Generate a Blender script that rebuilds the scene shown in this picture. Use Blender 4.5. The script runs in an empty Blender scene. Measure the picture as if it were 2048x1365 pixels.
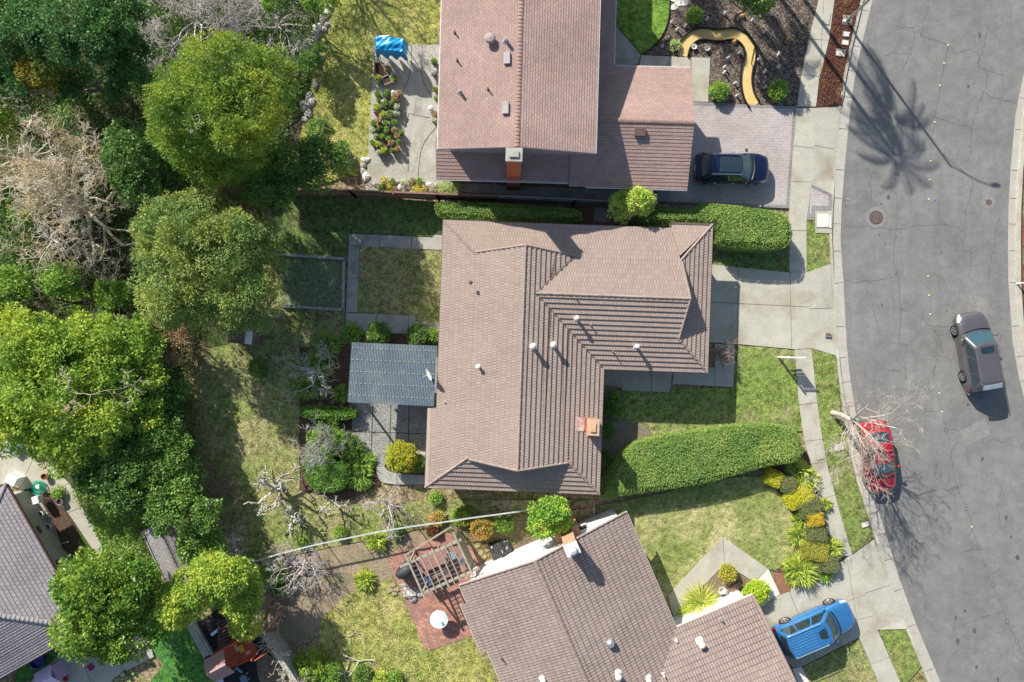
import bpy, math, random
import numpy as np
from mathutils import Vector, Matrix
SC = bpy.context.scene
COL = SC.collection
H = 42.667          # camera height: 24 mm lens, 64 m of ground across the frame
# ---------------------------------------------------------------- camera, sky, sun, exposure
cd = bpy.data.cameras.new("camera"); cam = bpy.data.objects.new("camera", cd); COL.objects.link(cam)
cd.sensor_width = 36; cd.lens = 24; cd.clip_start = .5; cd.clip_end = 2000
cam.location = (0, 0, H); cam.rotation_euler = (0, 0, 0)
SC.camera = cam
SUN_EL = math.radians(32.5); SUN_AZ = (-.59, .81)
wd = bpy.data.worlds.new("World"); SC.world = wd; wd.use_nodes = True
nt = wd.node_tree; bg = nt.nodes["Background"]
sky = nt.nodes.new("ShaderNodeTexSky"); sky.sky_type = 'NISHITA'; sky.sun_disc = False
sky.sun_elevation = SUN_EL; sky.sun_rotation = math.atan2(SUN_AZ[0], SUN_AZ[1])
nt.links.new(sky.outputs[0], bg.inputs[0]); bg.inputs[1].default_value = .1
sd = bpy.data.lights.new("sun", 'SUN'); sd.energy = 5; sd.angle = math.radians(.6); sd.color = (1, .95, .87)
so = bpy.data.objects.new("sun", sd); COL.objects.link(so)
sv = Vector((SUN_AZ[0] * math.cos(SUN_EL), SUN_AZ[1] * math.cos(SUN_EL), math.sin(SUN_EL)))
so.rotation_euler = sv.to_track_quat('Z', 'Y').to_euler(); so.location = sv * 80
SC.view_settings.view_transform = 'Standard'; SC.view_settings.look = 'None'
SC.view_settings.exposure = .5; SC.view_settings.gamma = 1
SC.cycles.max_bounces = 6; SC.cycles.transparent_max_bounces = 6; SC.cycles.diffuse_bounces = 3

rng = np.random.default_rng(7); rnd = random.Random(11)
PI = math.pi
def W(px, py, z=0.):
    k = (H - z) / H
    return Vector(((px - 1024) / 32 * k, (682.5 - py) / 32 * k, z))
# ---------------------------------------------------------------- materials
def N(nt, t, **k):
    n = nt.nodes.new(t)
    for a, b in k.items(): setattr(n, a, b)
    return n
def newmat(name, rough=.8, spec=.3):
    m = bpy.data.materials.new(name); m.use_nodes = True
    b = m.node_tree.nodes["Principled BSDF"]; b.inputs["Roughness"].default_value = rough
    b.inputs["Specular IOR Level"].default_value = spec
    return m, m.node_tree, b
def c4(c): return (c[0], c[1], c[2], 1)
def noise(nt, scale, detail=4, rough=.6, co=None, dist=0):
    n = N(nt, "ShaderNodeTexNoise"); n.inputs["Scale"].default_value = scale
    n.inputs["Detail"].default_value = detail; n.inputs["Roughness"].default_value = rough
    n.inputs["Distortion"].default_value = dist
    if co is not None: nt.links.new(co, n.inputs["Vector"])
    return n.outputs["Fac"]
def coords(nt, kind="Object"):
    return N(nt, "ShaderNodeTexCoord").outputs[kind]
def ramp(nt, fac, stops):
    r = N(nt, "ShaderNodeValToRGB"); e = r.color_ramp.elements
    while len(e) < len(stops): e.new(.5)
    for i, (p, c) in enumerate(stops): e[i].position = p; e[i].color = c4(c) if not isinstance(c, (int, float)) else (c, c, c, 1)
    nt.links.new(fac, r.inputs[0]); return r.outputs[0]
def mix(nt, fac, a, b, mode='MIX'):
    m = N(nt, "ShaderNodeMix", data_type='RGBA', blend_type=mode)
    for s, v in ((0, fac), (6, a), (7, b)):
        if isinstance(v, (int, float)): m.inputs[s].default_value = v
        elif isinstance(v, tuple): m.inputs[s].default_value = c4(v)
        else: nt.links.new(v, m.inputs[s])
    return m.outputs[2]
def bump(nt, b, h, strength=.4, dist=.05):
    n = N(nt, "ShaderNodeBump"); n.inputs["Strength"].default_value = strength; n.inputs["Distance"].default_value = dist
    nt.links.new(h, n.inputs["Height"]); nt.links.new(n.outputs[0], b.inputs["Normal"])
def MAT(name, c1, c2=None, scale=3, rough=.85, bstr=.3, fine=30, grain=.25, spec=.3, metal=0, big=None):
    """two-tone mottled surface with fine grain; big=(colour, scale, lo, hi) adds large stains"""
    m, nt, b = newmat(name, rough, spec); co = coords(nt)
    c2 = c2 or tuple(x * .8 for x in c1)
    f = ramp(nt, noise(nt, scale, 5, .65, co), [(.35, 0.), (.65, 1.)])
    col = mix(nt, f, c1, c2)
    if big:
        g = ramp(nt, noise(nt, big[1], 4, .6, co, .5), [(big[2], 0.), (big[3], 1.)])
        col = mix(nt, g, col, big[0])
    nf = noise(nt, fine, 3, .7, co)
    if grain: col = mix(nt, grain, col, ramp(nt, nf, [(.3, .0), (.7, 1.)]), 'OVERLAY')
    nt.links.new(col, b.inputs["Base Color"]); b.inputs["Metallic"].default_value = metal
    if bstr: bump(nt, b, nf, bstr, .02)
    return m
def LAWN(name, g1, g2, dry, lo, hi, scale=.35, seed=0., strong=.8):
    """grass: two greens mottled, with dry / bare patches"""
    g1, g2 = ((min(.5, c[0] * 1.75 + .01), min(.45, c[1] * 1.45 + .02), c[2] * 1.5 + .03) for c in (g1, g2)); dry = (dry[0] * 1.3, dry[1] * 1.35, dry[2] * 1.4)
    m, nt, b = newmat(name, .95, .1); co = coords(nt)
    mp = N(nt, "ShaderNodeMapping"); mp.inputs["Location"].default_value = (seed, seed * .7, 0); nt.links.new(co, mp.inputs[0]); co = mp.outputs[0]
    a = ramp(nt, noise(nt, 1.7, 6, .7, co), [(.38, 0.), (.62, 1.)])
    col = mix(nt, a, g1, g2)
    p = noise(nt, scale, 7, .72, co, .3); p = ramp(nt, p, [(lo, 0.), (hi, 1.)])
    col = mix(nt, p, col, dry)
    f = noise(nt, 3.6, 6, .8, co); f2 = noise(nt, 17, 5, .85, co)
    col = mix(nt, strong * .75, col, ramp(nt, f, [(.38, .02), (.6, .98)]), 'OVERLAY'); col = mix(nt, ramp(nt, noise(nt, 6, 4, .7, co), [(.52, 0.), (.66, .5)]), col, dry)
    col = mix(nt, strong * 1., col, ramp(nt, f2, [(.38, 0.), (.62, 1.)]), 'OVERLAY')
    nt.links.new(col, b.inputs["Base Color"]); bump(nt, b, f2, .8, .08)
    return m
def BRICK(name, c1, c2, mortar, bw, bh, msize=.008, mott=None, scale=1., kind="UV", rough=.85, rot=0, mottm=.5, offset=.5, bstr=.4, weather=None, wamt=.35):
    m, nt, b = newmat(name, rough, .25); co = coords(nt, kind)
    if rot:
        mp = N(nt, "ShaderNodeMapping"); mp.inputs["Rotation"].default_value = (0, 0, rot); nt.links.new(co, mp.inputs[0]); co = mp.outputs[0]
    k = N(nt, "ShaderNodeTexBrick"); k.offset = offset; nt.links.new(co, k.inputs["Vector"])
    for n_, v in (("Scale", scale), ("Brick Width", bw), ("Row Height", bh), ("Mortar Size", msize), ("Bias", 0.), ("Mortar Smooth", .2)): k.inputs[n_].default_value = v
    k.inputs["Color1"].default_value = c4(c1); k.inputs["Color2"].default_value = c4(c2); k.inputs["Mortar"].default_value = c4(mortar)
    col = k.outputs["Color"]; obj = coords(nt)
    if mott:
        f = ramp(nt, noise(nt, 5, 4, .7, obj), [(.42, 0.), (.6, 1.)]); col = mix(nt, mottm, col, mix(nt, f, col, mott))
    w = noise(nt, .35, 5, .65, obj, .4)
    if weather: col = mix(nt, mix(nt, wamt, (0, 0, 0), ramp(nt, w, [(.4, 0.), (.7, 1.)])), col, weather)
    else: col = mix(nt, .16, col, ramp(nt, w, [(.3, 0.), (.7, 1.)]), 'OVERLAY')
    g = noise(nt, 22, 3, .8, obj); col = mix(nt, .28, col, ramp(nt, g, [(.3, 0.), (.7, 1.)]), 'OVERLAY')
    nt.links.new(col, b.inputs["Base Color"])
    inv = N(nt, "ShaderNodeMath", operation='SUBTRACT'); inv.inputs[0].default_value = 1; nt.links.new(k.outputs["Fac"], inv.inputs[1])
    bump(nt, b, inv.outputs[0], bstr, .02)
    return m
def LEAF(name, c1, c2, c3=None, trans=.35, rough=.55, spec=.25, nscale=.5):
    """leaves: colour varies leaf by leaf and over the crown"""
    c1, c2, c3 = ((min(.75, c[0] * 1.95 + .02), min(.75, c[1] * 1.9 + .04), min(.7, c[2] * 1.9 + .028)) if c else None for c in (c1, c2, c3))
    m, nt, b = newmat(name, rough, spec); gi = N(nt, "ShaderNodeNewGeometry")
    col = mix(nt, gi.outputs["Random Per Island"], c1, c2)
    if c3: col = mix(nt, ramp(nt, noise(nt, nscale, 4, .6, coords(nt)), [(.42, 0.), (.64, 1.)]), col, c3)
    vr = N(nt, "ShaderNodeMath", operation='MULTIPLY'); vr.inputs[1].default_value = 7.31; nt.links.new(gi.outputs["Random Per Island"], vr.inputs[0])
    fr = N(nt, "ShaderNodeMath", operation='FRACT'); nt.links.new(vr.outputs[0], fr.inputs[0])
    col = mix(nt, .35, col, ramp(nt, fr.outputs[0], [(0., .1), (1., .9)]), 'OVERLAY')
    nt.links.new(col, b.inputs["Base Color"])
    tr = N(nt, "ShaderNodeBsdfTranslucent"); nt.links.new(col, tr.inputs[0])
    ms = N(nt, "ShaderNodeMixShader"); ms.inputs[0].default_value = trans
    nt.links.new(b.outputs[0], ms.inputs[1]); nt.links.new(tr.outputs[0], ms.inputs[2])
    nt.links.new(ms.outputs[0], nt.nodes["Material Output"].inputs[0])
    return m
def PLAIN(name, c, rough=.5, spec=.5, metal=0, coat=0):
    m, nt, b = newmat(name, rough, spec); b.inputs["Base Color"].default_value = c4(c); b.inputs["Metallic"].default_value = metal
    f = noise(nt, 6, 3, .6, coords(nt)); nt.links.new(mix(nt, .15, c, ramp(nt, f, [(.3, 0.), (.7, 1.)]), 'OVERLAY'), b.inputs["Base Color"])
    b.inputs["Coat Weight"].default_value = coat; b.inputs["Coat Roughness"].default_value = .05
    return m
# ---------------------------------------------------------------- mesh helpers
def link(name, me, parent=None, mat=None):
    o = bpy.data.objects.new(name, me); COL.objects.link(o)
    if mat is not None and me is not None and not me.materials: me.materials.append(mat)
    if parent is not None: o.parent = parent
    return o
def np_mesh(name, V, F, smooth=False):
    """V (n,3); F (m,k) same-size faces"""
    V = np.asarray(V, np.float32); F = np.asarray(F, np.int32); me = bpy.data.meshes.new(name)
    k = F.shape[1]; me.vertices.add(len(V)); me.vertices.foreach_set("co", V.ravel())
    me.loops.add(F.size); me.loops.foreach_set("vertex_index", F.ravel())
    me.polygons.add(len(F)); me.polygons.foreach_set("loop_start", np.arange(0, F.size, k, dtype=np.int32))
    if smooth: me.polygons.foreach_set("use_smooth", np.ones(len(F), bool))
    me.update(calc_edges=True); me.validate(); return me
class MB:
    """collects faces (any size), optional uv; builds ONE mesh object"""
    def __init__(s): s.v = []; s.f = []; s.uv = []; s.mi = []; s.sm = []
    def face(s, pts, uv=None, mi=0, sm=False):
        n = len(s.v); s.v += [tuple(p) for p in pts]; s.f.append(tuple(range(n, n + len(pts))))
        s.uv.append(uv or [(p[0], p[1]) for p in pts]); s.mi.append(mi); s.sm.append(sm)
    def grid(s, rows, close=False, mi=0, sm=True):
        n = len(s.v); R = len(rows); K = len(rows[0])
        for r in rows: s.v += [tuple(p) for p in r]
        for i in range(R - 1):
            for j in range(K if close else K - 1):
                a = n + i * K + j; b = n + i * K + (j + 1) % K; c = b + K; d = a + K
                s.f.append((a, b, c, d)); s.uv.append([(s.v[q][0], s.v[q][1]) for q in (a, b, c, d)]); s.mi.append(mi); s.sm.append(sm)
    def box(s, c, size, rz=0, mi=0, M=None):
        x, y, z = size[0] / 2, size[1] / 2, size[2] / 2
        R = M if M is not None else Matrix.Rotation(rz, 3, 'Z'); c = Vector(c)
        p = [c + R @ Vector(q) for q in ((-x, -y, -z), (x, -y, -z), (x, y, -z), (-x, y, -z), (-x, -y, z), (x, -y, z), (x, y, z), (-x, y, z))]
        for f in ((0, 3, 2, 1), (4, 5, 6, 7), (0, 1, 5, 4), (1, 2, 6, 5), (2, 3, 7, 6), (3, 0, 4, 7)): s.face([p[i] for i in f], mi=mi)
    def beam(s, a, b, w, h, mi=0):
        a, b = Vector(a), Vector(b); d = b - a; L = d.length; x = d.normalized()
        y = Vector((0, 0, 1)).cross(x); y = y.normalized() if y.length > 1e-4 else Vector((0, 1, 0)); z = x.cross(y)
        s.box((a + b) / 2, (L, w, h), M=Matrix((x, y, z)).transposed(), mi=mi)
    def tube(s, a, b, r0, r1=None, n=8, caps=True, mi=0):
        r1 = r0 if r1 is None else r1; a, b = Vector(a), Vector(b); d = (b - a).normalized()
        u = d.orthogonal().normalized(); w = d.cross(u)
        A = [a + (u * math.cos(t) + w * math.sin(t)) * r0 for t in [2 * PI * i / n for i in range(n)]]
        B = [b + (u * math.cos(t) + w * math.sin(t)) * r1 for t in [2 * PI * i / n for i in range(n)]]
        s.grid([A, B], close=True, mi=mi)
        if caps:
            s.face(A[::-1], mi=mi); s.face(B, mi=mi)
    def lathe(s, c, prof, n=20, mi=0, sm=False):
        c = Vector(c)
        s.grid([[c + Vector((r * math.cos(2 * PI * i / n), r * math.sin(2 * PI * i / n), z)) for i in range(n)] for r, z in prof], close=True, mi=mi, sm=sm)
    def prism(s, poly, z0, z1, mi=0, bottom=False):
        """poly world xy list (ccw or cw)"""
        P = [(p[0], p[1]) for p in poly]
        if sum(P[i][0] * P[(i + 1) % len(P)][1] - P[(i + 1) % len(P)][0] * P[i][1] for i in range(len(P))) < 0: P = P[::-1]
        s.face([(x, y, z1) for x, y in P], mi=mi)
        for i in range(len(P)):
            a, b = P[i], P[(i + 1) % len(P)]; s.face([(a[0], a[1], z0), (b[0], b[1], z0), (b[0], b[1], z1), (a[0], a[1], z1)], mi=mi)
        if bottom: s.face([(x, y, z0) for x, y in P[::-1]], mi=mi)
    def build(s, name, mat, parent=None):
        me = bpy.data.meshes.new(name); me.from_pydata(s.v, [], s.f)
        for m in (mat if isinstance(mat, (list, tuple)) else [mat]): me.materials.append(m)
        uvl = me.uv_layers.new(name="UVMap"); uvl.data.foreach_set("uv", np.array([c for f in s.uv for q in f for c in q], np.float32))
        me.polygons.foreach_set("material_index", np.array(s.mi, np.int32)); me.polygons.foreach_set("use_smooth", np.array(s.sm, bool))
        me.update(); return link(name, me, parent)
def tag(o, label=None, cat=None, group=None, kind=None):
    for k, v in (("label", label), ("category", cat), ("group", group), ("kind", kind)):
        if v: o[k] = v
    return o
def thing(name, label, cat, loc=(0, 0, 0), rz=0, group=None):
    o = bpy.data.objects.new(name, None); o.empty_display_size = .3; COL.objects.link(o); o.location = loc; o.rotation_euler = (0, 0, rz)
    return tag(o, label, cat, group)
def copy_tree(o, parent=None):
    c = o.copy(); COL.objects.link(c)
    if parent is not None: c.parent = parent
    for ch in list(o.children): copy_tree(ch, c)
    return c
# polygon tools -------------------------------------------------
def clip(poly, n, d, key=lambda p: p):
    """keep the side n.p <= d of a polygon of Vectors"""
    out = []
    for i in range(len(poly)):
        a, b = poly[i], poly[(i + 1) % len(poly)]; da = n.dot(a) - d; db = n.dot(b) - d
        if da <= 0: out.append(a)
        if (da < 0 < db) or (db < 0 < da): out.append(a + (b - a) * (da / (da - db)))
    return out
def triang(P):
    from mathutils.geometry import tessellate_polygon
    return tessellate_polygon([[Vector((p[0], p[1], 0)) for p in P]])
def smooth_poly(P, it=2):
    for _ in range(it):
        Q = []
        for i in range(len(P)):
            a, b = P[i], P[(i + 1) % len(P)]
            Q += [(a[0] * .75 + b[0] * .25, a[1] * .75 + b[1] * .25), (a[0] * .25 + b[0] * .75, a[1] * .25 + b[1] * .75)]
        P = Q
    return P
def smooth_line(P, it=2):
    for _ in range(it):
        Q = [P[0]]
        for i in range(len(P) - 1):
            a, b = P[i], P[i + 1]; Q += [tuple(a[k] * .75 + b[k] * .25 for k in range(len(a))), tuple(a[k] * .25 + b[k] * .75 for k in range(len(a)))]
        P = Q + [P[-1]]
    return P
def wp(poly, z=0.): return [W(x, y, z).xy for x, y in poly]
def sheet(name, poly, z, mat, cuts=(), gap=.03, thick=0., kind='structure', rough_edge=0.):
    """flat ground surface from pixel outline; cuts = list of (p, q) joint lines in pixels"""
    P = [Vector(p) for p in wp(poly)]
    if rough_edge:
        Q = []
        for i in range(len(P)):
            a, b = P[i], P[(i + 1) % len(P)]; n = max(1, int((b - a).length / .25))
            Q += [a + (b - a) * (j / n) + Vector((rnd.uniform(-1, 1), rnd.uniform(-1, 1))) * rough_edge for j in range(n)]
        P = Q
    pieces = [P]
    for p, q in cuts:
        a, b = W(*p).xy, W(*q).xy; d = (b - a).normalized(); n = Vector((-d.y, d.x)); k = n.dot(a); new = []
        for pc in pieces:
            l = clip(pc, n, k - gap / 2); r = clip(pc, -n, -(k + gap / 2))
            new += [x for x in (l, r) if len(x) >= 3]
        pieces = new
    mb = MB()
    for pc in pieces:
        if thick: mb.prism(pc, z - thick, z)
        else:
            if len(pc) > 4:
                for t in triang(pc):
                    T = [pc[i] for i in t]
                    if (T[1] - T[0]).cross(T[2] - T[0]) < 0: T = T[::-1]
                    mb.face([(v.x, v.y, z) for v in T])
            else:
                if sum(pc[i].cross(pc[(i + 1) % len(pc)]) for i in range(len(pc))) < 0: pc = pc[::-1]
                mb.face([(v.x, v.y, z) for v in pc])
    o = mb.build(name, mat); 
    if kind: o['kind'] = kind
    return o
def ribbon_pts(line, w):
    """left and right offset of a pixel polyline (world xy), width w metres (or list)"""
    P = [W(x, y).xy for x, y in line]; L = []; R = []
    for i, p in enumerate(P):
        d = (P[min(i + 1, len(P) - 1)] - P[max(i - 1, 0)]).normalized(); n = Vector((-d.y, d.x)); ww = w[i % len(w)] if isinstance(w, (list, tuple)) else w
        L.append(p + n * ww / 2); R.append(p - n * ww / 2)
    return L, R
def in_poly(px, py, poly):
    """vectorised point in polygon"""
    inside = np.zeros(len(px), bool); n = len(poly)
    for i in range(n):
        x1, y1 = poly[i]; x2, y2 = poly[(i + 1) % n]
        c = ((y1 > py) != (y2 > py)) & (px < (x2 - x1) * (py - y1) / ((y2 - y1) if y2 != y1 else 1e-9) + x1); inside ^= c
    return inside
def sample_poly(poly, n):
    P = np.array([tuple(p) for p in poly]); lo = P.min(0); hi = P.max(0); out = np.zeros((0, 2))
    while len(out) < n:
        q = rng.uniform(lo, hi, (n * 2, 2)); out = np.vstack([out, q[in_poly(q[:, 0], q[:, 1], P)]])
    return out[:n]
# foliage -------------------------------------------------------
def unit(a): return a / np.maximum(np.linalg.norm(a, axis=1, keepdims=True), 1e-9)
def leaf_np(P, D, L, Wd, droop=.25, nrm=None):
    """diamond leaves: P base, D direction, L length, Wd width arrays -> verts, faces"""
    n = len(P); L = np.broadcast_to(np.asarray(L, float), (n,))[:, None]; Wd = np.broadcast_to(np.asarray(Wd, float), (n,))[:, None]
    D = unit(D); R = rng.normal(size=(n, 3)) if nrm is None else nrm
    S = unit(np.cross(D, R)); U = unit(np.cross(S, D)); U *= np.where(U[:, 2:3] < 0, -1, 1)
    v0 = P; v1 = P + D * L * .45 + S * Wd * .5; v2 = P + D * L - U * L * droop * .5; v3 = P + D * L * .45 - S * Wd * .5
    V = np.stack([v0, v1, v2, v3], 1).reshape(-1, 3); F = np.arange(4 * n).reshape(n, 4); return V, F
def crown(name, lobes, mat, parent, n_clump, per, rc, L, Wd, up=.35, spread=.55, flat=.75, low=-.25, spiky=0., sub=0.):
    """lobes: (x,y,z,rx,ry,rz) local; clumps of leaves on the lobes' skin"""
    lob = np.array(lobes, float)
    if sub:                                                       # boughs: smaller lobes on the skin of each lobe
        S_ = []
        for l in lob:
            m_ = max(6, int(sub * 1.9 * l[3] * l[4])); dd = unit(rng.normal(size=(m_, 3))); dd[:, 2] = np.abs(dd[:, 2]) * .9 - .25; dd = unit(dd)
            for e_ in dd: r_ = rng.uniform(.2, .42) * min(l[3], l[4]); f_ = rng.uniform(.5, 1.05); S_.append((l[0] + e_[0] * l[3] * f_, l[1] + e_[1] * l[4] * f_, l[2] + e_[2] * l[5] * f_, r_, r_, r_ * .62))
        nb = len(lob); lob = np.vstack([lob, np.array(S_)]); w = lob[:, 3] * lob[:, 4]; w[:nb] *= .5 * w[nb:].sum() / w[:nb].sum()
    else: w = lob[:, 3] * lob[:, 4]
    w /= w.sum(); k = rng.choice(len(lob), n_clump, p=w)
    d = unit(rng.normal(size=(n_clump, 3))); d[:, 2] = np.where(d[:, 2] < low, -d[:, 2] * .8, d[:, 2]); d = unit(d)
    f = rng.uniform(.55, 1.0, (n_clump, 1)) ** .6
    C = lob[k, :3] + d * lob[k, 3:6] * f; R = rng.uniform(.6, 1.25, n_clump) * rc
    i = np.repeat(np.arange(n_clump), per); n = len(i)
    e = rng.normal(size=(n, 3)) * .8 + d[i] * .5; e[:, 2] += up; e = unit(e)
    rr = R[i][:, None] * rng.uniform(.35, 1, (n, 1)) ** .5
    P = C[i] + e * rr * np.array([1, 1, flat])
    D = e * (1 + spiky * 2) + rng.normal(size=(n, 3)) * spread
    nr = e * .9 + rng.normal(size=(n, 3)) * .5 + np.array([0, 0, .35])
    V, F = leaf_np(P, D, L * rng.uniform(.6, 1.3, n), Wd * rng.uniform(.7, 1.3, n), nrm=nr)
    return link(name, np_mesh(name, V, F), parent, mat), C
def segs_mesh(name, S, mat, parent, n=4):
    """S list of (p0, p1, r0, r1)"""
    A = np.array([s[0] for s in S], float); B = np.array([s[1] for s in S], float); r0 = np.array([s[2] for s in S])[:, None]; r1 = np.array([s[3] for s in S])[:, None]
    d = unit(B - A); ref = np.where(np.abs(d[:, 2:3]) > .9, np.array([[1., 0, 0]]), np.array([[0, 0, 1.]])); u = unit(np.cross(d, ref)); w = np.cross(d, u)
    V = []
    for c, r in ((A, r0), (B, r1)):
        for j in range(n): t = 2 * PI * j / n; V.append(c + (u * math.cos(t) + w * math.sin(t)) * r)
    V = np.stack(V, 1); m = len(S); V = V.reshape(-1, 3); base = np.arange(m)[:, None] * 2 * n
    F = np.concatenate([base + np.array([[j, (j + 1) % n, n + (j + 1) % n, n + j]]) for j in range(n)], 0)
    return link(name, np_mesh(name, V, F, True), parent, mat)
def grow(S, p, d, L, r, lev, curl=.35, kids=(3, 5), up=.1, lk=.62, rk=.6, steps=4, rmin=.007, side=.9):
    """recursive bare branching"""
    p = Vector(p); d = Vector(d).normalized(); st = L / steps; rr = r; pts = []
    for i in range(steps):
        d = (d + Vector((rnd.gauss(0, curl), rnd.gauss(0, curl), rnd.gauss(0, curl) * .7 + up)) * .6).normalized()
        q = p + d * st; r2 = max(rmin, rr * (.86 if lev else .8)); S.append((tuple(p), tuple(q), rr, r2)); p = q; rr = r2; pts.append((p.copy(), d.copy(), rr))
    if lev <= 0: return
    for k in range(rnd.randint(*kids)):
        q, dd, r3 = pts[min(steps - 1, int(rnd.random() ** .6 * steps))]
        o = Vector((rnd.gauss(0, 1), rnd.gauss(0, 1), rnd.gauss(0, .6))); o = (o - dd * o.dot(dd)).normalized()
        grow(S, q, dd * .75 + o * side, L * lk * rnd.uniform(.7, 1.15), max(rmin, r3 * rk), lev - 1, curl, kids, up, lk, rk, steps, rmin, side)
# ================================================================ SETTING
GZ = .12
m_asph, nt, b = newmat("asphalt", .95, .15); co = coords(nt)
col = mix(nt, ramp(nt, noise(nt, .25, 5, .6, co, .6), [(.35, 0.), (.65, 1.)]), (.19, .188, .176), (.225, .222, .208))
st = N(nt, "ShaderNodeMapping"); st.inputs["Scale"].default_value = (1.2, .1, 1); st.inputs["Rotation"].default_value = (0, 0, .05); nt.links.new(co, st.inputs[0])
col = mix(nt, .12, col, ramp(nt, noise(nt, 1.2, 4, .6, st.outputs[0]), [(.3, .25), (.7, .75)]), 'OVERLAY')
g = noise(nt, 28, 4, .85, co); col = mix(nt, .42, col, ramp(nt, g, [(.3, .1), (.7, .9)]), 'OVERLAY'); col = mix(nt, .14, col, ramp(nt, noise(nt, 1.1, 6, .75, co, .4), [(.35, 0.), (.65, 1.)]), 'OVERLAY')
sp = ramp(nt, noise(nt, 4.5, 3, .75, co), [(.69, 0.), (.73, 1.)]); col = mix(nt, mix(nt, .5, (0, 0, 0), sp), col, (.1, .1, .1))
nt.links.new(col, b.inputs["Base Color"]); bump(nt, b, g, .25, .01)
m_conc = MAT("concrete", (.5, .475, .39), (.43, .41, .335), 1.3, .9, .15, 24, .22, big=((.33, .29, .2), .6, .5, .75))
m_conc2 = MAT("old_concrete", (.46, .44, .38), (.36, .35, .31), 1.6, .9, .2, 24, .25, big=((.24, .23, .2), .9, .5, .75))
m_gutter = MAT("gutter_concrete", (.47, .44, .38), (.42, .39, .33), 1.5, .9, .15, 20, .25)
m_white_conc = MAT("pale_concrete", (.74, .71, .63), (.68, .65, .57), 1.5, .85, .1, 20, .12)
m_agg = MAT("exposed_aggregate", (.34, .33, .29), (.24, .24, .22), 2, .9, .4, 13, .9)
m_soil = MAT("bare_soil", (.23, .17, .11), (.15, .11, .07), 1.4, .95, .6, 20, .6, big=((.3, .23, .15), .4, .45, .7))
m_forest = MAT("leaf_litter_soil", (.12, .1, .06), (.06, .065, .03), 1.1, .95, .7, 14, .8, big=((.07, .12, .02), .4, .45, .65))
m_mulch = MAT("bark_mulch", (.14, .085, .055), (.09, .055, .04), 5, .95, .8, 16, .9)
m_redmulch = MAT("red_ground_cover", (.11, .04, .035), (.07, .035, .03), 3, .95, .8, 14, .9, big=((.22, .15, .08), 1.2, .55, .75))
m_rubber = MAT("black_rubber_mulch", (.035, .032, .032), (.02, .02, .02), 4, .9, .8, 15, .8)
m_brownmulch = MAT("brown_mulch", (.24, .18, .13), (.17, .12, .09), 4, .9, .8, 15, .8)
def gravel(name, a, b_, c, sc):
    m, nt, b = newmat(name, .9, .2); v = N(nt, "ShaderNodeTexVoronoi"); v.inputs["Scale"].default_value = sc; nt.links.new(coords(nt), v.inputs["Vector"])
    w = N(nt, "ShaderNodeSeparateColor"); nt.links.new(v.outputs["Color"], w.inputs[0])
    col = ramp(nt, w.outputs[0], [(0., a), (.5, b_), (.9, c)]); col = mix(nt, .3, col, ramp(nt, noise(nt, 3, 4, .7, coords(nt)), [(.35, .1), (.65, .9)]), 'OVERLAY')
    nt.links.new(col, b.inputs["Base Color"]); bump(nt, b, v.outputs["Distance"], .9, .03); return m
m_gravel = gravel("river_gravel", (.05, .038, .03), (.12, .09, .07), (.27, .22, .18), 15)
m_palegravel = gravel("grey_stones", (.2, .19, .17), (.38, .36, .33), (.6, .57, .52), 9)
m_gold = MAT("golden_decomposed_granite", (.74, .54, .22), (.66, .47, .18), 2.5, .95, .3, 18, .3, big=((.78, .62, .34), 1., .6, .8))
G1, G2, G3 = (.16, .235, .03), (.1, .16, .022), (.33, .28, .12)
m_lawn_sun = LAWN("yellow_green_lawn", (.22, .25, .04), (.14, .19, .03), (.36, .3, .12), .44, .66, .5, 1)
m_lawn_back = LAWN("patchy_back_lawn", (.16, .215, .045), (.1, .155, .03), (.3, .25, .12), .42, .62, .42, 5)
m_lawn_shade = LAWN("shade_toned_lawn", (.1, .17, .03), (.06, .12, .02), (.16, .12, .07), .5, .68, .45, 9)  # darker greens put the shade over this grass into its colour
m_lawn_front = LAWN("front_lawn", (.14, .22, .03), (.095, .165, .02), (.3, .24, .13), .5, .68, .4, 13)
m_lawn_green = LAWN("bright_green_lawn", (.12, .25, .02), (.08, .18, .015), (.2, .26, .05), .5, .7, .6, 17)
m_lawn_dry = LAWN("sunny_lawn_with_dry_patches", (.17, .225, .045), (.11, .17, .03), (.42, .36, .17), .46, .66, .35, 23, .6)
m_lawn_rich = LAWN("deep_green_lawn", (.05, .17, .015), (.035, .12, .012), (.1, .2, .03), .5, .7, .5, 31)
m_yard = LAWN("scrubby_yard", (.19, .2, .05), (.12, .15, .03), (.27, .2, .12), .36, .56, .3, 41)
m_strip = LAWN("verge_grass", (.14, .21, .035), (.095, .16, .025), (.26, .22, .09), .48, .66, .5, 47)
m_joint = PLAIN("joint_filler", (.07, .065, .05), .95, .1)

g0 = MB(); g0.face([(-400, -400, -.06), (400, -400, -.06), (400, 400, -.06), (-400, 400, -.06)]); g0.build("ground", m_yard)['kind'] = 'structure'
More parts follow.
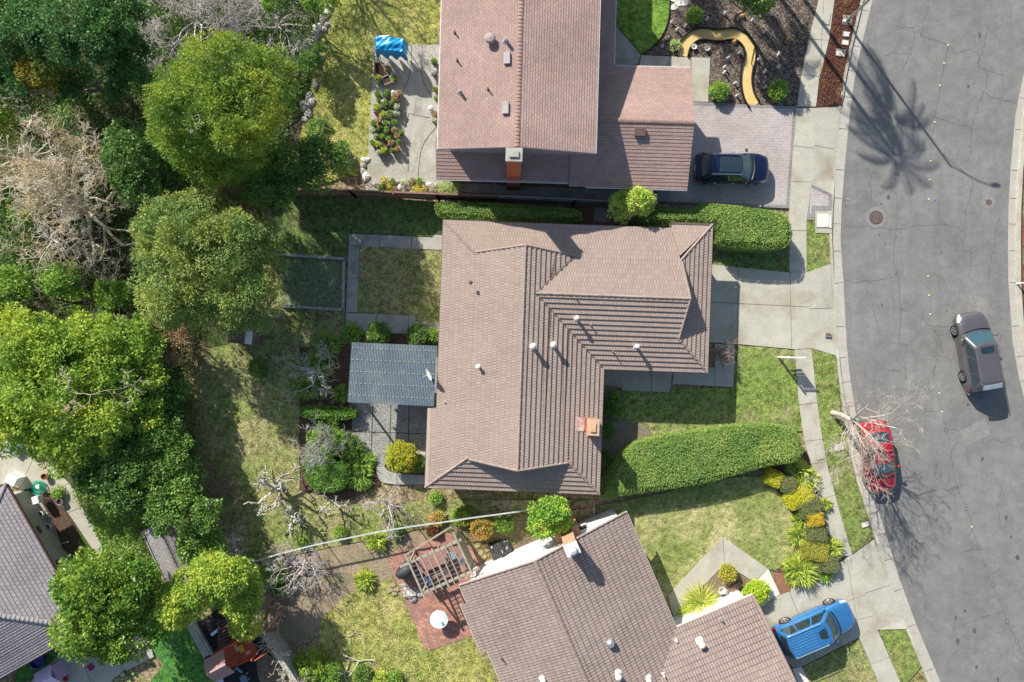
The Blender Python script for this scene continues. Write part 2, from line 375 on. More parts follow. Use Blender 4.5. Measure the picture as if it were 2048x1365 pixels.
# west asphalt edge, east asphalt edge (pixels)
WE = [(1885, -420), (1800, -180), (1760, -60), (1744, 0), (1721, 95), (1708, 160), (1698, 232), (1688, 341), (1682, 416), (1680, 481), (1686, 566), (1692, 682), (1698, 747), (1708, 812), (1721, 900), (1736, 960), (1756, 1023), (1774, 1080), (1796, 1153), (1831, 1248), (1880, 1365), (1935, 1480), (2060, 1750)]
EE = [(2270, -420), (2150, -180), (2105, -60), (2085, 0), (2048, 147), (2033, 210), (2021, 341), (2016, 441), (2017, 566), (2025, 682), (2036, 745), (2052, 812), (2075, 900), (2098, 960), (2120, 1023), (2142, 1080), (2168, 1153), (2205, 1248), (2255, 1365), (2310, 1480), (2440, 1750)]
def at_y(line, ys): return [(float(np.interp(y, [p[1] for p in line], [p[0] for p in line])), y) for y in ys]
EE = at_y(EE, [p[1] for p in WE])
def off(line, d):
    """shift a pixel polyline sideways by d pixels (+ = towards +x)"""
    out = []
    for i, p in enumerate(line):
        a = line[max(i - 1, 0)]; b = line[min(i + 1, len(line) - 1)]; t = Vector((b[0] - a[0], b[1] - a[1])).normalized()
        out.append((p[0] + t.y * d, p[1] - t.x * d))
    return out
def strip(name, A, B, za, zb, mat, kind='structure'):
    """quad strip between two pixel polylines, thick sides down"""
    mb = MB(); 
    for i in range(len(A) - 1):
        a, b, c, d = W(*A[i]), W(*A[i + 1]), W(*B[i + 1]), W(*B[i])
        mb.face([(a.x, a.y, za[i]), (b.x, b.y, za[i + 1]), (c.x, c.y, zb[i + 1]), (d.x, d.y, zb[i])])
        for (p, q, zp, zq) in ((a, b, za[i], za[i + 1]), (c, d, zb[i + 1], zb[i])): mb.face([(p.x, p.y, -.05), (q.x, q.y, -.05), (q.x, q.y, zq), (p.x, p.y, zp)])
    o = mb.build(name, mat); o['kind'] = kind; return o
n = len(WE)
strip("road", WE, EE, [.02] * n, [.02] * n, m_asph)
def dens(line, k=4):
    out = []
    for i in range(len(line) - 1):
        for j in range(k): t = j / k; out.append((line[i][0] * (1 - t) + line[i + 1][0] * t, line[i][1] * (1 - t) + line[i + 1][1] * t))
    return out + [line[-1]]
WD = dens(WE); ED = dens(EE); nd = len(WD)
def drop(y):
    for a, b in ((205, 385), (536, 712), (1085, 1262)):
        if a < y < b: return max(.0, 1 - min(y - a, b - y) / 14.)
    return 1.
cz = [.035 + .1 * drop(p[1]) for p in WD]
gm = MB()
strip("road_gutter", off(WD, -18), off(WD, .6), [.022] * nd, [.03] * nd, m_gutter)
strip("kerb", off(WD, -23.5), off(WD, -18), cz, cz, m_conc)
strip("road_gutter", off(ED, -.6), off(ED, 14), [.03] * nd, [.024] * nd, m_gutter)
strip("kerb", off(ED, 14), off(ED, 22), [.14] * nd, [.14] * nd, m_conc)
strip("verge_soil", off(ED, 22), off(ED, 1200), [.11] * nd, [.11] * nd, m_redmulch)
strip("verge_grass", off(ED, 26), off(ED, 1200), [.05 if 760 > p[1] > 90 and False else .117 for p in ED], [.117] * nd, LAWN("far_verge", (.12, .2, .03), (.08, .12, .02), (.2, .08, .05), .4, .5, .5, 71))
# joints across gutter
jm = MB()
for i in range(4, nd - 4, 3):
    a = off(WD, -23)[i]; b_ = off(WD, -.4)[i]; p, q = W(*a), W(*b_); d = (q - p).normalized(); nn = Vector((-d.y, d.x, 0)) * .012
    z = .034; jm.face([(p - nn + Vector((0, 0, .028 + .12 * drop(a[1]) * 0 + 0))).to_tuple()[:2] + (z,), (q - nn).to_tuple()[:2] + (z,), (q + nn).to_tuple()[:2] + (z,), (p + nn).to_tuple()[:2] + (z,)])
    a = off(ED, .4)[i]; b_ = off(ED, 14)[i]; p, q = W(*a), W(*b_); nn = Vector((-(q - p).y, (q - p).x, 0)).normalized() * .012
    jm.face([(v.x, v.y, z) for v in (p - nn, q - nn, q + nn, p + nn)])
o = jm.build("gutter_joints", m_joint); o['kind'] = 'structure'
# yard base (west of the kerb)
back = off(WD, -23.5); cut = [p for p in back if -420 <= p[1] <= 1750]
ys = MB(); yp = [W(*p) for p in cut]; yp = [(p.x, p.y) for p in yp] + [(-90, yp[-1].y), (-90, yp[0].y)]
for t in triang(yp):
    T = [Vector(yp[i]) for i in t]
    if (T[1] - T[0]).cross(T[2] - T[0]) < 0: T = T[::-1]
    ys.face([(v.x, v.y, .03) for v in T])
ys.build("yard_ground", m_yard)['kind'] = 'structure'
# everything on the lots sits at GZ
def lawn(poly, mat, name="lawn", z=GZ): return sheet(name, poly, z, mat, thick=.11, rough_edge=.03)
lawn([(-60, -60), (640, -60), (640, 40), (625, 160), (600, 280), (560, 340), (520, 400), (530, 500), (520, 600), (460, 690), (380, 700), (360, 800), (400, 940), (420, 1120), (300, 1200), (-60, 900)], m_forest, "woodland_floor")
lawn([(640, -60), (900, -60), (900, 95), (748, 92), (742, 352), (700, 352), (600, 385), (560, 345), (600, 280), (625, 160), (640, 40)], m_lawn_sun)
lawn([(595, 388), (740, 392), (900, 408), (900, 475), (699, 466), (692, 516), (560, 508), (500, 470), (520, 400)], m_lawn_shade, z=GZ)
lawn([(720, 492), (905, 501), (905, 648), (831, 643), (829, 631), (715, 626)], m_lawn_back)
lawn([(560, 508), (692, 516), (690, 690), (600, 700), (600, 980), (700, 1010), (900, 1000), (1190, 1000), (1060, 1022), (940, 1037), (500, 1127), (420, 1120), (400, 940), (360, 800), (380, 700), (460, 690), (520, 600), (530, 508)], m_lawn_back)
lawn([(692, 668), (880, 672), (880, 700), (705, 740), (705, 905), (755, 935), (760, 970), (700, 1000), (602, 980), (600, 695), (690, 688)], m_mulch, "planting_bed", GZ + .004)
lawn([(775, 890), (860, 890), (850, 950), (775, 944)], m_mulch, "planting_bed", GZ + .012)
lawn([(1205, 780), (1470, 776), (1474, 690), (1589, 701), (1596, 807), (1607, 862), (1300, 870), (1200, 990)], m_lawn_front)
lawn([(1200, 770), (1246, 770), (1250, 830), (1225, 960), (1195, 960)], m_soil, "planting_bed", GZ + .004)
lawn([(1420, 470), (1577, 480), (1577, 546), (1422, 532)], m_lawn_shade)
lawn([(1611, 441), (1628, 441), (1629, 468), (1661, 470), (1659, 527), (1640, 538), (1611, 545)], m_strip, "verge_lawn")
lawn([(1621, 698), (1672, 713), (1676, 790), (1690, 880), (1705, 950), (1733, 1030), (1745, 1075), (1702, 1109), (1677, 1023), (1643, 880), (1632, 802)], m_strip, "verge_lawn")
lawn([(1756, 1260), (1811, 1260), (1840, 1332), (1815, 1362), (1800, 1370)], m_strip, "verge_lawn")
lawn([(1190, 1012), (1300, 992), (1420, 960), (1530, 950), (1580, 1010), (1600, 1100), (1600, 1150), (1556, 1145), (1534, 1136), (1444, 1073), (1335, 1189), (1352, 1257), (1254, 1040)], m_lawn_dry)
lawn([(1540, 935), (1615, 900), (1655, 940), (1676, 1023), (1700, 1108), (1600, 1180), (1550, 1140), (1598, 1110), (1580, 1010), (1528, 955)], m_mulch, "planting_bed", GZ + .006)
lawn([(500, 1130), (940, 1040), (1200, 1014), (1200, 1040), (1000, 1160), (935, 1210), (1010, 1380), (640, 1500), (560, 1380), (510, 1240)], m_yard)
lawn([(503, 1133), (640, 1100), (770, 1076), (900, 1052), (905, 1085), (800, 1105), (785, 1150), (700, 1185), (650, 1230), (610, 1290), (590, 1370), (540, 1290), (510, 1230)], MAT("pale_bare_soil", (.36, .28, .19), (.27, .21, .14), 1.3, .95, .5, 18, .5, big=((.2, .21, .09), .9, .52, .7)), "bare_yard_soil", GZ + .007)
lawn([(1225, 840), (1290, 850), (1300, 868), (1262, 890), (1215, 960), (1210, 900)], MAT("grey_bare_soil", (.26, .22, .17), (.2, .18, .13), 1.5, .95, .5, 18, .5), "bare_soil", GZ + .009)
lawn([(640, 1180), (780, 1160), (860, 1300), (940, 1270), (1010, 1400), (640, 1400)], m_lawn_sun, z=GZ + .005)
lawn([(900, 1050), (1090, 1025), (1120, 1080), (985, 1140), (925, 1100)], m_soil, "planting_bed", GZ + .008)
lawn([(1604, 1334), (1716, 1276), (1757, 1370), (1790, 1450), (1650, 1500)], m_lawn_back)
lawn([(1232, -80), (1337, -80), (1337, 0), (1338, 20), (1334, 48), (1320, 80), (1300, 98), (1283, 110), (1232, 52)], m_lawn_green)
lawn([(1337, -80), (1660, -80), (1636, 0), (1613, 100), (1592, 214), (1416, 207), (1419, 117), (1285, 111), (1318, 86), (1338, 45)], m_gravel, "gravel_bed", GZ + .006)
lawn([(1667, -80), (1740, -80), (1722, 0), (1690, 140), (1682, 211), (1631, 219), (1636, 160), (1656, 80), (1664, 24)], m_redmulch, "verge_planting", GZ + .006)
lawn([(200, 1010), (330, 1040), (340, 1200), (230, 1130), (150, 990)], m_lawn_back, z=GZ + .004)
lawn([(135, 1180), (320, 1215), (420, 1250), (445, 1365), (460, 1430), (240, 1430), (330, 1330), (300, 1290)], m_lawn_rich, z=GZ + .009)
lawn([(40, 1300), (160, 1265), (165, 1280), (30, 1380)], m_lawn_rich, z=GZ + .006)
lawn([(385, 1255), (460, 1200), (520, 1270), (600, 1400), (450, 1400)], m_rubber, "rubber_playground_surface", GZ + .014)
sheet("mulch_patch", smooth_poly([(520, 1300), (545, 1310), (575, 1350), (590, 1390), (530, 1390), (513, 1335)]), GZ + .02, m_brownmulch)
sheet("raised_bed_soil", [(90, 985), (112, 995), (160, 1060), (150, 1110), (118, 1090), (80, 1010)], GZ + .02, m_mulch)
# ---- concrete
CZ = GZ + .035
def conc(name, poly, cuts=(), mat=None, z=CZ, gap=.03): return sheet(name, poly, z, mat or m_conc, cuts, gap, .12)
conc("sidewalk", [(1690, -200), (1722, -200), (1667, 0), (1656, 80), (1643, 135), (1636, 160), (1630, 215), (1592, 215), (1600, 160), (1616, 80), (1636, 0)], [((1600, 80), (1670, 84)), ((1590, 150), (1650, 157)), ((1642, 72), (1638, 150))])
conc("sidewalk", [(1592, 218), (1630, 218), (1622, 366), (1611, 441), (1611, 545), (1577, 545), (1577, 420), (1582, 330)], [((1560, 290), (1640, 300)), ((1560, 363), (1640, 367)), ((1560, 462), (1640, 463))])
conc("sidewalk", [(1588, 700), (1621, 698), (1632, 802), (1643, 880), (1655, 940), (1677, 1023), (1702, 1109), (1668, 1115), (1646, 1030), (1622, 940), (1607, 880), (1596, 807)], [((1580, 812), (1650, 803)), ((1590, 885), (1660, 876)), ((1610, 930), (1670, 920)), ((1630, 1000), (1690, 984))])
conc("sidewalk", [(1716, 1273), (1753, 1259), (1799, 1366), (1860, 1520), (1820, 1530), (1757, 1370)], [((1730, 1330), (1800, 1305))])
def apron(name, ring, mat=m_conc, cuts=()):
    mb = MB(); P = [Vector((W(x, y).x, W(x, y).y, z)) for x, y, z in ring]; pieces = [P]
    for p, q in cuts:
        a, b = W(*p).xy, W(*q).xy; d = (b - a).normalized(); n_ = Vector((-d.y, d.x, 0)); k = n_.xy.dot(a); new = []
        for pc in pieces:
            l = clip(pc, n_, k - .014); r = clip(pc, -n_, -(k + .014)); new += [x for x in (l, r) if len(x) >= 3]
        pieces = new
    for P in pieces: mb.face(P if sum(P[i].xy.cross(P[(i + 1) % len(P)].xy) for i in range(len(P))) > 0 else P[::-1])
    o = mb.build(name, mat); o['kind'] = 'structure'; return o
apron("driveway_apron", [(1630, 218, CZ), (1681, 214, .05), (1664, 341, .045), (1661, 389, .1), (1612, 366, CZ), (1622, 366, CZ)], cuts=[((1620, 292), (1680, 301))])
apron("driveway_apron", [(1611, 545, CZ), (1626, 541, CZ), (1659, 528, .1), (1664, 570, .04), (1668, 682, .04), (1672, 712, .1), (1621, 697, CZ)], cuts=[((1600, 619), (1680, 616))])
apron("driveway_apron", [(1702, 1109, CZ), (1746, 1078, .1), (1755, 1100, .04), (1805, 1240, .04), (1812, 1257, .1), (1754, 1258, CZ)], cuts=[((1680, 1198), (1800, 1165))])
conc("driveway", [(1405, 528), (1577, 546), (1611, 545), (1621, 697), (1588, 699), (1470, 688), (1405, 684)], [((1400, 604), (1700, 619)), ((1475, 500), (1472, 720)), ((1577, 500), (1582, 720))])
conc("driveway", [(1536, 1198), (1570, 1184), (1702, 1109), (1754, 1258), (1716, 1273), (1604, 1330), (1583, 1333), (1500, 1230)], [((1689, 1100), (1720, 1290)), ((1572, 1170), (1640, 1340)), ((1690, 1202), (1640, 1220)), ((1500, 1290), (1780, 1222))], z=CZ + .002)
sheet("pale_driveway_edge", [(1583, 1336), (1601, 1331), (1630, 1390), (1604, 1390)], CZ + .008, m_white_conc, thick=.1)
# front walk of the middle house
conc("front_walk", [(1200, 728), (1243, 736), (1243, 775), (1208, 770)], z=CZ)
conc("front_walk", [(1243, 736), (1345, 738), (1338, 785), (1244, 780)], [((1303, 700), (1302, 800))])
conc("front_walk", [(1346, 735), (1428, 735), (1428, 688), (1468, 690), (1465, 774), (1344, 768)], [((1428, 680), (1428, 790))])
# walk of the top house
conc("front_walk", [(1232, 56), (1281, 112), (1274, 131), (1228, 134)], z=CZ, mat=m_conc2)
conc("front_walk", [(1283, 113), (1380, 117), (1380, 142), (1276, 138)], [((1344, 100), (1330, 150))])
conc("front_walk", [(1381.5, 117), (1419, 118), (1415, 206), (1381.5, 205)])
# walk of the lower right house
conc("front_walk", [(1444, 1073), (1534, 1136), (1508, 1163), (1448, 1126), (1357, 1220), (1352, 1257), (1335, 1189)], [((1444, 1070), (1448, 1130))], z=CZ + .001)
sheet("pale_landing", [(1535, 1137), (1558, 1187), (1536, 1199), (1520, 1215), (1500, 1190), (1509, 1164)], CZ + .012, m_white_conc, thick=.1)
m_brickpave = BRICK("brick_paving", (.45, .17, .11), (.3, .13, .1), (.12, .09, .07), .21, .11, .012, (.2, .16, .07), kind="Object", rot=.4, mottm=.35)
sheet("brick_strip", [(1546, 1147), (1567, 1145), (1580, 1180), (1559, 1188)], CZ + .012, m_brickpave, thick=.1)
lawn([(1448, 1127), (1507, 1164), (1530, 1210), (1352, 1262), (1358, 1221)], m_soil, "planting_bed", GZ + .02)
# paver driveway of the top house
m_paver = BRICK("concrete_pavers", (.52, .43, .385), (.4, .385, .39), (.25, .21, .2), .23, .17, .008, (.5, .42, .37), kind="Object", rot=.03, mottm=.3)
m_pborder = BRICK("grey_paver_border", (.33, .31, .3), (.27, .26, .25), (.15, .14, .13), .12, .22, .01, kind="Object")
sheet("paver_driveway", [(1384, 206), (1592, 215), (1584, 330), (1577, 418), (1310, 405), (1310, 375), (1384, 300)], CZ - .01, m_pborder, thick=.1)
sheet("paver_driveway", [(1384, 213), (1584, 221), (1577, 330), (1570, 412), (1312, 402), (1312, 377), (1384, 302)], CZ - .006, m_paver)
sheet("paver_insert", [(1613, 366), (1662, 391), (1661, 422), (1628, 422), (1627, 441), (1611, 441)], CZ - .004, m_pborder, thick=.1)
sheet("paver_insert", [(1620, 376), (1655, 394), (1654, 414), (1622, 414), (1620, 430), (1617, 430)], CZ, m_paver)
conc("utility_pad", [(1628, 422.5), (1662, 422.5), (1662, 468), (1629, 467)])
# top house patio
m_pat = MAT("patio_concrete", (.45, .43, .37), (.38, .37, .31), 1.5, .9, .2, 18, .4, big=((.3, .3, .22), .6, .5, .75))
sheet("patio", [(748, 92), (905, 92), (905, 360), (870, 388), (732, 382), (736, 340)], CZ - .004, m_pat, thick=.1)
def curve_ribbon(name, line, w, z, mat, kind='structure'):
    L, R = ribbon_pts(smooth_line(line, 3), w); mb = MB()
    for i in range(len(L) - 1): mb.face([(R[i].x, R[i].y, z), (R[i + 1].x, R[i + 1].y, z), (L[i + 1].x, L[i + 1].y, z), (L[i].x, L[i].y, z)])
    o = mb.build(name, mat); o['kind'] = kind; return o
curve_ribbon("patio_walk", [(835, 92), (836, 150), (838, 180), (836, 215), (838, 240), (826, 300), (826, 345), (822, 382)], [.62 + .25 * math.sin(i * .2) for i in range(60)], CZ + .002, m_conc2)
for ln in ([(824, 92), (823, 150), (805, 188)], [(845, 92), (843, 160), (862, 192)], [(818, 230), (812, 255), (803, 266)], [(818, 229), (860, 238)], [(808, 285), (818, 310), (817, 345)], [(872, 257), (845, 290), (838, 330), (836, 382)]):
    curve_ribbon("patio_joint", ln, .03, CZ + .006, m_joint)
# middle house back paths
conc("garden_path", [(699, 471), (712, 469), (905, 478), (905, 502), (720, 493), (699, 492)], [((761, 460), (760, 500)), ((824, 460), (824, 510))], m_conc2)
conc("garden_path", [(699, 493), (720, 494), (715, 625), (693, 625)], [((690, 557), (720, 557))], m_conc2)
conc("garden_path", [(693, 626), (830, 632), (831, 643), (905, 648), (905, 672), (691, 663)], [((754, 600), (753, 680)), ((818, 600), (817, 680))], m_conc2)
conc("garden_path", [(866, 476), (877, 462), (905, 462), (905, 477)], z=CZ)
sheet("aggregate_patio", [(705, 690), (880, 697), (866, 896), (792, 905), (766, 935), (735, 908), (705, 906)], CZ, m_agg, [((783, 800), (780, 910)), ((819, 800), (817, 910)), ((745, 860), (743, 930)), ((700, 863), (735, 864))], .05, .1)
sheet("aggregate_patio", [(820, 895), (862, 895), (862, 925), (835, 925)], CZ - .004, m_conc, thick=.1)
conc("curved_path", smooth_poly([(752, 930), (768, 928), (776, 943), (800, 947), (862, 951), (862, 969), (775, 968), (757, 960)], 2), [((795, 940), (795, 975))], m_conc2, z=CZ + .003)
# north side passage
conc("side_passage", [(880, 366), (935, 368), (1225, 382), (1310, 385), (1310, 404), (1225, 401), (930, 386)], mat=m_conc2, z=CZ - .015)
sheet("side_pad", [(1160, 408), (1225, 412), (1225, 455), (1130, 450)], GZ + .01, m_brickpave)
conc("side_pad", [(1189, 416), (1222, 418), (1222, 446), (1187, 444)], mat=m_conc2)
# lower right house brick patio
m_brickold = BRICK("old_brick_patio", (.6, .28, .22), (.34, .17, .15), (.25, .18, .13), .4, .2, .015, (.24, .16, .08), kind="Object", rot=.4, mottm=.4)
sheet("brick_patio", [(774, 1115), (800, 1098), (910, 1066), (935, 1090), (990, 1150), (925, 1185), (950, 1268), (853, 1302)], GZ + .03, m_brickold, thick=.1)
# lower left lot
conc("side_yard_slab", [(20, 985), (70, 975), (112, 1050), (145, 1150), (136, 1170), (100, 1180)], mat=m_conc2)
conc("concrete_walk", [(-20, 880), (30, 880), (105, 930), (150, 975), (185, 1045), (210, 1095), (205, 1113), (190, 1100), (150, 1040), (110, 985), (60, 985), (20, 965), (-20, 975)], [((50, 960), (75, 905)), ((110, 985), (150, 960)), ((150, 1020), (185, 1005))])
conc("concrete_patio", [(165, 1275), (298, 1270), (310, 1312), (232, 1352), (200, 1400), (30, 1400), (90, 1335)], [((160, 1290), (190, 1380)), ((215, 1300), (260, 1345))], z=CZ + .01)
# golden path with black edging
gp = [(1363, 114), (1367, 93), (1384, 75), (1404, 69), (1434, 75), (1464, 69), (1484, 77), (1499, 97), (1499, 119), (1491, 142), (1490, 170), (1496, 195), (1507, 213)]
curve_ribbon("golden_gravel_path", gp, .68, GZ + .02, m_gold)
m_black = PLAIN("black_plastic", (.03, .025, .022), .7, .2)
L, R = ribbon_pts(smooth_line(gp, 3), .72)
for side, Ln in (("inner", L), ("outer", R)):
    mb = MB()
    for i in range(len(Ln) - 1):
        mb.beam((*Ln[i], GZ + .06), (*Ln[i + 1], GZ + .06), .03, .12)
    for i in range(0, len(Ln), 1): mb.tube((*Ln[i], GZ), (*Ln[i], GZ + .16), .05, .045, 6)
    o = mb.build("path_edging", m_black); tag(o, "black scalloped edging along the %s of the curved golden path" % ("left and upper side" if side == "inner" else "right and lower side"), "edging", "edging of the golden path")
mb = MB()
el = smooth_line([(1337, -10), (1339, 30), (1330, 62), (1314, 88), (1286, 111)], 2)
for i in range(len(el) - 1): mb.beam(W(*el[i]) + Vector((0, 0, GZ + .05)), W(*el[i + 1]) + Vector((0, 0, GZ + .05)), .04, .1)
tag(mb.build("lawn_edging", m_black), "thin dark edging around the bright green lawn beside the gravel garden", "edging")
# road details
m_crack = PLAIN("crack_sealed", (.1, .1, .085), .9, .1); m_moss = PLAIN("weedy_crack", (.09, .1, .05), .95, .1)
def crack(pts, w=.022, mat=m_crack, z=.0245, amp=1.3):
    P = []
    for i in range(len(pts) - 1):
        a, b = pts[i], pts[i + 1]; n_ = max(2, int(math.hypot(b[0] - a[0], b[1] - a[1]) / 5))
        for j in range(n_): t = j / n_; P.append((a[0] + (b[0] - a[0]) * t + rnd.gauss(0, amp), a[1] + (b[1] - a[1]) * t + rnd.gauss(0, amp)))
    P.append(pts[-1]); return P
CR = [[(1856, 0), (1852, 30), (1842, 75)], [(1788, 52), (1828, 57), (1835, 50), (1842, 75), (1866, 80), (1896, 91), (1905, 98), (1912, 107), (1940, 100), (1953, 104), (1959, 118), (1955, 130), (1965, 98), (1975, 62), (1974, 45)],
 [(1828, 57), (1826, 85), (1818, 110), (1812, 130), (1802, 138)], [(1765, 113), (1785, 108), (1817, 108)], [(1955, 130), (1963, 137), (1973, 142), (2007, 150)], [(1973, 142), (1974, 165), (1968, 185), (1952, 225), (1943, 252), (1942, 300), (1934, 325)],
 [(1970, 187), (2000, 200), (2030, 208)], [(1869, 235), (1890, 242), (1925, 252), (1943, 254)], [(1896, 91), (1888, 127), (1880, 172), (1869, 236), (1862, 290), (1860, 325)],
 [(1820, 308), (1840, 300), (1858, 298)], [(1750, 296), (1770, 305), (1790, 320), (1794, 341)], [(1788, 341), (1780, 360), (1783, 385), (1792, 388), (1795, 420), (1792, 460), (1788, 500), (1786, 530), (1792, 545), (1797, 570), (1798, 600), (1803, 620), (1800, 655), (1798, 682)],
 [(1690, 455), (1740, 452), (1750, 457), (1770, 458), (1790, 461), (1830, 453), (1880, 449), (1910, 454), (1930, 465), (1931, 440), (1933, 410), (1940, 395), (1946, 370), (1940, 350)], [(1930, 465), (1928, 480), (1922, 495), (1925, 502), (1938, 500), (1944, 515), (1940, 540), (1936, 555)],
 [(1690, 560), (1710, 566), (1745, 562), (1785, 556), (1791, 547)], [(1803, 618), (1830, 630), (1845, 640), (1862, 652), (1900, 653)], [(1862, 652), (1874, 672), (1900, 667)], [(1743, 590), (1745, 620), (1754, 650), (1757, 670)],
 [(1746, 345), (1740, 360), (1742, 400)], [(1996, 430), (1990, 480), (1980, 530), (1978, 560)], [(1876, 672), (1886, 707)], [(1867, 730), (1868, 760), (1878, 795), (1885, 830), (1891, 861), (1900, 900), (1904, 930), (1912, 970), (1932, 1018), (1943, 1054), (1957, 1096), (1985, 1169), (2014, 1243), (2033, 1283), (2060, 1340)],
 [(1839, 820), (1884, 824)], [(1891, 861), (1920, 860)], [(1749, 742), (1770, 740), (1803, 744)], [(1812, 690), (1809, 720), (1812, 760)], [(1855, 760), (1857, 785)], [(1904, 905), (1910, 890), (1918, 885)], [(1925, 1105), (1957, 1097)], [(1977, 1150), (2000, 1138)],
 [(1905, 1257), (1935, 1245), (1960, 1235), (1980, 1230)], [(1990, 1268), (2014, 1258)], [(1985, 750), (2000, 740), (2020, 738)], [(1980, 745), (1995, 760), (2010, 765)], [(1757, 686), (1780, 684), (1815, 690)], [(1900, 740), (1908, 700)],
 [(2005, 960), (1995, 1010), (2000, 1060)], [(1990, 880), (2010, 885), (2030, 870)]]
cm = MB()
for c in CR:
    P = crack(c); L, R = ribbon_pts(P, [rnd.uniform(.01, .034) for _ in P])
    for i in range(len(L) - 1): cm.face([(R[i].x, R[i].y, .0245), (R[i + 1].x, R[i + 1].y, .0245), (L[i + 1].x, L[i + 1].y, .0245), (L[i].x, L[i].y, .0245)])
cm.build("road_cracks", m_crack)['kind'] = 'structure'
m_patch = MAT("old_road_patch", (.27, .26, .24), (.22, .21, .2), 2, .95, .3, 25, .4)
m_oil = PLAIN("oil_stain", (.1, .1, .1), .8, .2)
sheet("road_patch", [(1940, 588), (1978, 600), (1969, 662), (1932, 640)], .026, m_patch)
sheet("road_patch", [(1919, 863), (1969, 836), (1980, 870), (1932, 892)], .026, m_patch)
for x, y, r in ((1959, 71, 5), (1936, 173, 4), (1947, 168, 3), (1761, 387, 3), (1762, 408, 3), (1762, 372, 2), (1776, 396, 5), (1758, 470, 3), (1770, 488, 2), (1763, 610, 4), (1711, 710, 2), (1935, 810, 4), (1964, 918, 5), (2012, 1035, 5), (2021, 1075, 4), (2035, 1115, 7), (1929, 1222, 5), (1911, 1236, 5), (1948, 1262, 7), (1915, 1283, 8), (1952, 1335, 5), (1995, 1360, 5), (1893, 622, 3), (1882, 505, 3), (1740, 930, 3)):
    o = sheet("oil_stain", [(x + r * math.cos(t) * rnd.uniform(.4, 1.1) * .7, y + r * math.sin(t) * rnd.uniform(.5, 1.3)) for t in [k * PI / 4 for k in range(8)]], .028 + rnd.random() * .002, m_oil)
m_iron = MAT("rusty_iron", (.2, .13, .11), (.12, .09, .08), 8, .7, .5, 25, .5); m_dark = PLAIN("dark_hole", (.04, .04, .04), .9)
def manhole(px, py, r, rr, label):
    c = W(px, py); t = thing("manhole", label, "manhole cover", (c.x, c.y, .026))
    a = MB(); a.lathe((0, 0, 0), [(rr, .0), (rr * .98, .006), (r * 1.12, .006), (r * 1.1, .002)], 32); a.build("collar", m_patch, t)
    a = MB(); a.lathe((0, 0, 0), [(r * 1.1, .0), (r * 1.1, .012), (r, .012), (r, .006)], 32); a.build("ring", m_dark, t)
    a = MB(); a.lathe((0, 0, 0), [(r * .98, .004), (r * .98, .014), (0.001, .014)], 32)
    k = int(r / .09)
    for i in range(-k, k + 1):
        for j in range(-k, k + 1):
            if (i * i + j * j) * .0081 < r * r * .75: a.box((i * .085, j * .085, .018), (.05, .05, .01))
    a.build("lid", m_iron, t)
manhole(1752, 436, .38, .66, "large round iron manhole cover in the road beyond the clipped hedge")
manhole(1977, 405, .16, .44, "small round iron cover with wide patched collar near the far kerb")
ORD = "first second third fourth fifth sixth seventh eighth ninth tenth eleventh twelfth thirteenth fourteenth fifteenth sixteenth seventeenth eighteenth nineteenth twentieth".split(); ORD += ["twenty-" + w for w in ORD[:9]] + ["thirtieth", "thirty-first"]
m_dot = PLAIN("pale_yellow_reflector", (.85, .7, .35), .3); m_bdot = PLAIN("blue_reflector", (.05, .3, .5), .3)
def dot(px, py, mat, label, grp):
    c = W(px, py); a = MB(); a.lathe((0, 0, 0), [(.055, 0), (.05, .02), (.02, .03), (.001, .03)], 12); o = a.build("road_marker", mat); o.location = (c.x, c.y, .022); tag(o, label, "road marker", grp)
for i, (x, y) in enumerate([(1896, 91), (1888, 127), (1880, 172), (1869, 245), (1861, 323), (1859, 360), (1857, 399), (1856, 553), (1858, 591), (1860, 629), (1878, 787), (1884, 824), (1943, 1054)]):
    dot(x, y, m_dot, "round yellow road marker, %s from the top along the middle of the street" % ORD[i], "yellow road markers")
dot(1869, 400, m_bdot, "blue round hydrant marker beside a yellow one in the road", None)
for i, (x, y) in enumerate([(1868, 710), (1891, 861), (1932, 1018), (1957, 1096), (1985, 1169), (2014, 1243), (2033, 1283)]):
    o = sheet("marker_scar", [(x + 4 * math.cos(t), y + 4 * math.sin(t)) for t in [k * PI / 6 for k in range(12)]], .027, m_crack)
    sheet("marker_scar", [(x + 2.6 * math.cos(t), y + 2.6 * math.sin(t)) for t in [k * PI / 6 for k in range(12)]], .0285, m_patch)

scr = MB()
for x, y, w_, h_ in ((1693, 398, 1, 5), (1695.5, 397, 3, 1), (1698, 399, 1, 4), (1693, 406, 3, 1), (1696, 408, 1, 4), (1699, 406, 2.5, 1), (1703, 405, 1, 5), (1706, 407, 2, 1), (1709, 404, 1, 6)):
    p = W(x, y); scr.box((p.x, p.y, .027), (w_ / 32, h_ / 32, .003), rz=.15)
scr.build("road_chalk_marks", PLAIN("faded_marking_paint", (.4, .4, .38), .9))['kind'] = 'structure'
